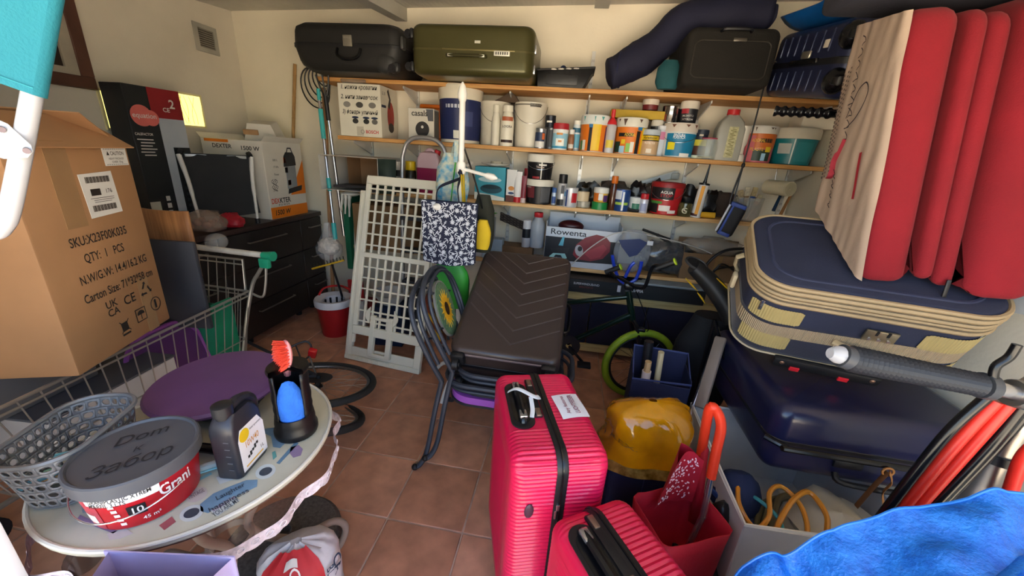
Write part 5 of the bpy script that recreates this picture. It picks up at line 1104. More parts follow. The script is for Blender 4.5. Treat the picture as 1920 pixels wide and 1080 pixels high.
def slab(x0, x1, dz, re, m, nm, shrink=0., y0=0.):
    path = dense(rpoly([(y0, 0+dz), (.47-shrink, .225+dz), (.47-shrink, .93-shrink), (y0+.12, .87-shrink)], .06), .02); xm = (x0+x1)/2; b = MB()
    shell(b, path, xm, x0, re, SWEEP_X, seg=5); shell(b, path, xm, x1, re, SWEEP_X, seg=5); return part(b, nm, m, rc, sharp=60)
slab(.0, .145, 0, .05, RED, 'cushion_leaf'); slab(.15, .20, .02, .024, RED, 'fold_strip', .02, -.015); slab(.205, .26, .0, .026, RED, 'fold_strip', .03, -.01); slab(.262, .44, -.02, .06, RED, 'cushion_leaf', .0, -.05)
fp_ = rpoly([(-.004, .02), (.47, .235), (.475, .925), (0.0, .848)], .05)
def inq(u, v):   # (0..1 along depth, 0..1 up) on the cream face
    y = (-.012+.125*v)+(.487-.125*v)*u; z0 = .02+.215*u; z1 = .862+.065*u; return y, z0+(z1-z0)*v
b = MB(); b.grid(lambda u, v: (lambda yz: (-.006-.006*math.sin(PI*v)*math.sin(PI*u)+.0065*noise.noise(Vector((u*10+v*4, v*3, 1)))+(.012*(1-min(1, u*16))**2 if u < 1/16 else 0)+(.03*(1-min(1, (1-u)*16))**2), yz[0]-.0, yz[1]))(inq(u, v)), 40, 46); cf = part(b, 'cream_cover', CRM, rc, sharp=80)
def onface(u, v, e=.0055): y, z = inq(u, v); return Vector((-.0065-.006*math.sin(PI*v)*math.sin(PI*u)+.0065*noise.noise(Vector((u*10+v*4, v*3, 1)))-e, y, z))
INKD = mt('#26202a', .8)
def stroke(pts, wd, m, nm, n=6): b = MB(); b.ribbon([onface(*p[:2]) for p in smooth([(p[0], p[1], 0) for p in pts], n)], wd, (-1, 0, 0)); part(b, nm, m, cf)
for k in range(9):
    v = .93-.055*k; u = .70-.01*k; s_ = 1 if k % 2 else -1
    stroke([(u+.01, v+.012), (u-.05, v), (u-.075*(1 if k % 3 == 0 else .7), v-.014), (u-.02, v-.022), (u+.03*(k % 2), v-.034)], .0036, INKD, 'script_stroke')
for k in range(4): v = .30-.05*k; stroke([(.70-.02*k, v), (.64, v-.012), (.67, v-.026), (.62, v-.03)], .004, INKD, 'script_stroke')
stroke([(.62, .52), (.45, .60), (.36, .70), (.42, .74), (.56, .68), (.66, .56)], .005, INKD, 'spoon_outline')
b = MB(); b.tube(smooth([onface(.60, .47, .001), onface(.66, .40, .001), onface(.72, .33, .001), onface(.71, .27, .001), onface(.76, .24, .001)], 5), [.010]*6+[.016]*8+[.019]*7, 8, flat=.2); part(b, 'red_spoon_print', mt('#8f2230', .8), cf)
stroke([(.27, .46), (.26, .36), (.27, .26)], .016, mt('#a8202e', .8), 'red_slot_print')
for k in range(3):
    b = MB()
    for q in range(26):
        v = .80-.022*q-.02*k; b.ribbon([onface(.80+.055*k, v), onface(.80+.055*k, v-.008-.006*((q*3+k) % 3)/2)], .010, (-1, 0, 0))
    part(b, 'small_print', mt('#6b5a54', .8), cf, stuff=True)
b = MB(); b.box((.235, -.014, .01), (.012, .006, .07), r=.002); part(b, 'zip_end', BLK, rc)
# ================================================================== white storage box with hoses
SBX = (.700, 1.30); SBY = (1.045, 1.72); SBH = .385
WF = mt('#c9c8c6', .8, var=.08, vs=5, bump=.2, bs=40)
sb_ = thing('storage_box', 'open white fabric storage box full of hoses under the navy hard suitcase', 'box', ((SBX[0]+SBX[1])/2, (SBY[0]+SBY[1])/2, 0))
def wallp(p, q, nm):
    p, q = Vector(p), Vector(q); n = (q-p).cross(Vector((0, 0, 1))).normalized()*.005; b = MB()
    b.grid(lambda u, v: p.lerp(q, u)+Vector((0, 0, SBH*v))+n*(1+1.2*math.sin(PI*u)*v), 10, 4); b.grid(lambda u, v: p.lerp(q, u)+Vector((0, 0, SBH*v))+n*(-1+1.2*math.sin(PI*u)*v), 10, 4)
    b.grid(lambda u, v: p.lerp(q, u)+Vector((0, 0, SBH))+n*((v*2-1)+1.2*math.sin(PI*u)), 10, 1); part(b, nm, WF, sb_, world=True)
cs = [(SBX[0], SBY[0], 0), (SBX[1], SBY[0]+.03, 0), (SBX[1], SBY[1], 0), (SBX[0]+.02, SBY[1], 0)]
for i in range(4): wallp(cs[i], cs[(i+1) % 4], 'side_wall')
b = MB(); b.tube([Vector(c)+Vector((0, 0, SBH)) for c in cs], .008, 6, closed=True); part(b, 'rim_piping', mt('#d8d6d2', .7), sb_, world=True)
for i in (0, 3): b = MB(); b.tube([Vector(cs[i])+Vector((0, 0, .004)), Vector(cs[i])+Vector((0, 0, SBH))], .006, 6); part(b, 'corner_seam', mt('#d8d6d2', .7), sb_, world=True)
b = MB(); b.box((1.0, 1.39, .006), (.58, .65, .008)); part(b, 'box_floor', WF, sb_, world=True)
def hose(label, pts, r, m, n=8): b = MB(); b.tube(smooth(pts, 8), r, 8); return solo(b, 'hose', m, label, 'hose')
AMB = mt('#c8842a', .3, var=.12, coat=.2)
hose('amber rubber hose looped in the white storage box', [(.80, 1.30, .34), (.76, 1.24, .36), (.74, 1.16, .345), (.78, 1.11, .31), (.83, 1.14, .345), (.86, 1.22, .375), (.92, 1.26, .376), (.96, 1.20, .36), (.95, 1.12, .33), (.91, 1.09, .31)], .0085, AMB)
hose('long amber rubber hose arching across the white storage box', [(.84, 1.10, .29), (.87, 1.14, .345), (.94, 1.21, .374), (1.02, 1.26, .370), (1.04, 1.18, .35), (1.0, 1.10, .31)], .0095, AMB)
for k, dx_ in enumerate((0, .024, .048)): hose(('khaki garden hose coiled at the bottom of the white storage box', 'khaki garden hose in the middle of the coil in the white storage box', 'khaki garden hose on top of the coil in the white storage box')[k], [(.80+dx_, 1.12, .20+.02*k), (.84+dx_, 1.20, .25+.02*k), (.90+dx_, 1.28, .27+.02*k), (1.0+dx_, 1.30, .25+.02*k), (1.05+dx_, 1.18, .22+.02*k)], .011, mt('#5c5136', .6, var=.15))
hose('thin turquoise hose with a white ring in the white storage box', [(.79, 1.26, .33), (.83, 1.20, .345), (.87, 1.15, .33), (.88, 1.10, .29)], .007, mt('#3f97a4', .4))
b = blob((0, 0, 0), (.16, .16, .08), 9, .25, 2.2); solo(b, 'folded_cloth', mt('#b9b3a6', .85, var=.1), 'off-white folded cloth lying in the white storage box', 'cloth', at((1.10, 1.20, .27)))
cpx = thing('sports_cap', 'navy blue sports cap lying in the corner of the white storage box', 'cap', at((.785, 1.28, .27), rz=math.radians(-60)))
CAPM = mt('#14254f', .8, var=.15, bump=.2, bs=120)
b = MB(); b.sph((0, 0, 0), (.085, .10, .115), 22, fn=lambda d: 1+.06*noise.noise(d*4)); b.v = [(x, y, max(z, -.02)) for x, y, z in b.v]; part(b, 'crown', CAPM, cpx)
b = MB(); b.grid(lambda u, v: ((.06+.085*v)*math.cos(-1.0+2.0*u)*1.0, (.09+.06*v)*math.sin(-1.0+2.0*u), -.012-.02*v), 12, 4); part(b, 'peak', CAPM, cpx).modifiers.new('thick', 'SOLIDIFY').thickness = .004
b = MB(); b.box((-.02, -.095, .03), (.05, .01, .022), r=.004); part(b, 'strap', mt('#26407c', .7), cpx)
# ================================================================== red trolley bag with an orange handle, black boot beside it
rt = Vector((.505, 1.065, 0)); tb_ = thing('shopping_bag_trolley', 'red fabric trolley bag with a bright orange-red pull handle behind the pink suitcases', 'trolley bag', at(rt, rz=math.radians(22)))
RB = mt('#ab1228', .7, var=.12, bump=.3, bs=50)
b = MB(); rows = []
for z, w_, d_ in ((.03, .22, .17), (.06, .25, .19), (.30, .27, .20), (.37, .275, .21)): rows.append([(x*(1+.03*noise.noise(Vector((x*9, y*9, z*9)))), y, z+.012*noise.noise(Vector((x*8, y*8, 3)))*(z > .3)) for x, y in dense(rrect(w_, d_, .03, 3), .03)])
nn = min(len(r) for r in rows); rows = [[r[int(i*len(r)/nn)] for i in range(nn)] for r in rows]
b.add([p for r in rows for p in r], [(k*nn+i, k*nn+(i+1) % nn, (k+1)*nn+(i+1) % nn, (k+1)*nn+i) for k in range(3) for i in range(nn)]+[tuple(range(nn-1, -1, -1))]); part(b, 'bag_body', RB, tb_).modifiers.new('thick', 'SOLIDIFY').thickness = .004
def flapf(u, v):
    return Vector((-.06+.16*u*(1-.35*v), .06-.05*v+.02*math.sin(PI*u), .33+.25*v+.03*math.sin(PI*u)*v+.012*noise.noise(Vector((u*4, v*4, 2)))))
b = MB(); b.grid(flapf, 12, 14); b.grid(lambda u, v: flapf(u, v)+Vector((0, .04*(1-abs(2*u-1)), 0)), 12, 14); fp2 = part(b, 'gathered_flap', RB, tb_)
b = MB(); random.seed(3)
for k in range(110):
    u, v = .1+.8*random.random(), .05+.85*random.random(); a = random.random()*6; pts = [flapf(min(1, max(0, u+.05*math.cos(a+q)*q*.35)), min(1, max(0, v+.035*math.sin(a+q)*q*.35)))+Vector((0, -.002, .0005)) for q in (0, .7, 1.4, 2.1)]
    b.ribbon(pts, .0045, (0, -1, .3))
part(b, 'paisley_print', mt('#e2b9bd', .8), fp2, stuff=True)
def RT(px, py, Y): return WM[tb_.name].inverted() @ Yp(px, py, Y)
hA, hB = Yp(1318, 968, 1.10), Yp(1333, 895, 1.125); hC = Yp(1352, 800, 1.15); hD = Yp(1343, 770, 1.16); hE = Yp(1330, 768, 1.165); hF = Yp(1318, 830, 1.20)
b = MB(); b.cyl(Vector((hA.x-.04, hA.y-.01, .05)), hA, .011, n=10); b.cyl(hA, hB, .011, n=10); part(b, 'handle_tube', CHROME, tb_, world=True)
b = MB(); b.tube(smooth([hB, hB.lerp(hC, .5), hC, hD, hE, hF, hF.lerp(hE, -.5)], 6), .0165, 10); part(b, 'pull_handle', mt('#e23a1f', .35, var=.05), tb_, world=True)
b = MB(); b.add([hF+Vector((.0, 0, .02)), hF+Vector((.022, -.01, -.02)), Yp(1312, 990, 1.14), Yp(1290, 975, 1.17)], [(0, 1, 2, 3)]); part(b, 'strap', RB, tb_, world=True).modifiers.new('thick', 'SOLIDIFY').thickness = .003
for s_ in (-1, 1): b = MB(); b.cyl((s_*.11-.012, .09, .04), (s_*.11+.012, .09, .04), .04, n=16); part(b, 'wheel', BLK, tb_)
pb = Zp(1335, 1010, .18); t = thing('inline_boot', 'black boot with a white tab standing between the red trolley bag and the white box', 'boot', at((pb.x, pb.y, 0)))
b = MB(); b.sph((0, 0, .17), (.045, .055, .17), 18, fn=lambda d: 1+.05*noise.noise(d*4)); part(b, 'shaft', mt('#15161a', .35, var=.1), t); b = MB(); b.sph((0, -.03, .035), (.05, .11, .04), 16); b.v = [(x, y, max(z, .002)) for x, y, z in b.v]; part(b, 'sole', mt('#202126', .5), t); b = MB(); b.box((.02, -.05, .22), (.02, .012, .035), r=.004); part(b, 'tab', mt('#c9cad0', .4), t)
mtc = Zp(1325, 1060, .0); b = MB(); b.box((0, 0, .012), (.30, .34, .022), r=.01); solo(b, 'rubber_mat', mt('#2b3138', .85, var=.2, vs=60, bump=.6, bs=140), 'dark speckled rubber mat on the tiles beneath the black boot', 'mat', at((.62, .98, 0), rz=.1))
for o_ in bpy.data.objects:
    if o_.name.startswith('inline_boot'): o_.location.z += .024
# ================================================================== amber plastic bag on a navy bag, open navy bag with sticks
ab = Vector((.415, 1.40, 0)); t = thing('carry_bag', 'navy blue fabric bag carrying the amber plastic sack', 'bag', at(ab, rz=math.radians(8)))
NVB = mt('#161c3c', .8, var=.12, bump=.25, bs=120)
b = MB(); b.box((0, 0, .155), (.30, .24, .30), r=.03, seg=3); part(b, 'bag_body', NVB, t); b = MB(); b.box((0, -.121, .15), (.003, .003, .27)); part(b, 'seam', mt('#2a325c', .7), t)
F2 = lambda u, v: (lambda a, c, s_: Vector((c*(abs(c)**3+abs(s_)**3)**(-1/3)*(.205-.06*v-.02*math.sin(5*v))*math.sqrt(max(.01, 1-max(0, (v-.62)/.38)**2.2))*(1+.10*noise.noise(Vector((c*2, s_*2, v*2+8)))+.07*noise.noise(Vector((c*6, s_*6, v*7)))), s_*(abs(c)**3+abs(s_)**3)**(-1/3)*(.145-.05*v)*math.sqrt(max(.01, 1-max(0, (v-.62)/.38)**2.2))*(1+.12*noise.noise(Vector((c*2+5, s_*2, v*2)))), .312+.27*v+(.05*math.sin(a*2+.8)+.03*noise.noise(Vector((c*4, s_*4, 0))))*v*(1-max(0, (v-.55)/.45)**1.5))))(2*PI*u, math.cos(2*PI*u), math.sin(2*PI*u))
am = thing('plastic_sack', 'translucent amber plastic sack with a gold band on the navy bag', 'sack', at(ab+Vector((.02, 0, 0)), rz=math.radians(5)))
AMF = mt('#d08c06', .07, var=.3, vs=6, alpha=.78, coat=.8, bump=.9, bs=9)
b = MB(); b.grid(F2, 48, 18, cu=True); b.add([F2(i/48, 1)*1 for i in range(48)]+[Vector((0, 0, .50))], []); b.v = b.v[:-49]; part(b, 'sack_film', AMF, am)
b = MB(); b.grid(lambda u, v: (lambda p: (p.x*1.012, p.y*1.012, .311+.04*v))(F2(u, .14*v)), 48, 2, cu=True); part(b, 'gold_band', mt('#7d6420', .15, .6, var=.35, vs=30, hex2='#d9c36a'), am)
b = MB(); v, f = txm('ALEX.', .05, .01); vs = []
for p in v: q = F2(.62+p.x*1.0/.9, .42+p.y*1.6+p.x*.5); vs.append((q.x*1.02, q.y*1.02, q.z))
b.add(vs, f); part(b, 'lettering', mt('#7a5205', .5), am)
nb = Vector((.56, 1.80, 0)); t = thing('tool_bag', 'open navy canvas bag with wooden handles sticking out', 'bag', at(nb, rz=math.radians(-6)))
NB2 = mt('#181f40', .8, var=.12, bump=.25, bs=120)
for nm, c, d_ in (('front_panel', (0, -.09, .24), (.27, .006, .48)), ('back_panel', (0, .09, .29), (.27, .006, .58)), ('side_panel', (-.135, 0, .25), (.006, .18, .50)), ('side_panel', (.135, 0, .26), (.006, .18, .52)), ('bag_floor', (0, 0, .006), (.27, .18, .008))):
    b = MB(); b.box(c, d_, r=.0025, seg=1); part(b, nm, NB2, t)
b = MB(); b.tube([(-.135, .09, .58), (.135, .09, .58), (.135, -.09, .50), (-.135, -.09, .48)], .006, 6, closed=True); part(b, 'binding', mt('#36406c', .8), t)
def tool(name, label, p0, p1, r, m, grip=None):
    t2 = thing(name, label, 'tool handle', p0); b = MB(); b.cyl(p0, p1, r, r*.9, n=12); part(b, 'shaft', m, t2, world=True)
    if grip: b = MB(); d_ = (p1-p0); b.cyl(p0+d_*grip[0], p0+d_*grip[1], r*1.25, n=12); part(b, 'sleeve', mt(grip[2], .5), t2, world=True)
tool('mallet', 'wooden mallet handle with a bare end grain tip in the navy canvas bag', Vector((.50, 1.78, .015)), Yp(1216, 678, 1.74), .018, wood('#b08a5e', '#cda878', 'Z'), (.55, .9, '#c9b8ae'))
tool('hammer', 'pale wooden hammer handle upright in the navy canvas bag', Vector((.58, 1.80, .015)), Yp(1240, 660, 1.78), .017, wood('#b3a27c', '#cbbb95', 'Z'), (.2, .62, '#22242b'))
tool('torch', 'thick black tube upright in the navy canvas bag', Vector((.53, 1.84, .015)), Yp(1217, 640, 1.86), .027, BLK)
# folding chair arm beside them
a0_, a1_ = Yp(1312, 765, 1.66), Yp(1352, 632, 1.86); t = thing('folding_armchair', 'folded camping chair with a taupe armrest and silver tubes', 'chair', (a0_.x, 1.75, 0))
b = MB(); dd = (a1_-a0_); MM = frame(a0_.lerp(a1_, .5), dd, (-.6, -.6, .35)); b.box((0, 0, 0), (dd.length, .055, .024), MM, r=.010); part(b, 'armrest', mt('#8a7a6e', .5, var=.08), t, world=True)
b = MB(); b.tube(smooth([a1_+Vector((-.01, .01, -.02)), a0_+Vector((-.02, .03, -.05)), a0_+Vector((-.035, .0, -.16)), Vector((a0_.x-.06, a0_.y, .012))], 5), .011, 10); part(b, 'front_leg', CHROME, t, world=True)
b = MB(); b.tube([Yp(1340, 600, 1.95), Yp(1368, 700, 1.80), Yp(1420, 830, 1.62)], .010, 8); part(b, 'seat_tube', BLKG, t, world=True)
b = MB(); p = Yp(1372, 655, 1.88); b.tube([p, p+Vector((-.05, -.02, -.02))], .006, 8); part(b, 'bracket', CHROME, t, world=True)
b = MB(); b.tube([Yp(1340, 600, 1.95), Vector((.83, 1.98, .012))], .010, 8); part(b, 'rear_leg', BLKG, t, world=True)
# ================================================================== BMX bicycle
bx = thing('bmx_bicycle', 'small BMX bicycle with a dark green frame and lime green tyres', 'bicycle', (.57, 2.32, 0))
LIME = mt('#7f9a1e', .6, var=.10, bump=.5, bs=90); GRF = mt('#10271f', .25, .5, var=.1, coat=.4)
def bmx_wheel(c, n):
    MM = frame(c, Vector((0, 0, 1)).cross(Vector(n)), n); r = .228
    b = MB(); b.tube([(r*math.cos(a), r*math.sin(a), 0) for a in [2*PI*i/48 for i in range(48)]], .024, 10, closed=True, M=MM); ty = part(b, 'tyre', LIME, bx, world=True)
    b = MB(); b.tube([((r-.026)*math.cos(a), (r-.026)*math.sin(a), 0) for a in [2*PI*i/48 for i in range(48)]], .013, 8, closed=True, M=MM); part(b, 'rim', BLK, ty, world=True)
    b = MB(); b.cyl(MM @ Vector((0, 0, -.05)), MM @ Vector((0, 0, .05)), .016, n=12); part(b, 'hub', BLK, ty, world=True)
    for k in range(20):
        a = 2*PI*k/20; s_ = 1 if k % 2 else -1; b = MB(); b.tube([MM @ Vector((.016*math.cos(a+.6*s_), .016*math.sin(a+.6*s_), s_*.025)), MM @ Vector(((r-.03)*math.cos(a), (r-.03)*math.sin(a), 0))], .0013, 4); part(b, 'spoke', BLKG, ty, world=True)
wf = Vector((.575, 2.30, .253)); bmx_wheel(wf, (.25, -1, 0)); wr = Vector((-.33, 2.46, .253)); bmx_wheel(wr, (.17, -1, 0))
hb_, ht_ = Yp(1186, 600, 2.33), Yp(1178, 545, 2.34); bb = Vector((.10, 2.40, .29)); st_ = Vector((-.02, 2.42, .56))
for nm, p, q, r_, m in (('head_tube', hb_, ht_, .021, GRF), ('top_tube', hb_.lerp(ht_, .8), st_, .017, GRF), ('down_tube', hb_.lerp(ht_, .2), bb, .020, GRF), ('seat_tube', bb, st_+Vector((-.02, 0, .06)), .015, GRF), ('chain_stay', bb, wr, .010, GRF), ('seat_stay', st_, wr, .009, GRF)):
    b = MB(); b.cyl(p, q, r_, n=12); part(b, nm, m, bx, world=True)
ax_ = Vector((.97, .24, 0)).normalized(); sd = Vector((.24, -.97, 0)).normalized()
for s_ in (-1, 1):
    b = MB(); b.tube(smooth([hb_+sd*s_*.015, hb_+sd*s_*.05+Vector((.02, 0, -.05)), wf+sd*s_*.052], 5), .013, 8); part(b, 'fork_leg', BLKG, bx, world=True)
b = MB(); b.box(ht_+Vector((0, 0, .03)), (.06, .05, .045), r=.01); part(b, 'stem', BLKG, bx, world=True)
s0 = ht_+Vector((0, -.02, .05))
for px, py, Y in ((1262, 492, 2.18), (1165, 500, 2.50)):
    e = Yp(px-22, py+8, Y); b = MB(); b.tube(smooth([s0, s0+Vector(((e.x-s0.x)*.55, (e.y-s0.y)*.5, .01)), Vector((s0.x+(e.x-s0.x)*.7, s0.y+(e.y-s0.y)*.7, e.z-.02)), e], 6), .011, 10); hbp = part(b, 'handlebar', BLKG, bx, world=True)
    d_ = (Yp(px, py, Y-.02)-e).normalized(); b = MB(); b.cyl(e-d_*.03, e+d_*.075, .017, n=12); part(b, 'grip', BLK, hbp, world=True); b = MB(); b.cyl(e+d_*.075, e+d_*.083, .021, n=14); part(b, 'grip_end', mt('#b7d22a', .5), hbp, world=True)
    b = MB(); b.tube([e-d_*.02+Vector((0, 0, -.012)), e+d_*.05+Vector((.0, -.03, -.05))], .006, 6); part(b, 'brake_lever', BLKG, hbp, world=True)
b = MB(); b.tube(smooth([s0+Vector((.02, -.03, 0)), hb_+Vector((.09, -.05, .0)), hb_+Vector((.08, -.04, -.06))], 6), .003, 6); part(b, 'brake_cable', BLKG, bx, world=True)
b = MB(); b.box(hb_+Vector((.055, -.03, -.045)), (.05, .05, .02), r=.005); part(b, 'brake_caliper', BLKG, bx, world=True)
b = MB(); b.lathe([(.02, 0), (.075, 0), (.078, .004), (.02, .004)], 24, frame(bb+sd*.04, (1, 0, 0), sd)); part(b, 'chainring', BLK, bx, world=True)
b = MB(); b.tube([bb+sd*.05, bb+sd*.06+Vector((.10, 0, -.10))], .010, 8); part(b, 'crank', BLKG, bx, world=True); b = MB(); b.box(bb+sd*.10+Vector((.10, 0, -.10)), (.09, .07, .018), r=.004); part(b, 'pedal', BLK, bx, world=True)
b = MB(); b.sph(st_+Vector((-.05, .01, .09)), (.10, .055, .03), 14); part(b, 'saddle', BLK, bx, world=True)
# ================================================================== low wooden frame with navy panels below the bottom shelf
fr = thing('folding_bed', 'folded wooden bed frame with dark navy fabric panels under the bottom shelf', 'bed', (.55, 2.8, 0))
RW = wood('#a8905a', '#c4ad74', 'X')
for nm, z, h_ in (('upper_rail', .515, .075), ('lower_rail', .075, .06)):
    b = MB(); b.box((.56, 2.80, z), (1.50, .035, h_), r=.003, seg=1); part(b, nm, RW, fr, world=True)
for x0, x1 in ((-.17, .255), (.262, .68), (.687, 1.29)):
    b = MB(); b.box(((x0+x1)/2, 2.815, .29), (x1-x0, .03, .37), r=.012); part(b, 'fabric_panel', mt('#14142a', .85, var=.12, bump=.2, bs=160), fr, world=True)
for x in (-.17, 1.29): b = MB(); b.box((x, 2.83, .275), (.04, .04, .55), r=.003, seg=1); part(b, 'post', RW, fr, world=True)
b = MB(); b.box((.47, 2.87, .605), (1.16, .26, .105), r=.004, seg=1); t = thing('flat_carton', 'long black flat carton lying on the bed frame under the bottom shelf', 'box', (.47, 2.87, .553)); part(b, 'carton_body', mt('#17181c', .5, var=.1), t, world=True)
b = MB(); text_on(b, 'SUPERWINDUBAND', .03, face_front(.20, 2.739, .622), .008, fitw=.19, sy=.8); part(b, 'white_lettering', mt('#b9bcc4', .6), t, world=True); b = MB(); text_on(b, 'EVOLUTION 3.0', .02, face_front(.20, 2.739, .597), .004, fitw=.10); part(b, 'red_lettering', mt('#7a3a34', .6), t, world=True)
b = MB(); text_on(b, 'OLIMPIA', .035, face_front(.56, 2.739, .612), .01, fitw=.11, sy=.9); part(b, 'brand_lettering', mt('#c9c9cf', .6), t, world=True); b = MB(); b.box((.44, 2.7385, .615), (.025, .002, .05)); part(b, 'white_tab', mt('#c9c9cf', .6), t, world=True)
# ================================================================== exercise machine arm at the right edge, cords and post
em = thing('exercise_machine', 'silver exercise machine post with a black ribbed grip bar and red and black elastic cords', 'exercise machine', (1.02, .95, 0))
pc = Yp(1852, 850, .97); PCX, PCY = pc.x, pc.y
SIL = mt('#8d8984', .3, .85, var=.08)
ztop = Yp(1905, 745, .97).z-.03
b = MB(); b.cyl((PCX, PCY, .03), (PCX, PCY, ztop), .056, n=28); part(b, 'post', SIL, em, world=True)
b = MB(); b.cyl((PCX, PCY, 0), (PCX, PCY, .03), .10, n=28); part(b, 'post_foot', BLK, em, world=True)
zc = Yp(1850, 862, .92).z; b = MB(); b.lathe([(.0565, -.012), (.063, -.012), (.063, .012), (.0565, .012), (.0565, -.012)], 28, at((PCX, PCY, zc))); b.box((PCX+.045, PCY-.055, zc), (.05, .03, .035), r=.006); part(b, 'clamp', BLK, em, world=True)
g0, g1, g2, g3 = Yp(1566, 664, .86), Yp(1592, 672, .86), Yp(1838, 722, .87), Yp(1925, 742, .88)
gd = (g2-g1).normalized()
b = MB(); k = 26; pts = []; rr = []
for i in range(k*2+1): pts.append(g1.lerp(g2, i/(k*2))); rr.append(.0250+(.0036 if i % 2 else -.0022)+(.002*math.cos(i/(k*2)*PI)))
b.tube(pts, rr, 20); gr = part(b, 'ribbed_grip', mt('#2c2e33', .5, var=.1), em, world=True, sharp=12)
for q0_, q1_, r_ in ((g0+gd*.012, g1, .0265), (g2, g2+gd*.02, .029)): b = MB(); b.cyl(q0_, q1_, r_, n=20); part(b, 'grip_collar', mt('#3a3c40', .5), em, world=True)
b = MB(); b.tube([g0-gd*.012, g0, g0+gd*.012], [.012, .020, .021], 14); part(b, 'clear_end_plug', film('#d8d8dc', .5, .08), em, world=True)
b = MB(); b.cyl(g2+gd*.02, g3+gd*.02, .0165, n=18); part(b, 'bar', CHROME, em, world=True)
b = MB(); b.lathe([(.017, -.012), (.030, -.012), (.032, .0), (.030, .012), (.017, .012)], 24, frame(g3-gd*.02, gd.cross(Vector((0, 0, 1))), gd)); part(b, 'bar_collar', SIL, em, world=True)
b = MB(); b.tube([g3-gd*.01, Vector((PCX+.02, PCY, g3.z)), Vector((PCX, PCY, ztop-.02))], .024, 14); part(b, 'bar_joint', SIL, em, world=True)
h0 = g2+gd*.012; b = MB(); b.tube(smooth([h0+Vector((0, -.005, .02)), h0+Vector((-.002, 0, .05)), h0+Vector((.012, 0, .075)), h0+Vector((.014, 0, .105))], 5), .0085, 10); part(b, 'hook', BLKG, em, world=True)
for nm, a, c_, e, r_, m in (('red_cord', (1868, 752), (1790, 835), (1665, 985), .0125, mt('#df2f22', .4, var=.06)), ('red_cord', (1893, 757), (1815, 845), (1690, 985), .0125, mt('#df2f22', .4, var=.06)), ('black_cord', (1850, 745), (1765, 825), (1640, 985), .0115, BLKG), ('black_cord', (1915, 765), (1845, 850), (1715, 985), .012, BLKG), ('black_cord', (1925, 775), (1860, 850), (1728, 985), .009, BLKG)):
    b = MB(); b.tube(smooth([Yp(*a, .91), Yp(*c_, .91), Yp(*e, .90)], 8), r_, 10); part(b, nm, m, em, world=True)
b = MB(); b.tube(smooth([Yp(1935, 840, .88), Yp(1912, 870, .88), Yp(1885, 950, .88)], 6), .013, 10); part(b, 'red_cord', mt('#df2f22', .4, var=.06), em, world=True)
# leather tag on the navy case and small green ring
t = thing('leather_strap', 'tan leather strap with a knot hanging from the handle of the navy hard suitcase', 'strap', Yp(1665, 880, 1.24))
LE = mt('#a8713a', .6, var=.2)
b = MB(); b.tube(smooth([Yp(1668, 885, 1.24), Yp(1672, 905, 1.23), Yp(1655, 925, 1.23), Yp(1660, 955, 1.22)], 5), .017, 6, flat=.14); part(b, 'strap_end', LE, t, world=True); b = MB(); b.tube(smooth([Yp(1665, 885, 1.24), Yp(1640, 910, 1.235), Yp(1605, 950, 1.23)], 5), .010, 6, flat=.2); part(b, 'strap_tail', mt('#6f4a2c', .6), t, world=True)
b = MB(); b.tube([Yp(1665, 885, 1.243)+Vector((.018*math.cos(a), 0, .016*math.sin(a))) for a in [2*PI*i/12 for i in range(12)]], .004, 6, closed=True); part(b, 'knot', LE, t, world=True)
# ================================================================== blue tarpaulin bag at the front right
TARP = mt('#0f5cbc', .36, var=.3, hex2='#2a82e0', vs=30, bump=.9, bs=130, coat=.15)
rimp = [Yp(px, py, .74) for px, py in ((1372, 1108), (1400, 1068), (1450, 1052), (1500, 1042), (1560, 1008), (1625, 985), (1700, 960), (1780, 942), (1850, 929), (1900, 938), (1975, 960))]
rs = smooth(rimp, 4); nR = len(rs)-1
def tarp(u, v):
    f = u*nR; i = min(int(f), nR-1); R = rs[i].lerp(rs[i+1], f-i); cx_ = .80
    fold = .050*noise.noise(Vector((u*4+v*3, v*7, 2)))+.024*noise.noise(Vector((u*9, v*14, 7)))+.03*abs(noise.noise(Vector((u*6-v*6, v*5, 4))))
    if v < .25: k = v/.25; return Vector((R.x+.01*fold, .775-.02*k+.3*fold, .01+(R.z-.01)*k))
    if v < .8:
        k = (v-.25)/.55; y = .755-.42*k; z = R.z-.035*math.sin(PI*min(1, k*2.5))*(1 if k < .4 else 0)-.20*k**1.3-.03*math.sin(k*7+u*3)*k; return Vector((cx_+(R.x-cx_)*(1-.28*k), y, z+fold))
    k = (v-.8)/.2; R2z = R.z-.20-.03*math.sin(7+u*3); return Vector((cx_+(R.x-cx_)*(.72-.05*k), .335-.02*k, max(.01, R2z*(1-k))+fold*(1-k)))
b = MB(); b.grid(tarp, 60, 60); b.add([tarp(0, i/30) for i in range(31)], [tuple(range(31))]); b.add([tarp(1, i/30) for i in range(31)], [tuple(range(31))])
tbg = thing('tarpaulin_bag', 'large bright blue woven tarpaulin bag standing in front of the white storage box', 'bag', (.8, .55, 0)); part(b, 'bag_body', TARP, tbg, world=True, sharp=60)
b = MB(); b.tube([tarp(i/60, .25)+Vector((0, 0, .002)) for i in range(61)], .003, 6); part(b, 'hem', mt('#2b7cd8', .4), tbg, world=True)
b = MB(); b.tube([tarp(.35+.6*i/40, .42+.05*math.sin(i*.12))+Vector((0, 0, .004)) for i in range(41)], .012, 6, flat=.25); part(b, 'carry_strap', mt('#2b7cd8', .4, bump=.5, bs=200), tbg, world=True)
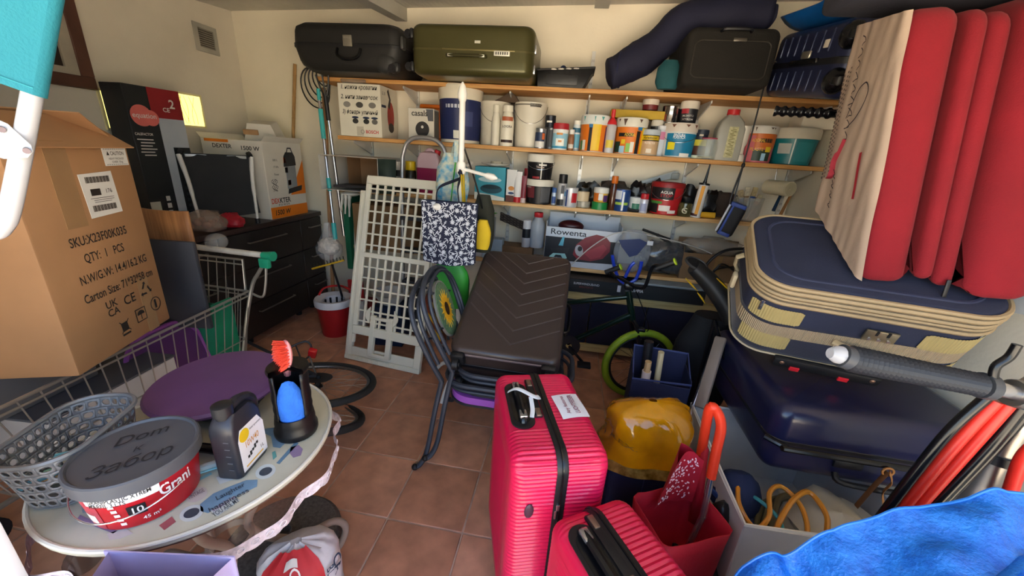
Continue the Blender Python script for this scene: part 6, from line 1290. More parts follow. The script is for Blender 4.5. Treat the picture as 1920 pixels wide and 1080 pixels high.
# ================================================================== things on the shelves
def facing(X, Y): return math.atan2(-Y, -X)
LW = mt('#e2ddd0', .45, var=.05)
def lathe_thing(name, label, cat, X, Y, z, prof, m, rz=0., n=28):
    t = thing(name, label, cat, at((X, Y, z), rz=rz)); b = MB(); b.lathe(prof, n); part(b, 'body', m, t); return t
def pot(name, label, cat, xb, w, yt, Y, zs, body, lid=None, bands=(), texts=(), taper=.90, lidh=.15, bail=False, rough=.4, metal=0., lift=0., drips=None, straight=False):
    """a paint pot or tin: bands are (hex, z0, z1, half angle, offset angle) label patches, texts are (string, z, width, hex)"""
    X, W, H = fit(xb, w, yt, Y, zs+lift); r = W/2; fa = facing(X, Y); t = thing(name, label, cat, at((X, Y, zs+lift+.0005)))
    hb = H*(1-lidh) if lid else H; rt_ = r*(.96 if lid else 1.0); rbm = rt_*taper
    b = MB(); b.lathe([(0, .002), (rbm*.96, .0), (rbm, .004), (rt_, hb), (0, hb)] if lid or metal < .5 else [(0, .002), (rbm*.98, 0), (rbm, .003), (rbm*.985, .006), (rt_*.985, hb-.006), (rt_, hb-.003), (rt_*.97, hb), (rt_*.93, hb-.004), (0, hb-.005)], 30); part(b, 'body', mt(body, rough, metal, var=.06), t)
    if lid:
        b = MB(); b.lathe([(rt_*.98, hb-.012), (r, hb-.011), (r*1.005, H-.012), (r*.985, H-.006), (r*.97, H), (r*.90, H), (r*.87, H-.006), (0, H-.006)], 30); ld = part(b, 'lid', mt(lid, .45, var=.06), t)
        if drips:
            random.seed(int(xb))
            for q in range(3):
                a = fa-1.0+2.0*random.random(); L = (.25+.75*random.random())*(H-hb)*1.1; hw_ = .04+.12*random.random(); b = MB(); b.grid(lambda u, v: ((r*1.012)*math.cos(a+hw_*(2*u-1)*(1-.6*v)), (r*1.012)*math.sin(a+hw_*(2*u-1)*(1-.6*v)), H-.010-L*v*(.6+.4*math.sin(PI*u))), 4, 4); part(b, 'paint_drip', mt(drips, .5), ld)
    def rr_(z): return rbm+(rt_-rbm)*min(1, max(0, z/hb))+.0006
    for i, (hx, z0, z1, ha, off) in enumerate(bands): wrap(t, fa+off, z0*H, z1*H, ha, mt(hx, .45, var=.05), 'label_patch', rf=rr_, e=.00025*i, n=max(4, int(ha*12)))
    for s_, z, fw_, hx in texts[:]:
        b = MB(); text_cyl(b, s_, H*.12, rr_(z*H)+.0022, fa, z*H, .012, fitw=fw_*W, sy=1.0); part(b, 'lettering', mt(hx, .5, var=0), t)
    if bail:
        b = MB(); b.tube([((r*1.03)*math.cos(fa-1.5+3.0*i/20), (r*1.03)*math.sin(fa-1.5+3.0*i/20), hb*(.95-.42*math.sin(PI*i/20))) for i in range(21)], .0017, 6); part(b, 'bail', CHROME, t)
    return t
def bottle(name, label, cat, xb, w, yt, Y, zs, body, cap, bands=(), texts=(), shape='round', film_=None, caph=.14, neck=.4, lift=0., depth=.75):
    X, W, H = fit(xb, w, yt, Y, zs+lift); r = W/2; fa = facing(X, Y); t = thing(name, label, cat, at((X, Y, zs+lift+.0005)))
    m = film_ or mt(body, .4, var=.06); hc = H*(1-caph)
    b = MB(); b.lathe([(0, .001), (r*.93, 0), (r, .006), (r, hc*.72), (r*.92, hc*.80), (r*neck*1.1, hc*.95), (r*neck, hc), (0, hc)], 26, sx=1, sy=1); part(b, 'body', m, t)
    b = MB(); b.lathe([(r*neck*1.15, hc-.004), (r*neck*1.25, hc), (r*neck*1.22, H-.002), (r*neck*1.1, H), (0, H)], 18); part(b, 'cap', mt(cap, .4), t)
    def rr_(z): return r+.0006
    for i, (hx, z0, z1, ha, off) in enumerate(bands): wrap(t, fa+off, z0*H, z1*H, ha, mt(hx, .45, var=.05), 'label_patch', rf=rr_, e=.00025*i, n=max(4, int(ha*12)))
    for s_, z, fw_, hx in texts:
        b = MB(); text_cyl(b, s_, H*.08, r+.0028, fa, z*H, .01, fitw=fw_*W, sy=1.0); part(b, 'lettering', mt(hx, .5, var=0), t)
    return t
def can(name, label, xb, w, yt, Y, zs, body, cap, bands=(), texts=(), caph=.28, lift=0.):
    """aerosol can"""
    X, W, H = fit(xb, w, yt, Y, zs+lift); r = W/2; fa = facing(X, Y); t = thing(name, label, 'spray can', at((X, Y, zs+lift+.0005))); hc = H*(1-caph)
    b = MB(); b.lathe([(0, 0), (r*.95, 0), (r, .003), (r, hc-.006), (r*.9, hc), (0, hc)], 22); part(b, 'body', mt(body, .3, .3, var=.05), t)
    b = MB(); b.lathe([(r*.93, hc), (r*.96, hc+.003), (r*.93, H-.004), (r*.8, H), (0, H)], 22); part(b, 'cap', mt(cap, .4), t)
    for i, (hx, z0, z1, ha, off) in enumerate(bands): wrap(t, fa+off, z0*H, z1*H, ha, mt(hx, .45, var=.05), 'label_patch', rf=lambda z: r+.0006, e=.00025*i, n=8)
    for s_, z, fw_, hx in texts: b = MB(); text_cyl(b, s_, H*.08, r+.0025, fa, z*H, .01, fitw=fw_*W); part(b, 'lettering', mt(hx, .5, var=0), t)
    return t
def sbox(name, label, xb, w, yt, Y, zs, d, body, rz=0., lift=0.):
    X, W, H = fit(xb, w, yt, Y, zs+lift); t = thing(name, label, 'box', at((X, Y, zs+lift+.0005), rz=rz)); b = MB(); b.box((0, d/2, H/2), (W, d, H), r=.002, seg=1); part(b, 'carton_body', mt(body, .6, var=.05), t); return t, W, H
def patchf(t, x0, x1, z0, z1, hexc, nm='print_patch', y=-.0008, lay=0):
    b = MB(); b.box(((x0+x1)/2, y-.0006*lay, (z0+z1)/2), (x1-x0, .001, z1-z0)); return part(b, nm, mt(hexc, .5, var=.06), t)
def polyf(t, pts, hexc, nm='print_shape', lay=1): return fl(pts, mt(hexc, .5, var=.1), nm, -.0008-.0006*lay, t, .0008)
def lett(t, s_, x, z, w_, hexc, lay=3, bold=.012, sh=0., sz=.03): b = MB(); text_on(b, s_, sz, face_front(x, -.0012-.0006*lay, z), bold, sh, fitw=w_, sy=w_/max(.001, (max(p.x for p in txm(s_, sz, bold, sh)[0])-min(p.x for p in txm(s_, sz, bold, sh)[0])))); return part(b, 'lettering', mt(hexc, .6, var=0), t)
# ---- shelf 2, left to right
t, W, H = sbox('vacuum_carton', 'white vacuum cleaner carton with handwritten list and a red vacuum picture', 678, 84, 157, 2.885, S2, .27, '#dcd6c4')
ink = '#2a2622'
for s_, z, w_ in (('1. ножки кроватии', .93, .84), ('2. нити занавесок', .75, .88), ('3) фонарь уличный', .47, .84)): b = MB(); text_on(b, s_, .036, face_front(0, -.003, z*H), .012, .25, fitw=w_*W, sy=1.15); part(b, 'handwriting', mt(ink, .6, var=0), t)
for q, x in enumerate((-.30, 0, .30)): polyf(t, oval(x*W, .61*H, .085*W, .055*H), ('#8a8680', '#4a4844', '#77736c')[q], 'appliance_print')
for q, x in enumerate((-.12, .14, .34)): polyf(t, oval(x*W, .30*H, .07*W, .05*H), ('#33322f', '#33322f', '#6a665f')[q], 'appliance_print'); polyf(t, oval(x*W, .37*H, .08*W, .022*H), '#23314a', 'cap_print', 2)
patchf(t, -.10*W, .06*W, .02*H, .20*H, '#bdb6a4', 'tape'); lett(t, 'BOSCH', .27*W, .10*H, .30*W, '#c2272d', 3, .02)
b = MB(); b.lathe([(.032*W, 0), (.045*W, 0), (.045*W, .001), (.032*W, .001)], 20, face_front(.04*W, -.003, .10*H)); part(b, 'logo_ring', mt('#8d8880', .5), t)
b = MB(); MMx = face_right(W/2+.001, .155, .50*H); b.prism([(x_, y_) for x_, y_ in oval(0, -.02, .055, .105)], 0, .001, MMx); part(b, 'red_vacuum_print', mt('#a3322a', .5), t)
b = MB(); b.prism([(x_, y_) for x_, y_ in oval(.0, -.10, .045, .035)], .001, .0018, MMx); b.prism([(-.045, .05), (-.015, .03), (.005, .10), (-.03, .17), (-.05, .15), (-.02, .1)], .001, .0018, MMx); part(b, 'dark_vacuum_print', mt('#3a302c', .5), t, stuff=True)
b = MB(); b.box((W/2+.001, .045, .62*H), (.0012, .07, .05*H)); part(b, 'navy_tab', mt('#1f2a44', .5), t); b = MB(); text_on(b, 'GL 30', .03, face_right(W/2+.0012, .05, .86*H), .004, fitw=.05); part(b, 'side_lettering', mt('#55504a', .6), t)
b = MB(); b.box((.0, .02, H+.015), (.20, .12, .03), r=.012); solo(b, 'blister_tray', film('#8f8a80', .5, .1), 'crumpled clear plastic tray squeezed above the vacuum carton', 'tray', at((WM[t.name].translation.x-.03, 2.90, S2)))
t, W, H = sbox('exercise_wheel_box', 'small white box with a black disc picture beside the orange case', 790, 50, 203, 2.885, S2, .11, '#d3ccbd')
polyf(t, oval(.05*W, .36*H, .27*W, .30*H*W/H if False else .27*W), '#2b2a2a', 'disc_print'); polyf(t, oval(.05*W, .43*H, .05*W, .05*W), '#d9d5cb', 'hub_print', 2); lett(t, 'casals', -.05*W, .84*H, .62*W, '#2a2725'); polyf(t, [(.28*W, .62*H), (.48*W, .62*H), (.48*W, .98*H), (.2*W, .98*H)], '#55565a', 'corner_print')
patchf(t, -.40*W, -.05*W, .02*H, .10*H, '#c98f2c', 'yellow_tab'); b = MB(); b.box((W/2+.001, .055, H/2), (.001, .10, H*.9)); part(b, 'side_print', mt('#77736c', .5), t)
X, W, H = fit(812, 50, 196, 3.03, S2); t = thing('tool_case', 'orange plastic case standing behind the small white disc box', 'case', at((X, 3.04, S2+.0005))); b = MB(); b.box((0, 0, H/2), (W, .05, H), r=.012); part(b, 'case_body', mt('#c8661a', .4, var=.08), t); b = MB(); b.tube([(x, -.026, z+H/2) for x, z in rrect(W*.8, H*.8, .02, 4)], .005, 6, closed=True); part(b, 'raised_rib', mt('#a9520f', .4), t)
pot('paint_bucket', 'big white-lidded bucket with a dark blue label on the shelf below the olive suitcase', 'bucket', 863, 82, 163, 3.02, S2, '#d9d2c0', '#ded6c2', [('#1d2755', .06, .76, 1.5, 0), ('#bfc3cf', .60, .66, .35, -.4), ('#dcd8cc', .08, .22, .2, -.15), ('#3d4674', .3, .55, .2, .4)], (), .93, .22)
pot('plastic_bucket', 'cloudy white empty bucket beside the blue-labelled bucket', 'bucket', 926, 56, 193, 3.04, S2, '#cfc8b6', None, [], (), .90, .0, True)
b = MB(); b.prism([(-.10, 0), (.10, 0), (.06, .05), (.02, .065), (-.04, .03)], -.05, .05, face_front(0, 0, 0)); X, W, H = fit(940, 40, 180, 3.04, S2); solo(b, 'sanding_block', mt('#4a3a2c', .8, var=.15), 'dark brown sanding block lying across the rims of the cloudy buckets', 'block', at((X+.03, 3.03, S2+fit(926, 56, 193, 3.04, S2)[2]+.001)))
bottle('glue_bottle', 'slim white bottle in front of the first cloudy bucket', 'bottle', 928, 16, 197, 2.92, S2, '#ddd7c6', '#e0dac8', [], (), caph=.16, neck=.62)
bottle('cleaner_bottle', 'white bottle with brown bands lettered LOGRA', 'bottle', 949, 25, 198, 2.915, S2, '#e2dccb', '#e6e0cf', [('#3a2420', .09, .16, 1.0, 0), ('#a85a3a', .62, .72, .9, 0)], (('LOGRA', .48, .8, '#3a3430'),), caph=.14, neck=.62)
pot('plastic_bucket', 'cloudy white bucket with a black stained rim and wire handle', 'bucket', 990, 60, 195, 3.03, S2, '#d3ccbc', None, [('#4a443c', .90, .97, .35, .3), ('#6b645a', .93, .96, 1.0, -.3)], (), .90, .0, True)
pot('tin', 'small silver tin with a dark blue and orange label', 'tin', 1012, 21, 241, 2.91, S2, '#9a9a9c', None, [('#22304f', .35, .8, 1.0, -.3), ('#c9622c', .45, .75, .25, .5), ('#d6d2cc', .05, .35, .9, -.2)], (), 1.0, 0, False, .3, .8)
pot('tin', 'plain dark silver tin beside the blue and orange one', 'tin', 1030, 20, 240, 2.94, S2, '#5d5d60', None, [('#2b2c30', .1, .9, .7, .3)], (), 1.0, 0, False, .3, .8)
_, Wt, Ht = fit(1025, 20, 241, 2.95, S2)
pot('tin', 'small black tin stacked on top of the silver tins', 'tin', 1031, 20, 217, 2.925, S2, '#2a2c33', None, [('#e3dfd6', .4, .55, .5, -.2)], (), 1.0, 0, False, .3, .6, lift=Ht+.004)
pot('jar', 'white jar with a red lid and a pale blue fish label', 'jar', 1048, 30, 232, 2.915, S2, '#dfe3e2', '#a8202a', [('#8fc0d4', .05, .62, 1.3, 0), ('#e9e7df', .15, .42, .55, 0), ('#c98a52', .28, .36, .22, 0), ('#3c8fb3', .05, .13, 1.3, 0), ('#c9812c', .56, .64, .4, -.1)], (), 1.0, .16)
bottle('dropper_bottle', 'tiny amber bottle with a white cap beside the red-lidded jar', 'bottle', 1069, 11, 243, 2.915, S2, '#8a5a3a', '#d9d6d0', [('#c9c3ba', .1, .3, 1.0, 0)], (), caph=.2, neck=.7)
bottle('detergent_bottle', 'white and blue bottle behind the amber dropper', 'bottle', 1077, 15, 226, 2.97, S2, '#cfd9dc', '#e0ddd2', [('#5fa3bd', .1, .55, 1.2, 0), ('#2a5f78', .6, .75, 1.2, 0)], (), caph=.12, neck=.75)
ORB = [('#d9731c', .02, .74, 1.45, 0), ('#2a6fa0', .66, .78, .28, -.15), ('#e3b81c', .04, .78, .30, .15), ('#16161a', .02, .66, .11, -.28), ('#5a2452', .02, .70, .14, .95), ('#4a7a3a', .04, .30, .16, -.95), ('#dcd8cc', .04, .32, .13, -.72)]
pot('paint_pot', 'orange paint pot with turquoise drips on its white lid', 'paint pot', 1110, 54, 218, 2.96, S2, '#d9d4c8', '#d8dcd8', ORB, (), .97, .20, drips='#5fa8a4')
ORB2 = [('#d9731c', .02, .74, 1.45, 0), ('#16161a', .02, .64, .13, .55), ('#2a6fa0', .66, .76, .25, .70), ('#d9b41c', .02, .74, .22, 1.0), ('#16161a', .48, .58, .5, -.3), ('#20382c', .04, .34, .25, -.85), ('#7fb54a', .06, .30, .14, -.05), ('#9cc3dc', .03, .22, .18, -.45), ('#dcd8cc', .05, .34, .12, .2), ('#e0c02a', .28, .40, .13, -.4)]
pot('paint_pot', 'orange paint pot with brown smears on its white lid', 'paint pot', 1176, 58, 223, 2.96, S2, '#d9d4c8', '#dedacd', ORB2, (('ADORAL', .53, .36, '#d9b41c'),), .97, .20, drips='#5a4438')
X, W, H = fit(1140, 18, 206, 2.90, S2); t = thing('silicone_cartridge', 'clear silicone cartridge with a red nozzle between the orange paint pots', 'cartridge', at((X, 2.895, S2+.0005)))
b = MB(); b.lathe([(0, 0), (W/2, 0), (W/2, H*.62), (W*.38, H*.68), (W*.2, H*.72), (0, H*.72)], 18); part(b, 'tube', mt('#c9c6c8', .25, var=.1, alpha=.85), t); b = MB(); b.lathe([(W*.5, H*.66), (W*.42, H*.74), (W*.17, H*.82), (W*.22, H*.86), (W*.2, H), (0, H)], 14); part(b, 'nozzle_cap', mt('#c8252b', .4), t); wrap(t, facing(X, 2.9), .12*H, .3*H, .8, mt('#d9c24a', .5), 'label_patch', rf=lambda z: W/2+.0006)
pot('varnish_tin', 'small tin of wood varnish with a black and yellow label', 'tin', 1214, 33, 244, 2.91, S2, '#8f8a80', '#b3bcc4', [('#c2a17c', .04, .58, 1.4, 0), ('#16130f', .56, .80, 1.4, 0), ('#d2b01c', .60, .76, 1.2, 0), ('#dfd2bd', .10, .26, .3, 0)], (('Xyladecor', .68, .82, '#1c1712'), ('PROTECTOR', .48, .6, '#f1e6d2')), 1.0, .14)
pot('tin', 'small black tin with a flame picture behind the varnish tin', 'tin', 1222, 22, 226, 2.99, S2, '#1d1c1f', '#cfc9bd', [('#c9602c', .5, .62, .3, 0)], (), 1.0, .12)
bottle('glue_bottle', 'pink and white bottle behind the turquoise-labelled pot', 'bottle', 1232, 16, 236, 2.955, S2, '#c9d0da', '#d9dbe2', [('#c77a9c', .55, .8, 1.3, 0)], (), caph=.12, neck=.8)
PT = pot('paint_pot', 'paint pot with a turquoise label and yellow square under the small pots', 'paint pot', 1266, 62, 233, 2.975, S2, '#cfd2ce', '#d3c8bb', [('#1878a0', .04, .70, 1.15, .35), ('#e3d21c', .22, .44, .24, -.42), ('#d9d9d4', .04, .70, .3, -1.1), ('#e6e4df', .03, .13, .35, .55)], (('PINTURA', .64, .32, '#dfeaf0'), ('PLASTICA', .58, .34, '#dfeaf0')), .90, .20, True, drips='#6a3f2c')
Xp_, Wp_, Hp_ = fit(1266, 62, 233, 2.975, S2)
pot('sealant_pot', 'small white-lidded pot with a dark red and black label on the turquoise-labelled pot', 'pot', 1287, 33, 191, 2.985, S2, '#202127', '#d8d0c2', [('#a32a38', .45, .75, .45, -.45)], (('MONTO', .34, .6, '#b9b6b2'), ('XTREM', .18, .6, '#b9b6b2')), .95, .26, lift=Hp_+.001)
pot('tin', 'shiny chrome tin on the turquoise-labelled pot', 'tin', 1254, 32, 200, 3.01, S2, '#a8a5a2', None, [('#7a3c28', .1, .5, .3, -.7)], (), 1.0, 0, False, .12, 1.0, lift=Hp_+.001)
X, W, H = fit(1180, 97, 206, 3.07, S2); Hl = fit(1176, 58, 223, 2.96, S2)[2]
b = MB(); b.box((0, 0, .03), (W*.97, .10, .055), r=.006); solo(b, 'foam_block', mt('#b99a3a', .9, var=.12, bump=.5, bs=90), 'long yellow foam block lying across the orange paint pots', 'block', at((X, 3.02, S2+Hl+.002)))
pot('pot', 'small white-lidded pot with a dark red band on the yellow foam block', 'pot', 1218, 30, 187, 3.03, S2, '#4a1a1c', '#d3cabb', [('#6a2022', .1, .7, 1.2, 0)], (), .95, .35, lift=Hl+.063)
pot('tin', 'small tin with a yellow-green label beside the glass jar', 'tin', 1306, 24, 244, 2.94, S2, '#1e2434', '#262c3c', [('#c3b83a', .45, .66, 1.2, 0), ('#4a2a1c', .15, .45, 1.2, 0), ('#c9b6a2', .78, .95, .3, 0), ('#d4dcc4', .02, .12, 1.2, 0)], (), 1.0, .1)
X, W, H = fit(1322, 36, 259, 2.905, S2); t = thing('glass_jar', 'empty glass jar with a pink rim on the paint pot shelf', 'jar', at((X, 2.905, S2+.0005))); b = MB(); b.lathe([(0, .003), (W*.42, 0), (W*.47, .006), (W*.5, H*.55), (W*.45, H*.82), (W*.36, H*.93), (W*.36, H)], 26); b.lathe([(W*.34, H), (W*.34, H*.9), (W*.47, H*.5), (W*.43, .01), (0, .008)], 26); part(b, 'glass', film('#d5dedb', .28, .05), t); b = MB(); b.tube([(W*.37*math.cos(2*PI*i/24), W*.37*math.sin(2*PI*i/24), H-.004) for i in range(24)], .004, 6, closed=True); part(b, 'rim_ring', mt('#b8405a', .4), t); b = MB(); b.lathe([(0, .009), (W*.42, .009), (W*.43, .018), (0, .018)], 24); part(b, 'residue', mt('#a89a4a', .5), t)
X, W, H = fit(1355, 46, 206, 2.93, S2); t = thing('canister_bottle', 'large cloudy plastic bottle with a red cap and handwritten label', 'bottle', at((X, 2.935, S2+.0005), rz=-.1)); b = MB(); rows = [ring(W, W*.8, 0, .02), ring(W*1.02, W*.82, .006, .02), ring(W*1.02, W*.82, H*.62, .02), ring(W*.85, W*.7, H*.76, .02), ring(W*.5, W*.45, H*.87, .015), ring(W*.38, W*.38, H*.90, .015)]; n = len(rows[0]); b.add([p for r in rows for p in r], [(k*n+i, k*n+(i+1) % n, (k+1)*n+(i+1) % n, (k+1)*n+i) for k in range(5) for i in range(n)]+[tuple(range(n-1, -1, -1)), tuple(range(5*n, 6*n))]); part(b, 'bottle_body', mt('#a8a69c', .3, var=.08, alpha=.88), t); b = MB(); b.lathe([(W*.21, H*.89), (W*.235, H*.90), (W*.23, H), (0, H)], 18); part(b, 'cap', mt('#c02a2c', .4), t); b = MB(); b.box((.06*W, -W*.414, H*.36), (W*.34, .001, H*.6)); lb = part(b, 'paper_label', mt('#b9b38a', .7, var=.2, vs=60), t)
b = MB()
for q in range(7): b.ribbon([(.06*W+W*.12*math.sin(k*1.3+q), -W*.414-.001, H*(.10+.075*q+.06*k/6)) for k in range(7)], .003, (0, -1, 0))
part(b, 'handwriting', mt('#77703f', .7), lb, stuff=True)
X, W, H = fit(1381, 22, 237, 2.905, S2); t = thing('caulk_tube', 'white plastic nozzle tube standing head down beside the cloudy bottle', 'tube', at((X, 2.905, S2+.0005))); b = MB(); b.lathe([(0, 0), (W*.48, 0), (W*.5, .01), (W*.46, H*.18), (W*.34, H*.22), (W*.34, H*.42), (W*.46, H*.5), (W*.5, H), (0, H)], 18); part(b, 'tube', LW, t)
pot('paint_pot', 'pink-sided orange paint pot lettered PLASTE with a stained lid', 'paint pot', 1412, 55, 238, 2.96, S2, '#c2606a', '#d3cfc6', [('#c8682a', .40, .80, 1.0, .35), ('#2a2622', .55, .66, .42, .5), ('#23382c', .05, .36, .6, .4), ('#c96a72', .02, .74, .4, -.6), ('#5a3468', .1, .7, .28, -1.15), ('#9cc3dc', .06, .26, .14, .5), ('#d9c02a', .30, .44, .2, .75)], (('ADORAL', .60, .4, '#e0b43a'), ('PLASTE', .36, .4, '#e0b43a')), .97, .16, drips='#5a4438')
pot('paint_pot', 'wide teal paint pot with a cream lid at the end of the shelf', 'paint pot', 1476, 78, 243, 3.0, S2, '#147078', '#d2c9b6', [('#b3b6ae', .30, .58, .3, -.35), ('#c9d2cc', .02, .72, .03, .05), ('#2a7f86', .1, .62, .4, .6)], (), .86, .24)
X3, W3, H3 = fit(1476, 78, 243, 3.0, S2); b = MB(); b.box((.11, 0, .045), (.20, .16, .085), r=.002, seg=1); solo(b, 'carton', mt('#d6cdbb', .65, var=.06), 'small plain white carton lying on the teal paint pot', 'box', at((X3-.03, 3.01, S2+H3+.0005)))
# ---- shelf 3, left to right
X, W, H = fit(672, 112, 294, 2.80, S3); t = thing('open_carton', 'white carton lying open on its side with a brown inside', 'box', at((X-.01, 2.70, S3+.001), rz=.02)); LINER = mt('#8a6848', .75, var=.08)
for nm, c, d_ in (('bottom_panel', (0, .22, .002), (W, .44, .003)), ('top_panel', (0, .22, H), (W, .44, .003)), ('side_panel', (-W/2, .22, H/2), (.003, .44, H)), ('side_panel', (W/2, .22, H/2), (.003, .44, H))): b = MB(); b.box(c, d_); part(b, nm, mt('#cfcac0', .6, var=.05), t)
b = MB(); b.box((0, .40, H/2), (W*.99, .003, H*.98)); part(b, 'back_panel', LINER, t)
for nm, c, d_ in (('liner', (W/2-.004, .22, H/2), (.002, .42, H*.97)), ('liner', (-W/2+.11, .30, H/2), (.002, .2, H*.97)), ('liner', (0, .22, H-.004), (W*.97, .42, .002))): b = MB(); b.box(c, d_); part(b, nm, LINER, t)
b = MB(); b.box((-.02, .12, .03), (W*.7, .18, .02), at((0, 0, 0), ry=-.04)); solo(b, 'dark_tray', mt('#2c2c2e', .5, var=.1), 'dark flat tray inside the open white carton', 'tray', at((X+.02, 2.70, S3+.004)))
b = MB(); b.add([(W/2, 0, 0), (W/2+.12, .03, .0), (W/2+.12, .05, H), (W/2, 0, H)], [(0, 1, 2, 3)]); part(b, 'flap', mt('#2c3a33', .6), t).modifiers.new('thick', 'SOLIDIFY').thickness = .003
can('spray_can', 'black aerosol with a white cap behind the ladder arch', 748, 20, 302, 2.92, S3, '#1c1e20', '#dcd8d0', [('#3a7f9c', .2, .35, .4, 0)], (('Woly', .5, .8, '#d9d6d0'),))
can('spray_can', 'black aerosol with a yellow cap behind the ladder arch', 771, 20, 302, 2.93, S3, '#26231c', '#d8b41c', [('#5a5648', .15, .5, .8, 0)])
X, W, H = fit(806, 44, 281, 2.93, S3); t = thing('jerrycan', 'cloudy canister half full of pink liquid behind the ladder arch', 'canister', at((X, 2.94, S3+.0005))); b = MB(); rows = [ring(W, W*.6, 0, .02), ring(W*1.02, W*.62, .006, .02), ring(W*1.02, W*.62, H*.60, .02)]; n = len(rows[0]); cap_ = [tuple(range(n-1, -1, -1))]
b.add([p for r in rows for p in r], [(k*n+i, k*n+(i+1) % n, (k+1)*n+(i+1) % n, (k+1)*n+i) for k in range(2) for i in range(n)]+cap_+[tuple(range(2*n, 3*n))]); part(b, 'pink_liquid', mt('#8a1f4a', .25, var=.06, coat=.2), t); b = MB(); rows = [ring(W*1.02, W*.62, H*.60+.0005, .02), ring(W*1.0, W*.62, H*.78, .02), ring(W*.75, W*.5, H*.93, .02), ring(W*.4, W*.3, H*.96, .01)]; b.add([p for r in rows for p in r], [(k*n+i, k*n+(i+1) % n, (k+1)*n+(i+1) % n, (k+1)*n+i) for k in range(3) for i in range(n)]+[tuple(range(3*n, 4*n))]); part(b, 'upper_wall', mt('#c9aab2', .3, var=.06, alpha=.9), t); b = MB(); b.cyl((W*.3, 0, H*.9), (W*.36, 0, H), W*.13, n=14); part(b, 'cap', mt('#b8202c', .4), t); b = MB(); b.tube(smooth([(-W*.3, 0, H*.86), (-W*.1, 0, H*.99), (W*.12, 0, H*.99), (W*.2, 0, H*.9)], 4), W*.07, 8); part(b, 'grip', mt('#c9aab2', .3), t)
b = MB(); b.box((0, .05, .10), (.10, .10, .20), r=.003, seg=1); X, W, H = fit(838, 30, 300, 3.0, S3); solo(b, 'carton', mt('#a8804c', .7, var=.08), 'plain brown carton beside the pink canister', 'box', at((X, 3.0, S3+.0005)))
t, W, H = sbox('gift_carton', 'turquoise carton with a cooling stand picture on the third shelf', 917, 58, 313, 2.90, S3, .16, '#3d9aae')
polyf(t, oval(0, .62*H, .38*W, .08*H), '#b9d6da', 'tray_print'); polyf(t, oval(-.04*W, .72*H, .14*W, .10*H), '#9cc4c9', 'bowl_print', 2); polyf(t, oval(.05*W, .34*H, .36*W, .14*H), '#1c4a58', 'bowl_print', 2); polyf(t, oval(.05*W, .40*H, .30*W, .06*H), '#16323c', 'bowl_print', 3); polyf(t, [(-.5*W, .0), (.5*W, 0), (.5*W, .10*H), (.1*W, .16*H), (-.5*W, .22*H)], '#d5dbd4', 'pale_band', 1)
b = MB(); b.box((.03, 0, H+.012), (W*1.1, .16, .004)); b = MB(); b.lathe([(0, 0), (.03, 0), (.105, .018), (.11, .024), (.10, .022), (.03, .006), (0, .006)], 32); Xd = WM[t.name].translation.x; solo(b, 'plate', mt('#ddd8cc', .35), 'white dinner plate on the turquoise carton', 'plate', at((Xd+.02, 2.985, S3+H+.001)))
b = MB(); b.lathe([(.026, 0), (.045, 0), (.045, .032), (.026, .032), (.026, 0)], 28); solo(b, 'tape_roll', mt('#c9bfa6', .5, var=.08), 'beige roll of tape on the white plate', 'tape', at((Xd+.03, 2.98, S3+H+.009)))
t, W, H = sbox('tube_box', 'slim white carton with a brown base beside the turquoise carton', 957, 19, 318, 2.90, S3, .05, '#d9d8d6'); patchf(t, -W/2, W/2, 0, .2*H, '#5a2a20', 'brown_base'); polyf(t, oval(0, .42*H, .3*W, .07*H), '#c9823a', 'orange_print'); polyf(t, oval(0, .27*H, .3*W, .04*H), '#26406a', 'blue_print')
def tubeobj(xb, w, yt, body, cap, label):
    X, W, H = fit(xb, w, yt, 2.905, S3); t = thing('sealant_tube', label, 'tube', at((X, 2.905, S3+.0005))); b = MB(); b.lathe([(0, 0), (W*.5, 0), (W*.5, H*.18), (0, H*.18)], 14); part(b, 'cap', mt(cap, .4), t); b = MB(); b.grid(lambda u, v: (W*.5*math.cos(2*PI*u), W*.5*math.sin(2*PI*u)*(1-v*.95), H*.18+H*.82*v), 16, 6, cu=True); part(b, 'tube_body', mt(body, .4, var=.05), t)
tubeobj(969, 14, 322, '#d9d6d4', '#b3222a', 'white squeeze tube standing on a red cap'); tubeobj(980, 10, 330, '#7a2430', '#c9b6b2', 'dark red squeeze tube beside the black pots')
pot('pot', 'dark red lidded jar behind the squeeze tubes', 'jar', 986, 14, 316, 3.02, S3, '#6a1a20', '#8a2028', [], (), 1.0, .2)
pot('paint_pot', 'black paint pot with a white lid, lower of the pair of black pots', 'paint pot', 1009, 52, 336, 2.965, S3, '#17161a', '#d9d4c6', [('#6a2a30', .25, .72, .38, -.75), ('#4f5054', .08, .70, .42, .55), ('#8f8a86', .66, .70, .25, -.9)], (), .90, .20)
Hq = fit(1009, 52, 336, 2.965, S3)[2]
pot('paint_pot', 'black paint pot with a white lid, upper of the pair of black pots', 'paint pot', 1011, 51, 290, 2.965, S3, '#141317', '#dad6ca', [('#cfc8bd', .02, .74, .05, .12), ('#dedad0', .56, .62, .3, .2), ('#8a1f26', .03, .12, .3, -.3)], (('Titanlux', .50, .3, '#b9a8a0'),), .90, .24, True, lift=Hq+.001)
can('spray_can', 'slim blue and white aerosol behind the black spray can', 1037, 9, 352, 2.93, S3, '#b9c4d0', '#3a5f9c', [('#2a4a8a', .1, .5, .8, 0)])
can('spray_can', 'tall aerosol with a black cap beside the black paint pots', 1051, 17, 327, 2.91, S3, '#c3c4c6', '#17181a', [('#1c1e22', .02, .22, 1.2, 0), ('#3a3c42', .40, .66, .35, .1)])
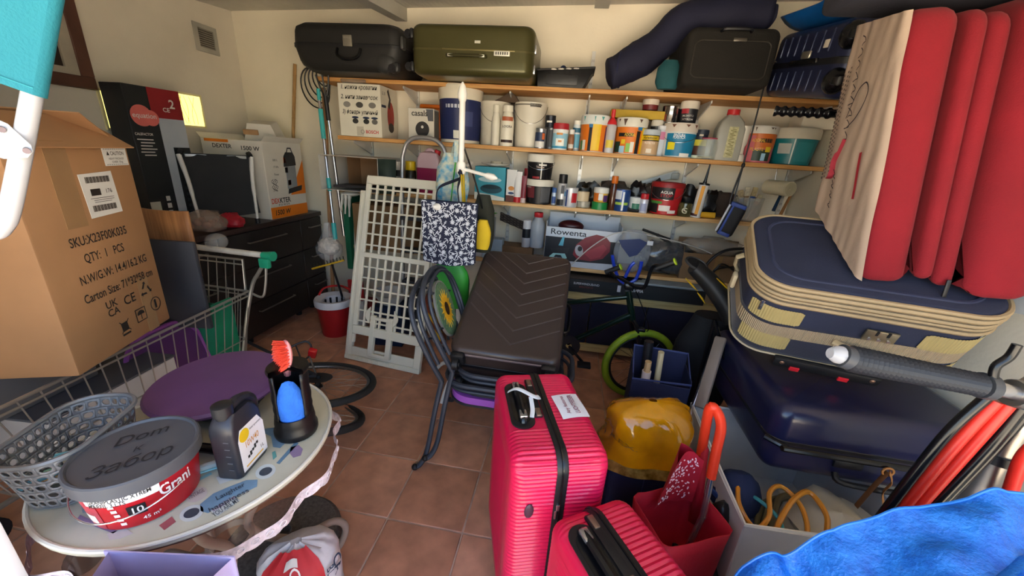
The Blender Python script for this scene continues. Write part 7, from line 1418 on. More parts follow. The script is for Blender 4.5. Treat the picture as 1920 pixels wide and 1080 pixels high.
pot('tin', 'white paint tin with a red disc and blue stripes', 'tin', 1067, 27, 352, 2.90, S3, '#c9cbd2', None, [('#b3202a', .25, .75, .45, .65), ('#2a3f74', .05, .9, .12, -.5), ('#3f8ac0', .55, .8, .12, -.8)], (), 1.0, 0, False, .35, .3)
b = MB(); X, W, H = fit(1073, 22, 345, 3.0, S3); b = blob((0, 0, .05), (.05, .04, .06), 12, .3, 3); solo(b, 'steel_wool', mt('#a8a298', .7, .3, var=.3, vs=60, bump=1, bs=80), 'tangle of wire wool behind the white paint tin', 'wire wool', at((X, 3.02, S3+.002)))
def tape(xb, w, yb, yt, Y, zs, hexc, label, lift=0.): X, W, H = fit(xb, w, yt, Y, zs+lift); b = MB(); b.lathe([(W*.30, 0), (W/2, 0), (W/2, H), (W*.30, H), (W*.30, 0)], 28); return solo(b, 'tape_roll', mt(hexc, .4, var=.06), label, 'tape', at((X, Y, zs+lift+.0005))), H
b = MB(); b.lathe([(0, 0), (.05, 0), (.055, .004), (.055, .045), (.05, .045), (.05, .006), (0, .006)], 24); X, W, H = fit(1092, 26, 380, 2.935, S3); solo(b, 'glass_dish', film('#c9c2b0', .4, .1), 'cut glass dish under the roll of masking tape', 'dish', at((X, 2.935, S3+.0005)))
tape(1091, 25, 378, 359, 2.935, S3, '#c9b695', 'cream roll of masking tape on the glass dish', .047)
g_, gh = tape(1123, 29, 397, 379, 2.905, S3, '#157a3a', 'bright green roll of adhesive tape at the shelf edge')
pot('paint_pot', 'small white-lidded paint pot on the green tape roll', 'paint pot', 1125, 28, 352, 2.915, S3, '#c8a23a', '#d9d6ce', [('#c8681c', .05, .7, .5, -.7), ('#4a2a6a', .05, .5, .4, .8), ('#d9d9d4', .15, .6, .3, 0)], (), .95, .25, lift=gh+.001)
bottle('sauce_bottle', 'tall brown bottle with an orange cap beside the green tape', 'bottle', 1145, 13, 330, 2.91, S3, '#5a2c16', '#c8661a', [], (), caph=.2, neck=.75, film_=mt('#4a2412', .2, var=.1, coat=.3))
b = MB(); b.lathe([(0, 0), (.04, .0), (.045, .02), (0, .035)], 20); X, W, H = fit(1148, 20, 345, 3.0, S3); solo(b, 'yellow_disc', mt('#c9b41c', .45), 'yellow plastic disc lying behind the brown bottle', 'disc', at((X, 3.02, S3+.0005)))
pot('tin', 'open blue and white tin with a silver rim', 'tin', 1163, 28, 355, 2.915, S3, '#2a4a86', None, [('#c3c8d2', .55, .95, .5, -.6), ('#9ab84a', .3, .42, .9, 0), ('#dfe3e8', .04, .9, .12, .15)], (), 1.0, 0, False, .35, .3)
pot('tub', 'white tub with a dark green mountain picture', 'tub', 1189, 26, 370, 2.94, S3, '#d3d6d3', '#c6cac6', [('#2f6f5a', .15, .6, .6, .1)], (), .95, .2)
b = MB(); b.tube(smooth([(-.07, 0, .02), (-.05, 0, .035), (.0, 0, .012), (.07, 0, .012)], 4), [.01]*4+[.012]*9, 8); X, W, H = fit(1182, 30, 395, 2.89, S3); solo(b, 'pliers', BLK, 'black handled pliers lying in front of the white tub', 'pliers', at((X, 2.895, S3+.001)))
can('spray_can', 'short white aerosol with a red cap in front of the red and black pot', 1204, 16, 363, 2.90, S3, '#d0d0da', '#b8222c', [('#9aa0c0', .1, .5, .7, 0)])
pot('paint_pot', 'red and black paint pot lettered AGUA STOP', 'paint pot', 1243, 60, 342, 2.965, S3, '#b01c22', '#8f1a1e', [('#1d1a1c', .48, .92, .85, -.35), ('#1d1a1c', .05, .40, .45, -.9), ('#4a8a3a', .34, .42, .5, -.7), ('#e4ddd6', .12, .30, .38, .0), ('#dcd4cc', .06, .16, .3, .55)], (('AGUA', .70, .36, '#f1e9e2'), ('STOP', .60, .36, '#b82028')), .88, .10, True)
X, W, H = fit(1281, 26, 381, 2.905, S3); t = thing('candle_glass', 'greenish glass tumbler with a pale monogram', 'glass', at((X, 2.905, S3+.0005))); b = MB(); b.lathe([(0, .002), (W*.44, 0), (W*.48, .006), (W*.5, H*.6), (W*.46, H), (W*.43, H), (W*.45, H*.5), (0, .01)], 24); part(b, 'glass', mt('#5a5230', .1, var=.1, alpha=.7, coat=.4), t); b = MB(); text_cyl(b, 'G', H*.6, W*.5+.002, facing(X, 2.9), H*.45, .01); part(b, 'lettering', mt('#c9c2a8', .5), t)
X, W, H = fit(1303, 17, 345, 2.905, S3); t = thing('silicone_cartridge', 'white and yellow silicone cartridge with a long black nozzle', 'cartridge', at((X, 2.905, S3+.0005), ry=.06)); b = MB(); b.lathe([(0, 0), (W*.55, 0), (W*.55, .008), (W*.5, .01), (W*.5, H), (0, H)], 20); part(b, 'tube', mt('#d5d2ce', .4, var=.04), t); b = MB(); b.lathe([(W*.56, H-.006), (W*.56, H+.006), (W*.2, H+.01), (W*.2, H+.02), (W*.16, H+.02), (W*.06, H*1.62), (0, H*1.62)], 14); part(b, 'nozzle', BLKG, t); wrap(t, facing(X, 2.9), .1*H, .95*H, .35, mt('#d8941c', .5), 'yellow_stripe', rf=lambda z: W*.5+.0007); wrap(t, facing(X, 2.9)-.9, .02*H, .12*H, 1.2, mt('#4a1f24', .5), 'dark_band', rf=lambda z: W*.5+.0007)
X, W, H = fit(1325, 26, 392, 2.905, S3); t = thing('paint_roller', 'small yellow paint roller lying at the shelf edge', 'roller', at((X, 2.91, S3+.022))); b = MB(); b.cyl((-W/2, 0, 0), (W/2, 0, 0), .021, n=18); part(b, 'sleeve', mt('#c9961c', .8, var=.12, bump=.5, bs=120), t); b = MB(); b.tube([(W/2, 0, 0), (W/2+.04, 0, 0)], .003, 6); part(b, 'spindle', CHROME, t)
for k, (px, w_, yt_, dy, hx) in enumerate(((1100, 40, 345, 3.06, '#15150f'), (1150, 60, 346, 3.08, '#3a3028'), (1190, 30, 342, 3.04, '#101012'), (1215, 40, 345, 3.08, '#2c2622'), (1288, 44, 352, 3.05, '#121214'), (1335, 60, 358, 3.06, '#33261f'), (1318, 30, 356, 3.0, '#101012'))):
    X, W, H = fit(px, w_, yt_, dy, S3); b = blob((0, 0, H*.45), (W*.62, .05, H*.58), k*3+1, .35, 2.6); b.v = [(x, y, max(z, .001)) for x, y, z in b.v]
    solo(b, 'rubbish_bag', mt(hx, .3 if k % 2 == 0 else .7, var=.2, bump=.6, bs=30), ('black crumpled bag behind the glass dish', 'brown folded sack behind the brown bottle', 'black bag behind the open blue tin', 'brown sack behind the red and black pot', 'black shiny bag between the red pot and the silicone cartridge', 'brown cloth bundle behind the yellow roller', 'small black bag right beside the silicone cartridge')[k], 'bag', at((X, dy, S3+.0005)))
p0, p1 = Yp(1196, 342, 3.12), Yp(1262, 330, 3.12); t = thing('hand_saw', 'grey hand saw propped against the wall behind the red and black pot', 'saw', p0); b = MB(); b.prism([(p0.x, p0.z-.03), (p1.x, p1.z-.02), (p1.x+.04, p1.z+.03), (p1.x+.01, p1.z+.035), (p0.x, p0.z)], -.002, .002, face_front(0, 3.14, 0)); part(b, 'blade', mt('#8f9292', .4, .6), t, world=True); b = MB(); b.box((p1.x+.02, 3.14, p1.z), (.06, .02, .05), r=.01); part(b, 'saw_handle', mt('#9aa09c', .5), t, world=True)
# brush tub at the shelf end
X, W, H = fit(1416, 52, 372, 2.96, S3); X = min(X, 1.27); t = thing('brush_tub', 'clear plastic tub of paint brushes at the end of the third shelf', 'tub', at((X, 2.99, S3+.0005))); b = MB(); b.lathe([(0, .002), (W*.42, .0), (W*.5, H), (W*.48, H), (W*.41, .005), (0, .005)], 24); part(b, 'tub_wall', film('#c9c4b8', .35, .1), t)
for k, (dx_, a, hx, hb2, L) in enumerate(((-.04, -.25, '#b9a27a', '#2a4a86', .20), (-.01, -.1, '#c9bda0', '#8a6a44', .22), (.02, .08, '#a8946c', '#2a4a86', .22), (.045, .3, '#bfae8c', '#8a5a34', .18))):
    bt2 = thing('paint_brush', ('paint brush with tan bristles leaning left in the clear tub', 'paint brush with cream bristles upright in the clear tub', 'wide paint brush with a blue ferrule in the clear tub', 'paint brush with a brown ferrule leaning right in the clear tub')[k], 'brush', at((X+dx_*.6, 2.99+.012*(k-1.5), S3+.008), ry=a)); b = MB(); b.cyl((0, 0, 0), (0, 0, L*.6), .007, .010, n=8); part(b, 'handle', mt('#6d5238' if k % 2 else '#1c2c4a', .5), bt2); b = MB(); b.box((0, 0, L*.66), (.03, .014, L*.16), r=.003); part(b, 'ferrule', mt(hb2, .4), bt2); b = MB(); b.box((0, 0, L*.87), (.034, .014, L*.3), r=.005); part(b, 'bristles', mt(hx, .9, var=.25, vs=70), bt2)
q0, q1 = Yp(1452, 345, 2.93), Yp(1488, 333, 2.80); q0.z = q1.z = 1.405; t = thing('mesh_roll', 'cream roll of plaster mesh tape hanging under the paint pot shelf', 'roll', q1); d_ = (q1-q0).normalized(); b = MB(); b.cyl(q0-d_*.05, q1, .048, n=26); part(b, 'roll_body', mt('#d2c6a6', .8, var=.1, bump=.6, bs=100), t, world=True); b = MB(); b.tube([q1+d_*.001+Vector((0, 0, 0))+(d_.cross(Vector((0, 0, 1))).normalized()*math.cos(a)+Vector((0, 0, 1))*math.sin(a))*(.006+.0062*a/2/PI*1.0) for a in [i*.5 for i in range(74)]], .0016, 4); part(b, 'spiral_edge', mt('#b3a786', .8), t, world=True); b = MB(); b.tube([q0, Vector((q0.x, 2.95, S2-.03))], .003, 6); part(b, 'hanger', CHROME, t, world=True)
for k, (pa, pb_, hx, lab) in enumerate((((1490, 352), (1462, 405), '#9a6a3c', 'bare wooden stick leaning on the back wall below the mesh roll'), ((1470, 352), (1450, 395), '#1c3c5a', 'blue handled brush hanging on the back wall below the mesh roll'))):
    a_, c_ = Yp(*pa, 3.12), Yp(*pb_, 3.05); t = thing('wall_brush', lab, 'brush', c_); b = MB(); b.cyl(a_, c_, .008, .012, n=8); part(b, 'shaft', mt(hx, .5, var=.15), t, world=True)
    b = MB(); b.tube([a_, Vector((a_.x, YB, a_.z+.01))], .003, 6); part(b, 'nail', CHROME, t, world=True)
# ================================================================== coat stand with hanging bags
CSX, CSY = -.612, 2.14
cs_ = thing('coat_stand', 'white coat stand with pointed peg ends hung with bags', 'coat stand', (CSX, CSY, 0))
b = MB(); b.cyl((CSX, CSY, .05), (CSX, CSY, 1.80), .016, n=16); part(b, 'pole', mt('#e6e3dc', .4), cs_, world=True)
b = MB(); b.lathe([(.016, 1.79), (.024, 1.81), (.026, 1.83), (.016, 1.865), (.004, 1.885), (0, 1.886)], 16, at((CSX, CSY, -.045))); part(b, 'finial', mt('#e6e3dc', .4), cs_, world=True)
b = MB(); b.lathe([(.02, 1.375), (.026, 1.39), (.026, 1.43), (.02, 1.445)], 16, at((CSX, CSY, 0))); part(b, 'collar', mt('#e6e3dc', .4), cs_, world=True)
for a, z in ((-.25, 1.41), (PI/2, 1.41), (-PI/2-.4, 1.19), (PI-.2, 1.16)):
    d_ = Vector((math.cos(a), math.sin(a), .12 if a != -.25 else -.16)); p = Vector((CSX, CSY, z)); b = MB(); b.tube([p+d_*.02, p+d_*.15, p+d_*.165, p+d_*.20, p+d_*.225], [.009, .010, .017, .019, .005], 10); part(b, 'peg', mt('#e6e3dc', .4), cs_, world=True)
for k in range(3): a = k*2*PI/3+.4; b = MB(); b.tube(smooth([(CSX, CSY, .14), (CSX+.15*math.cos(a), CSY+.15*math.sin(a), .10), (CSX+.24*math.cos(a), CSY+.24*math.sin(a), .014)], 5), .013, 8); part(b, 'foot', mt('#e6e3dc', .4), cs_, world=True)
# tote with white anchors
TM = at((0, 0, 0)); tc_ = Yp(843, 436, 1.99); TWd, THt = .305, .335
tt = thing('tote_bag', 'navy tote bag printed all over with white anchors hanging on the coat stand', 'bag', at((tc_.x, tc_.y, tc_.z-THt/2), rz=.05))
def tote(u, v, s_): return Vector((-TWd/2+TWd*u*(1-.04*(1-v))+.006*(1-v), s_*(.016+.022*math.sin(PI*u)*(1-.6*v))+.008*noise.noise(Vector((u*3, v*3, s_))), THt*v-.012*math.sin(PI*u)*(1-v)))
NVT = mt('#1b2036', .85, var=.1, bump=.2, bs=150); WPR = mt('#c9ccd4', .8, var=.05)
for s_ in (-1, 1): b = MB(); b.grid(lambda u, v: tote(u, v, s_), 14, 14); part(b, 'front_panel' if s_ < 0 else 'back_panel', NVT, tt)
b = MB(); random.seed(11)
for i in range(10):
    for j in range(11):
        u, v = (i+.5+.25*random.uniform(-1, 1))/10, (j+.5+.25*random.uniform(-1, 1))/11; a = random.random()*6.28; k = .88
        def P_(x, y): q = tote(min(.99, max(.01, u+k*(x*math.cos(a)-y*math.sin(a))/TWd)), min(.99, max(.01, v+k*(x*math.sin(a)+y*math.cos(a))/THt)), -1); return q+Vector((0, -.0016, 0))
        if (i+j) % 3:
            b.ribbon([P_(0, -.016), P_(0, 0), P_(0, .016)], .0034, (0, -1, 0)); b.ribbon([P_(.015*math.cos(q), -.004-.012*math.sin(q)) for q in [PI*m/6 for m in range(7)]], .0034, (0, -1, 0)); b.ribbon([P_(-.007, .009), P_(.007, .009)], .003, (0, -1, 0)); b.ribbon([P_(.004*math.cos(q), .018+.004*math.sin(q)) for q in [2*PI*m/6 for m in range(6)]], .0022, (0, -1, 0), closed=True)
        else:
            b.ribbon([P_(.010*math.cos(q), .010*math.sin(q)) for q in [2*PI*m/8 for m in range(8)]], .003, (0, -1, 0), closed=True)
            for m in range(4): q = m*PI/4; b.ribbon([P_(-.016*math.cos(q), -.016*math.sin(q)), P_(.016*math.cos(q), .016*math.sin(q))], .0024, (0, -1, 0))
part(b, 'anchor_print', WPR, tt, stuff=True)
pk_ = WM[tt.name].inverted() @ Vector((CSX+.01, CSY-.10, 1.40))
for x in (-.07, .055): b = MB(); b.tube(smooth([(x, -.012, THt-.01), (x*.8, -.01, THt+.07), (pk_.x, pk_.y+.06, pk_.z-.04), (pk_.x, pk_.y+.03, pk_.z)], 6), .013, 6, flat=.15); part(b, 'strap', NVT, tt)
def bagblob(name, label, px, py, Y, w_, h_, d_, m, seed, strap=None, cat='bag'):
    c = Yp(px, py, Y); t = thing(name, label, cat, (c.x, Y, c.z-h_/2)); b = MB(); b.grid(lambda u, v: (lambda a: Vector((math.cos(a)*w_/2*(.75+.3*math.sin(PI*min(1, v*1.05)))*(1-.55*max(0, v-.75)*2)*(1+.13*noise.noise(Vector((math.cos(a)*2, math.sin(a)*2, v*3+seed)))), math.sin(a)*d_/2*(.6+.4*math.sin(PI*v))*(1+.15*noise.noise(Vector((math.cos(a)*2, math.sin(a)*2, v*3+seed+5)))), h_*v)))(2*PI*u), 26, 12, cu=True); n0 = 26
    b.add([(0, 0, 0), (0, 0, h_)]+[b.v[i*13] for i in range(26)]+[b.v[i*13+12] for i in range(26)], [(0, 2+(i+1) % 26, 2+i) for i in range(26)]+[(1, 28+i, 28+(i+1) % 26) for i in range(26)]); part(b, 'bag_body', m, t, sharp=70)
    if strap: b = MB(); b.tube(smooth([Vector((0, 0, h_*.97))]+[WM[t.name].inverted() @ Vector(p) for p in strap], 5), .012, 6, flat=.2); part(b, 'strap', m, t)
    return t
PEG = Vector((CSX-.03, CSY-.01, 1.44))
bagblob('green_carrier', 'bright green carrier bag hanging below the anchor tote', 845, 530, 2.10, .22, .32, .08, mt('#2a8a34', .45, var=.2, hex2='#3fae3a', bump=.4, bs=18), 2, [(CSX-.05, CSY-.04, 1.15), PEG])
t = bagblob('beach_bag', 'cream and blue patterned cloth bag hanging behind the anchor tote', 848, 345, 2.19, .19, .34, .07, mt('#cfc8a6', .8, var=.4, hex2='#2f86ac', vs=26, bump=.3, bs=30), 4, [(CSX-.02, CSY-.03, 1.55), PEG])
t = bagblob('sling_bag', 'black and olive sling bag hanging on the right of the coat stand', 905, 420, 2.20, .14, .34, .08, mt('#22241a', .8, var=.2), 6)
b = MB(); b.tube(smooth([Yp(868, 270, 2.16), Yp(888, 330, 2.15), Yp(905, 390, 2.17)], 5), .022, 6, flat=.15); part(b, 'wide_strap', BLK, t, world=True)
bagblob('yellow_pouch', 'yellow cloth pouch hanging beside the anchor tote', 905, 440, 2.10, .09, .17, .05, mt('#c9a81e', .85, var=.12), 8, [(CSX+.05, CSY-.03, 1.15), (CSX+.02, CSY-.02, 1.38)])
b = MB(); b.tube(smooth([(CSX+.01, CSY-.03, 1.40), (CSX+.03, CSY-.06, 1.25), (CSX+.06, CSY-.06, 1.08)], 5), .016, 6, flat=.2); solo(b, 'yellow_ribbon', mt('#d8b81e', .6), 'yellow strap hanging from the coat stand beside the tote handles', 'strap')
# ================================================================== step ladder, things behind the lattice
ld = thing('step_ladder', 'folded silver step ladder with a rounded top arch behind the lattice panel', 'ladder', (-1.07, 2.76, 0)); LT = mt('#a9a9ab', .35, .7, var=.06)
arch = [Vector((-1.245, 2.70, .012)), Vector((-1.24, 2.76, 1.25)), Vector((-1.225, 2.77, 1.47)), Vector((-1.17, 2.77, 1.555)), Vector((-1.07, 2.77, 1.575)), Vector((-.97, 2.77, 1.555)), Vector((-.91, 2.77, 1.47)), Vector((-.895, 2.76, 1.25)), Vector((-.885, 2.70, .012))]
b = MB(); b.tube(smooth(arch, 6), .015, 10); part(b, 'rail', LT, ld, world=True)
for z in (.25, .50, .75, 1.0): b = MB(); b.box((-1.067, 2.73, z), (.33, .10, .025), r=.005); part(b, 'tread', mt('#3a3c42', .5), ld, world=True)
def ibox(name, label, x, y, z, d, hexc, cat='box', rz=0., r=.004): b = MB(); b.box((0, 0, d[2]/2), d, r=r, seg=1); return solo(b, name, mt(hexc, .65, var=.12), label, cat, at((x, y, z+.0005), rz=rz))
ibox('brown_carton', 'brown cardboard carton behind the lattice panel under the third shelf', -1.42, 2.90, S4, (.50, .24, .36), '#7d5f3e')
ibox('black_crate', 'black crate beside the brown carton behind the lattice panel', -.98, 2.98, S4, (.26, .22, .34), '#17181a', 'crate')
ibox('red_white_carton', 'white carton with red sides low behind the lattice panel', -1.02, 2.98, .30, (.24, .2, .16), '#b9b2ae'); ibox('lower_crate', 'grey crate on the floor behind the lattice panel', -1.05, 2.98, 0, (.46, .26, .30), '#4a4a4c', 'crate')
ibox('blue_carton', 'dark blue carton with teal side standing on the floor behind the lattice panel', -1.30, 2.62, 0, (.22, .2, .33), '#182a4a', rz=.1)
b = MB(); b.lathe([(0, 0), (.07, 0), (.14, .09), (.145, .095), (.135, .095), (.06, .01), (0, .01)], 28); solo(b, 'mixing_bowl', mt('#c9c9c6', .4), 'white bowl on the dark blue carton behind the lattice panel', 'bowl', at((-1.30, 2.62, .333)))
ibox('red_toolbox', 'red toolbox on the floor behind the lattice panel', -1.62, 2.95, 0, (.30, .2, .18), '#8a1c1c', 'toolbox', r=.012)
t = thing('work_gloves', 'pair of white work gloves lying on the brown carton', 'gloves', Yp(652, 375, 2.80)); p = Yp(650, 372, 2.80)
for q in range(3): b = MB(); b.tube(smooth([p+Vector((-.03+.03*q, 0, .03)), p+Vector((-.03+.03*q, -.015, -.02)), p+Vector((-.05+.035*q, -.012, -.10-.02*q))], 4), [.022]*3+[.016]*3+[.010]*3, 8, flat=.5); part(b, 'glove_finger', mt('#cfcac0', .85), t, world=True)
b = MB(); b.sph(p+Vector((.02, .03, .035)), (.07, .06, .02), 14); part(b, 'glove_palm', mt('#cfcac0', .85), t, world=True)
# ================================================================== bottom shelf
t = thing('vacuum_display_box', 'open black and white carton with a dark red vacuum cleaner picture on the bottom shelf', 'box', at((.135, 2.885, S4+.0005), rz=-.03)); RW_, RH = .56, .30
for nm, c, d_, hx in (('front_panel', (0, 0, RH/2), (RW_, .004, RH), '#14151d'), ('back_panel', (0, .24, .19), (RW_, .004, .38), '#c3c9d2'), ('side_panel', (-RW_/2, .12, .17), (.004, .24, .34), '#b9c0cb'), ('side_panel', (RW_/2, .12, .17), (.004, .24, .34), '#b9c0cb'), ('base_panel', (0, .12, .003), (RW_, .24, .004), '#b9b2a6')): b = MB(); b.box(c, d_); part(b, nm, mt(hx, .5, var=.05), t)
def rv(pts, hx, nm, lay=1): return fl(pts, mt(hx, .4, var=.08), nm, -.0024-.0006*lay, t, .0008)
rv([(-RW_/2, RH-.075), (RW_/2, RH-.075), (RW_/2, RH), (-RW_/2, RH)], '#c9cfd8', 'white_header'); rv([(-RW_/2, 0), (RW_/2, 0), (RW_/2, .055), (-RW_/2, .035)], '#b9bfca', 'white_footer')
b = MB(); text_on(b, 'Rowenta', .06, face_front(-.11, -.0042, RH-.037), .012, fitw=.27, sy=1.0); part(b, 'brand_lettering', mt('#2a2c36', .5), t); b = MB(); text_on(b, '2000W', .03, face_front(-.19, -.0042, .055), .008, fitw=.09); text_on(b, 'COMPACTEO ERGO', .02, face_front(-.05, -.0042, .030), .006, fitw=.14); part(b, 'small_lettering', mt('#aeb6c2', .5), t, stuff=True)
rv([(-.06, .10), (-.04, .18), (.02, .24), (.10, .27), (.17, .26), (.21, .22), (.215, .15), (.17, .09), (.08, .06), (-.02, .065)], '#7a1c2c', 'red_vacuum_print', 2); rv([(.02, .12), (.16, .20), (.19, .17), (.15, .10), (.08, .075)], '#942a3a', 'vacuum_side_print', 3); rv(oval(-.015, .135, .03, .045, .3), '#a9a9b0', 'dial_print', 3); rv(oval(-.01, .15, .017, .02), '#17181c', 'dial_hole_print', 4)
rv([(-.235, .13), (-.09, .15), (-.10, .105), (-.22, .10)], '#23252b', 'nozzle_print', 2); rv([(-.175, .16), (-.15, .23), (-.135, .23), (-.14, .16)], '#5aa9c0', 'tube_print', 3); rv([(-.24, .065), (-.21, .095), (-.12, .10), (-.10, .065), (-.13, .055), (-.15, .085), (-.19, .085), (-.21, .055)], '#8fc4c9', 'glow_print', 2)
b = MB(); b.sph((0, 0, 0), (.10, .06, .045), 18); solo(b, 'vacuum_cleaner', mt('#3a1018', .3, var=.1), 'dark red vacuum cleaner top showing inside the open carton', 'vacuum cleaner', at((.04, 3.0, S4+.30))); b = MB(); b.box((0, 0, .13), (.12, .10, .25), r=.01); solo(b, 'foam_insert', mt('#a9b2bd', .7), 'grey foam insert beneath the vacuum cleaner in the open carton', 'insert', at((.04, 3.0, S4+.006)))
ibox('brown_shoebox', 'low brown cardboard box under the spray can and bottle on the bottom shelf', -.42, 2.99, S4, (.36, .18, .11), '#6a5238')
can('spray_can', 'white-capped aerosol with a black label on the low brown box', 985, 16, 412, 2.94, S4, '#c9c9cf', '#d9d9dc', [('#17181e', .35, .68, 1.2, 0)], (), .28, lift=.112)
bottle('solvent_bottle', 'grey plastic bottle with a red cap on the low brown box', 'bottle', 1005, 27, 398, 2.97, S4, '#a4a9b0', '#b8222c', [], (), caph=.12, neck=.5, lift=.112)
ibox('white_box', 'white plastic box on the bottom shelf beside the coat stand bags', -.66, 3.0, S4, (.16, .2, .30), '#a9adb8'); ibox('clear_box', 'pale blue plastic box lid on the bottom shelf behind the brown suitcase', -.56, 2.93, S4, (.16, .10, .16), '#8fa2b4')
t = thing('wicker_basket', 'dark woven wicker strip leaning on the white box', 'basket', (-.60, 2.95, 1.02)); p0, p1 = Yp(938, 405, 2.93), Yp(985, 425, 2.93)
for k in range(7): b = MB(); b.tube([p0.lerp(p1, i/12)+Vector((0, .006*math.sin(i*2+k*PI), .028-.0095*k)) for i in range(13)], .005, 5); part(b, 'wicker_strand', mt('#241a16', .6, var=.2), t, world=True)
b = MB(); b.tube([p0.lerp(p1, .5), Vector((p0.lerp(p1, .5).x, 2.99, S4+.302))], .006, 6); part(b, 'wicker_stay', mt('#241a16', .6), t, world=True)
t = thing('artificial_leaves', 'bunch of green artificial leaves on the white box', 'leaves', (-.66, 2.95, S4+.302)); random.seed(5)
for k in range(14):
    a = random.random()*6.28; L = .05+.04*random.random(); MMl = at((-.65+.05*random.uniform(-1, 1), 2.94+.04*random.uniform(-1, 1), S4+.31+.02*random.random()), rz=a, ry=-.3-.7*random.random()); b = MB(); b.grid(lambda u, v: (L*u, .022*math.sin(PI*u)*(2*v-1), .012*math.sin(PI*u)*abs(2*v-1)), 5, 2, MMl); part(b, 'leaf', mt(('#4a8a1c', '#6fae2a', '#234a1c')[k % 3], .5, var=.15), t, world=True)
# swimming goggles pack, black hand pump, cartons, cables
gp = Yp(1185, 478, 2.76); t = thing('goggles_pack', 'clear blister pack with blue swimming goggles and a navy card hung over the handlebar', 'package', gp)
b = MB(); b.sph(gp+Vector((0, .03, .02)), (.13, .05, .16), 20, fn=lambda d: 1+.10*noise.noise(d*3)); part(b, 'clear_shell', film('#aab2bd', .35, .1, .4, 20), t, world=True)
b = MB(); J = [Yp(px, py, 2.715) for px, py in ((1160, 450), (1200, 448), (1214, 455), (1195, 478), (1180, 482), (1165, 462))]; b.add(J, [tuple(range(6))]); part(b, 'navy_card', mt('#182a5a', .5), t, world=True)
BLG = mt('#1f3fc0', .3, var=.08, coat=.3)
for pts in ([(1148, 478), (1152, 500), (1160, 522), (1175, 532), (1192, 524)], [(1172, 520), (1182, 500), (1190, 492)], [(1192, 524), (1200, 505), (1203, 490)]): b = MB(); b.tube(smooth([Yp(*p, 2.70) for p in pts], 5), .012, 8); part(b, 'goggle_frame', BLG, t, world=True)
b = MB(); b.box(Yp(1219, 456, 2.71), (.04, .003, .03)); part(b, 'price_tag', mt('#c9ccd2', .5), t, world=True)
bagblob('clear_bag', 'crumpled clear plastic bag with grey contents behind the BMX handlebar', 1245, 480, 2.95, .42, .24, .18, mt('#4a4c50', .15, var=.3, vs=12, alpha=.85, coat=.5, bump=.5, bs=14), 9)
p0, p1, p2 = Yp(1205, 430, 2.92), Yp(1232, 440, 2.92), Yp(1290, 478, 2.90); t = thing('hand_pump', 'black T-handled pump leaning over the clear plastic bag', 'pump', p2); b = MB(); b.cyl(p0, p0.lerp(p1, 1.9), .009, n=10); part(b, 't_handle', BLK, t, world=True); b = MB(); b.cyl(p1, p2, .012, n=10); part(b, 'shaft', BLK, t, world=True); b = MB(); b.tube([p2+Vector((.028*math.cos(a), 0, .028*math.sin(a))) for a in [2*PI*i/14 for i in range(14)]], .007, 6, closed=True); part(b, 'ring', BLK, t, world=True)
b = MB(); b.tube(smooth([Yp(1066, 502, 2.80), Yp(1110, 462, 2.78), Yp(1160, 436, 2.78), Yp(1220, 442, 2.80), Yp(1300, 462, 2.84), Yp(1335, 476, 2.86)], 6), .004, 6); solo(b, 'thin_rope', mt('#b9b6b2', .5), 'thin white rope arching over the vacuum carton and the clear bag', 'rope')
t = thing('open_carton', 'open brown carton with clear plastic at the right end of the bottom shelf', 'box', at((1.10, 2.98, S4+.0005)))
for nm, c, d_ in (('front_panel', (0, -.10, .10), (.44, .004, .20)), ('back_panel', (0, .10, .14), (.44, .004, .28)), ('side_panel', (-.22, 0, .12), (.004, .20, .24)), ('side_panel', (.22, 0, .12), (.004, .20, .24)), ('base_panel', (0, 0, .003), (.44, .20, .004))): b = MB(); b.box(c, d_); part(b, nm, mt('#7d6246', .75, var=.1), t)
part(blob((0, 0, .24), (.21, .09, .07), 15, .25, 3), 'clear_plastic', film('#b9b0a4', .4, .1, .5, 20), t); b = MB(); b.box((.03, -.103, .10), (.05, .001, .19)); part(b, 'tape', mt('#94764e', .25), t)
for k in range(5): z = .6698; y = 2.752+.025*k; b = MB(); b.cyl((.52+.03*k, y, z), (1.04, y, z), .0118, n=12); solo(b, 'metal_tube', mt('#8d979e', .35, .4, var=.06), 'grey metal tube in the row lying on the black flat carton', 'tube', None, 'grey tubes on the bottom shelf')
bc_ = thing('black_cable', 'thick black cable curving over the bottom shelf end', 'cable', Yp(1330, 500, 2.75)); b = MB(); b.tube(smooth([Yp(1312, 520, 2.78), Yp(1330, 490, 2.76), Yp(1360, 470, 2.76), Yp(1400, 466, 2.80)], 6), .010, 8); part(b, 'outer_cable', BLK, bc_, world=True)
for k in range(3): b = MB(); b.tube(smooth([Yp(1318+6*k, 525, 2.82), Yp(1345+4*k, 505-5*k, 2.80), Yp(1385, 500+8*k, 2.84)], 6), .006, 6); part(b, 'thin_cable', BLK, bc_, world=True)
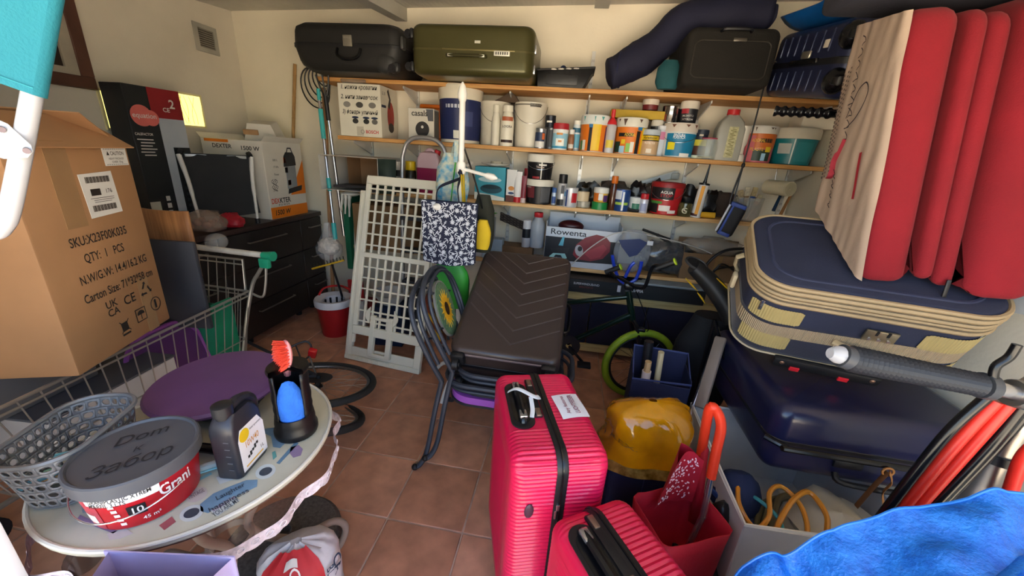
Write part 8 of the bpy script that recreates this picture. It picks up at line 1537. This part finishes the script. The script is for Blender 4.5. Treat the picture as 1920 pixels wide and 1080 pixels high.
# backpack and swim fin
bp = bagblob('backpack', 'large black backpack standing between the BMX and the navy suitcases', 1322, 650, 2.16, .36, .70, .26, mt('#0e0f13', .8, var=.2, bump=.2, bs=90), 12); bp.location.z = .004
t = thing('swim_fin', 'black swim fin with yellow flashes lying on the backpack', 'swim fin', Yp(1320, 540, 2.10)); FR_ = mt('#1d1e20', .55, var=.12)
FP = smooth([Yp(1300, 500, 2.12), Yp(1318, 516, 2.11), Yp(1340, 540, 2.08), Yp(1362, 572, 2.04), Yp(1376, 604, 2.0)], 5); nF = len(FP)
b = MB(); b.tube(FP, [.062+.012*math.sin(PI*i/(nF-1))+.02*i/(nF-1) for i in range(nF)], 18, flat=.62); ft = part(b, 'foot_pocket', FR_, t, world=True)
d_ = (FP[1]-FP[0]).normalized(); MMf = frame(FP[0]-d_*.002+Vector((.012, -.01, .02)), Vector((1, 0, -.3)), -d_+Vector((0, -.6, .6))); b = MB(); b.lathe([(0, 0), (.046, 0), (.050, .006), (.056, .004), (.058, -.006)], 24, MMf @ Matrix.Diagonal((1.15, .8, 1, 1))); part(b, 'opening_rim', mt('#2b2c2e', .5), ft, world=True); b = MB(); b.lathe([(0, .001), (.046, .001), (.046, .002), (0, .002)], 24, MMf @ Matrix.Diagonal((1.15, .8, 1, 1))); part(b, 'opening', mt('#07070a', .8), ft, world=True)
for pa in ([(1286, 522), (1296, 533), (1308, 546)], [(1308, 549), (1315, 558), (1322, 569)], [(1344, 522), (1360, 537), (1374, 550)]): b = MB(); b.tube([Yp(*p, 2.03) for p in pa], [.006, .011, .004], 6, flat=.5); part(b, 'yellow_flash', mt('#c9a11c', .5), t, world=True)
# ================================================================== top shelf extras
t = thing('paint_tray', 'black paint tray splashed with white and a small blue roller on the top shelf', 'tray', at((.0, 2.90, S1+.0005))); xa, xb_ = Yp(1006, 150, 2.88).x, Yp(1116, 125, 2.88).x; TRY = mt('#1d1d1f', .5, var=.2, hex2='#2c2c2c', vs=30)
b = MB(); b.add([(xa+.01, -.02, .0), (xb_-.07, -.02, 0), (xb_-.07, .22, 0), (xa+.01, .22, 0), (xa, -.03, .10), (xb_, -.03, .125), (xb_, .23, .125), (xa, .23, .10)], [(0, 1, 2, 3), (0, 1, 5, 4), (1, 2, 6, 5), (2, 3, 7, 6), (3, 0, 4, 7)]); part(b, 'tray_body', TRY, t).modifiers.new('thick', 'SOLIDIFY').thickness = .004
b = MB(); b.tube([(xa, -.03, .10), (xb_, -.03, .125), (xb_, .23, .125), (xa, .23, .10)], .006, 6, closed=True); part(b, 'tray_rim', TRY, t)
b = MB(); b.box(((xa+xb_)/2-.02, -.026, .045), ((xb_-xa)*.55, .006, .06), r=.01); part(b, 'raised_frame', mt('#2b2b2d', .4), t)
for q in range(4): b = blob(((xa+xb_)/2-.08+.05*q, -.033, .105+.003*q), (.018, .005, .005), q, .3); part(b, 'paint_splash', mt('#c9c4ba', .6), t)
b = MB(); b.cyl(((xa+xb_)/2-.02, .05, .125), ((xa+xb_)/2-.02, .14, .125), .022, n=16); solo(b, 'paint_roller', mt('#1f2f5a', .8, var=.15, bump=.5, bs=120), 'small dark blue paint roller lying in the black paint tray', 'roller', at((0, 2.90, S1+.0)))
AX = [Vector((.17, 2.90, 2.045)), Vector((.24, 2.91, 2.075)), Vector((.42, 2.93, 2.19)), Vector((.60, 2.94, 2.355)), Vector((.80, 2.93, 2.392)), Vector((1.0, 2.92, 2.40)), Vector((1.10, 2.92, 2.395))]
nvb = thing('carry_bag', 'long navy fabric carry bag slumped over the black suitcase on the top shelf', 'bag', (.4, 2.9, S1)); sm_ = smooth(AX, 6); nS = len(sm_)
b = MB(); b.tube(sm_, [.055 if i == 0 else (.095 if i < 6 else .105+.006*math.sin(i*.8)) if i < nS-3 else .06 for i in range(nS)], 20)
b.v = [tuple(Vector(p)+Vector((1, .3, .6))*.016*noise.noise(Vector(p)*9)+Vector((0, 0, 1))*.008*noise.noise(Vector(p)*24)) for p in b.v]; part(b, 'bag_body', mt('#191b33', .8, var=.12, bump=.3, bs=60), nvb, world=True, sharp=80)
b = MB(); b.tube([sm_[6]+Vector((.07*math.cos(a)*-.4, -.10*math.cos(a), .105*math.sin(a))) for a in [2*PI*i/20 for i in range(20)]], .004, 5, closed=True); part(b, 'end_seam', mt('#23264a', .7), nvb, world=True)
b = bagblob('teal_cloth', 'dark teal cloth bundle wedged beside the black suitcase on the top shelf', 1252, 150, 2.80, .15, .16, .10, mt('#154a50', .8, var=.2), 14)
b.location.z = S1+.004
Mbl = WM[bl.name]; b = MB(); b.grid(lambda u, v: (-.26+.52*u, .04+.56*v, .345+.07*(2*u-1)**4+.12*max(0, .35-v)**1.5), 16, 10); o = solo(b, 'plastic_sledge', mt('#1464b4', .4, var=.1), 'bright blue plastic sledge lying on the blue hard suitcase', 'sledge', Mbl @ at((0, .12, 0))); o.modifiers.new('thick', 'SOLIDIFY').thickness = .008
t = thing('garment_bag', 'dark grey garment bag lying on top of the red folded cushion', 'bag', at((1.12, 1.78, 2.075))); b = MB(); b.box((.08, .02, .075), (.62, .26, .13), r=.03, seg=3); part(b, 'bag_body', mt('#33343e', .8, var=.12, bump=.2, bs=90), t); b = MB(); b.tube([(-.22, -.02, .142), (.36, -.02, .142)], .004, 6); part(b, 'zip', BLK, t)
t = thing('shelf_support_bar', 'black ribbed rubber bar under the blue hard suitcase on the right wall', 'bar', (1.3, 2.28, 1.78)); q0, q1 = Yp(1452, 208, 2.28), Yp(1560, 213, 2.18); b = MB(); pts = [q0.lerp(q1, i/26) for i in range(27)]; b.tube(pts+[Vector((XR, q1.y-.05, q1.z))], [.018+(.007 if i % 4 < 2 else 0) for i in range(27)]+[.022], 12); part(b, 'ribbed_sleeve', BLKG, t, world=True)
# hanging action-camera pouch on a cord
hp0, hp1 = Yp(1443, 128, 2.80), Yp(1374, 382, 2.72); pc_ = Yp(1370, 412, 2.72)
t = thing('hanging_pouch', 'small black, blue and white pouch hanging on a black cord from the blue suitcase', 'pouch', at(pc_, ry=.25, rz=-.35) @ Matrix.Scale(1.25, 4))
b = MB(); b.box((0, 0, 0), (.085, .09, .17), r=.02, seg=3); part(b, 'pouch_body', mt('#14151a', .7, var=.12), t); b = MB(); b.box((-.040, -.035, .0), (.010, .02, .15), r=.004); part(b, 'white_edge', mt('#c9ccd4', .5), t)
for x, z, d_ in ((-.022, .0, (.012, .095, .165)), (.0, .08, (.075, .094, .02)), (.0, -.075, (.06, .094, .02))): b = MB(); b.box((x, 0, z), d_, r=.004); part(b, 'blue_trim', mt('#22408f', .5), t)
b = MB(); b.tube(smooth([Vector((1.15, hp0.y, hp0.z+.03)), hp0, hp0.lerp(hp1, .5)+Vector((.0, 0, -.005)), hp1], 6), .0045, 6); part(b, 'cord', BLK, t, world=True); b = MB(); b.tube(smooth([hp1.lerp(hp0, .3), hp1+Vector((-.02, 0, .02)), pc_+Vector((.0, 0, .07))], 5), .006, 6); part(b, 'cord_loop', BLK, t, world=True); b = MB(); b.sph(hp1.lerp(hp0, .3), (.012, .012, .018), 10); part(b, 'cord_knot', BLK, t, world=True)
bagblob('grey_sack', 'pale grey fabric bag squeezed between the red cushion and the right wall', 1950, 470, 1.42, .12, .40, .20, mt('#6f7274', .85, var=.12), 17)

# look-alikes share a group
GROUPS = {'paint_pot': 'paint pots on the wall shelves', 'tin': 'small tins on the wall shelves', 'spray_can': 'spray cans on the wall shelves', 'hard_suitcase': 'hard suitcases stored in the garage', 'soft_suitcase': 'fabric suitcases stored in the garage',
          'shelf_board': 'pine shelf boards on the back wall', 'shelf_upright': 'slotted shelf uprights on the back wall', 'tape_roll': 'rolls of tape on the third shelf', 'hose': 'hoses in the white storage box', 'rubbish_bag': 'bags at the back of the third shelf',
          'paint_brush': 'brushes in the clear tub', 'sealant_tube': 'squeeze tubes on the third shelf', 'plastic_bucket': 'cloudy buckets on the paint pot shelf', 'glue_bottle': 'glue bottles on the paint pot shelf', 'silicone_cartridge': 'silicone cartridges on the wall shelves'}
for o_ in list(bpy.data.objects):
    k_ = o_.name.split('.')[0]
    if o_.parent is None and k_ in GROUPS and 'group' not in o_: o_['group'] = GROUPS[k_]
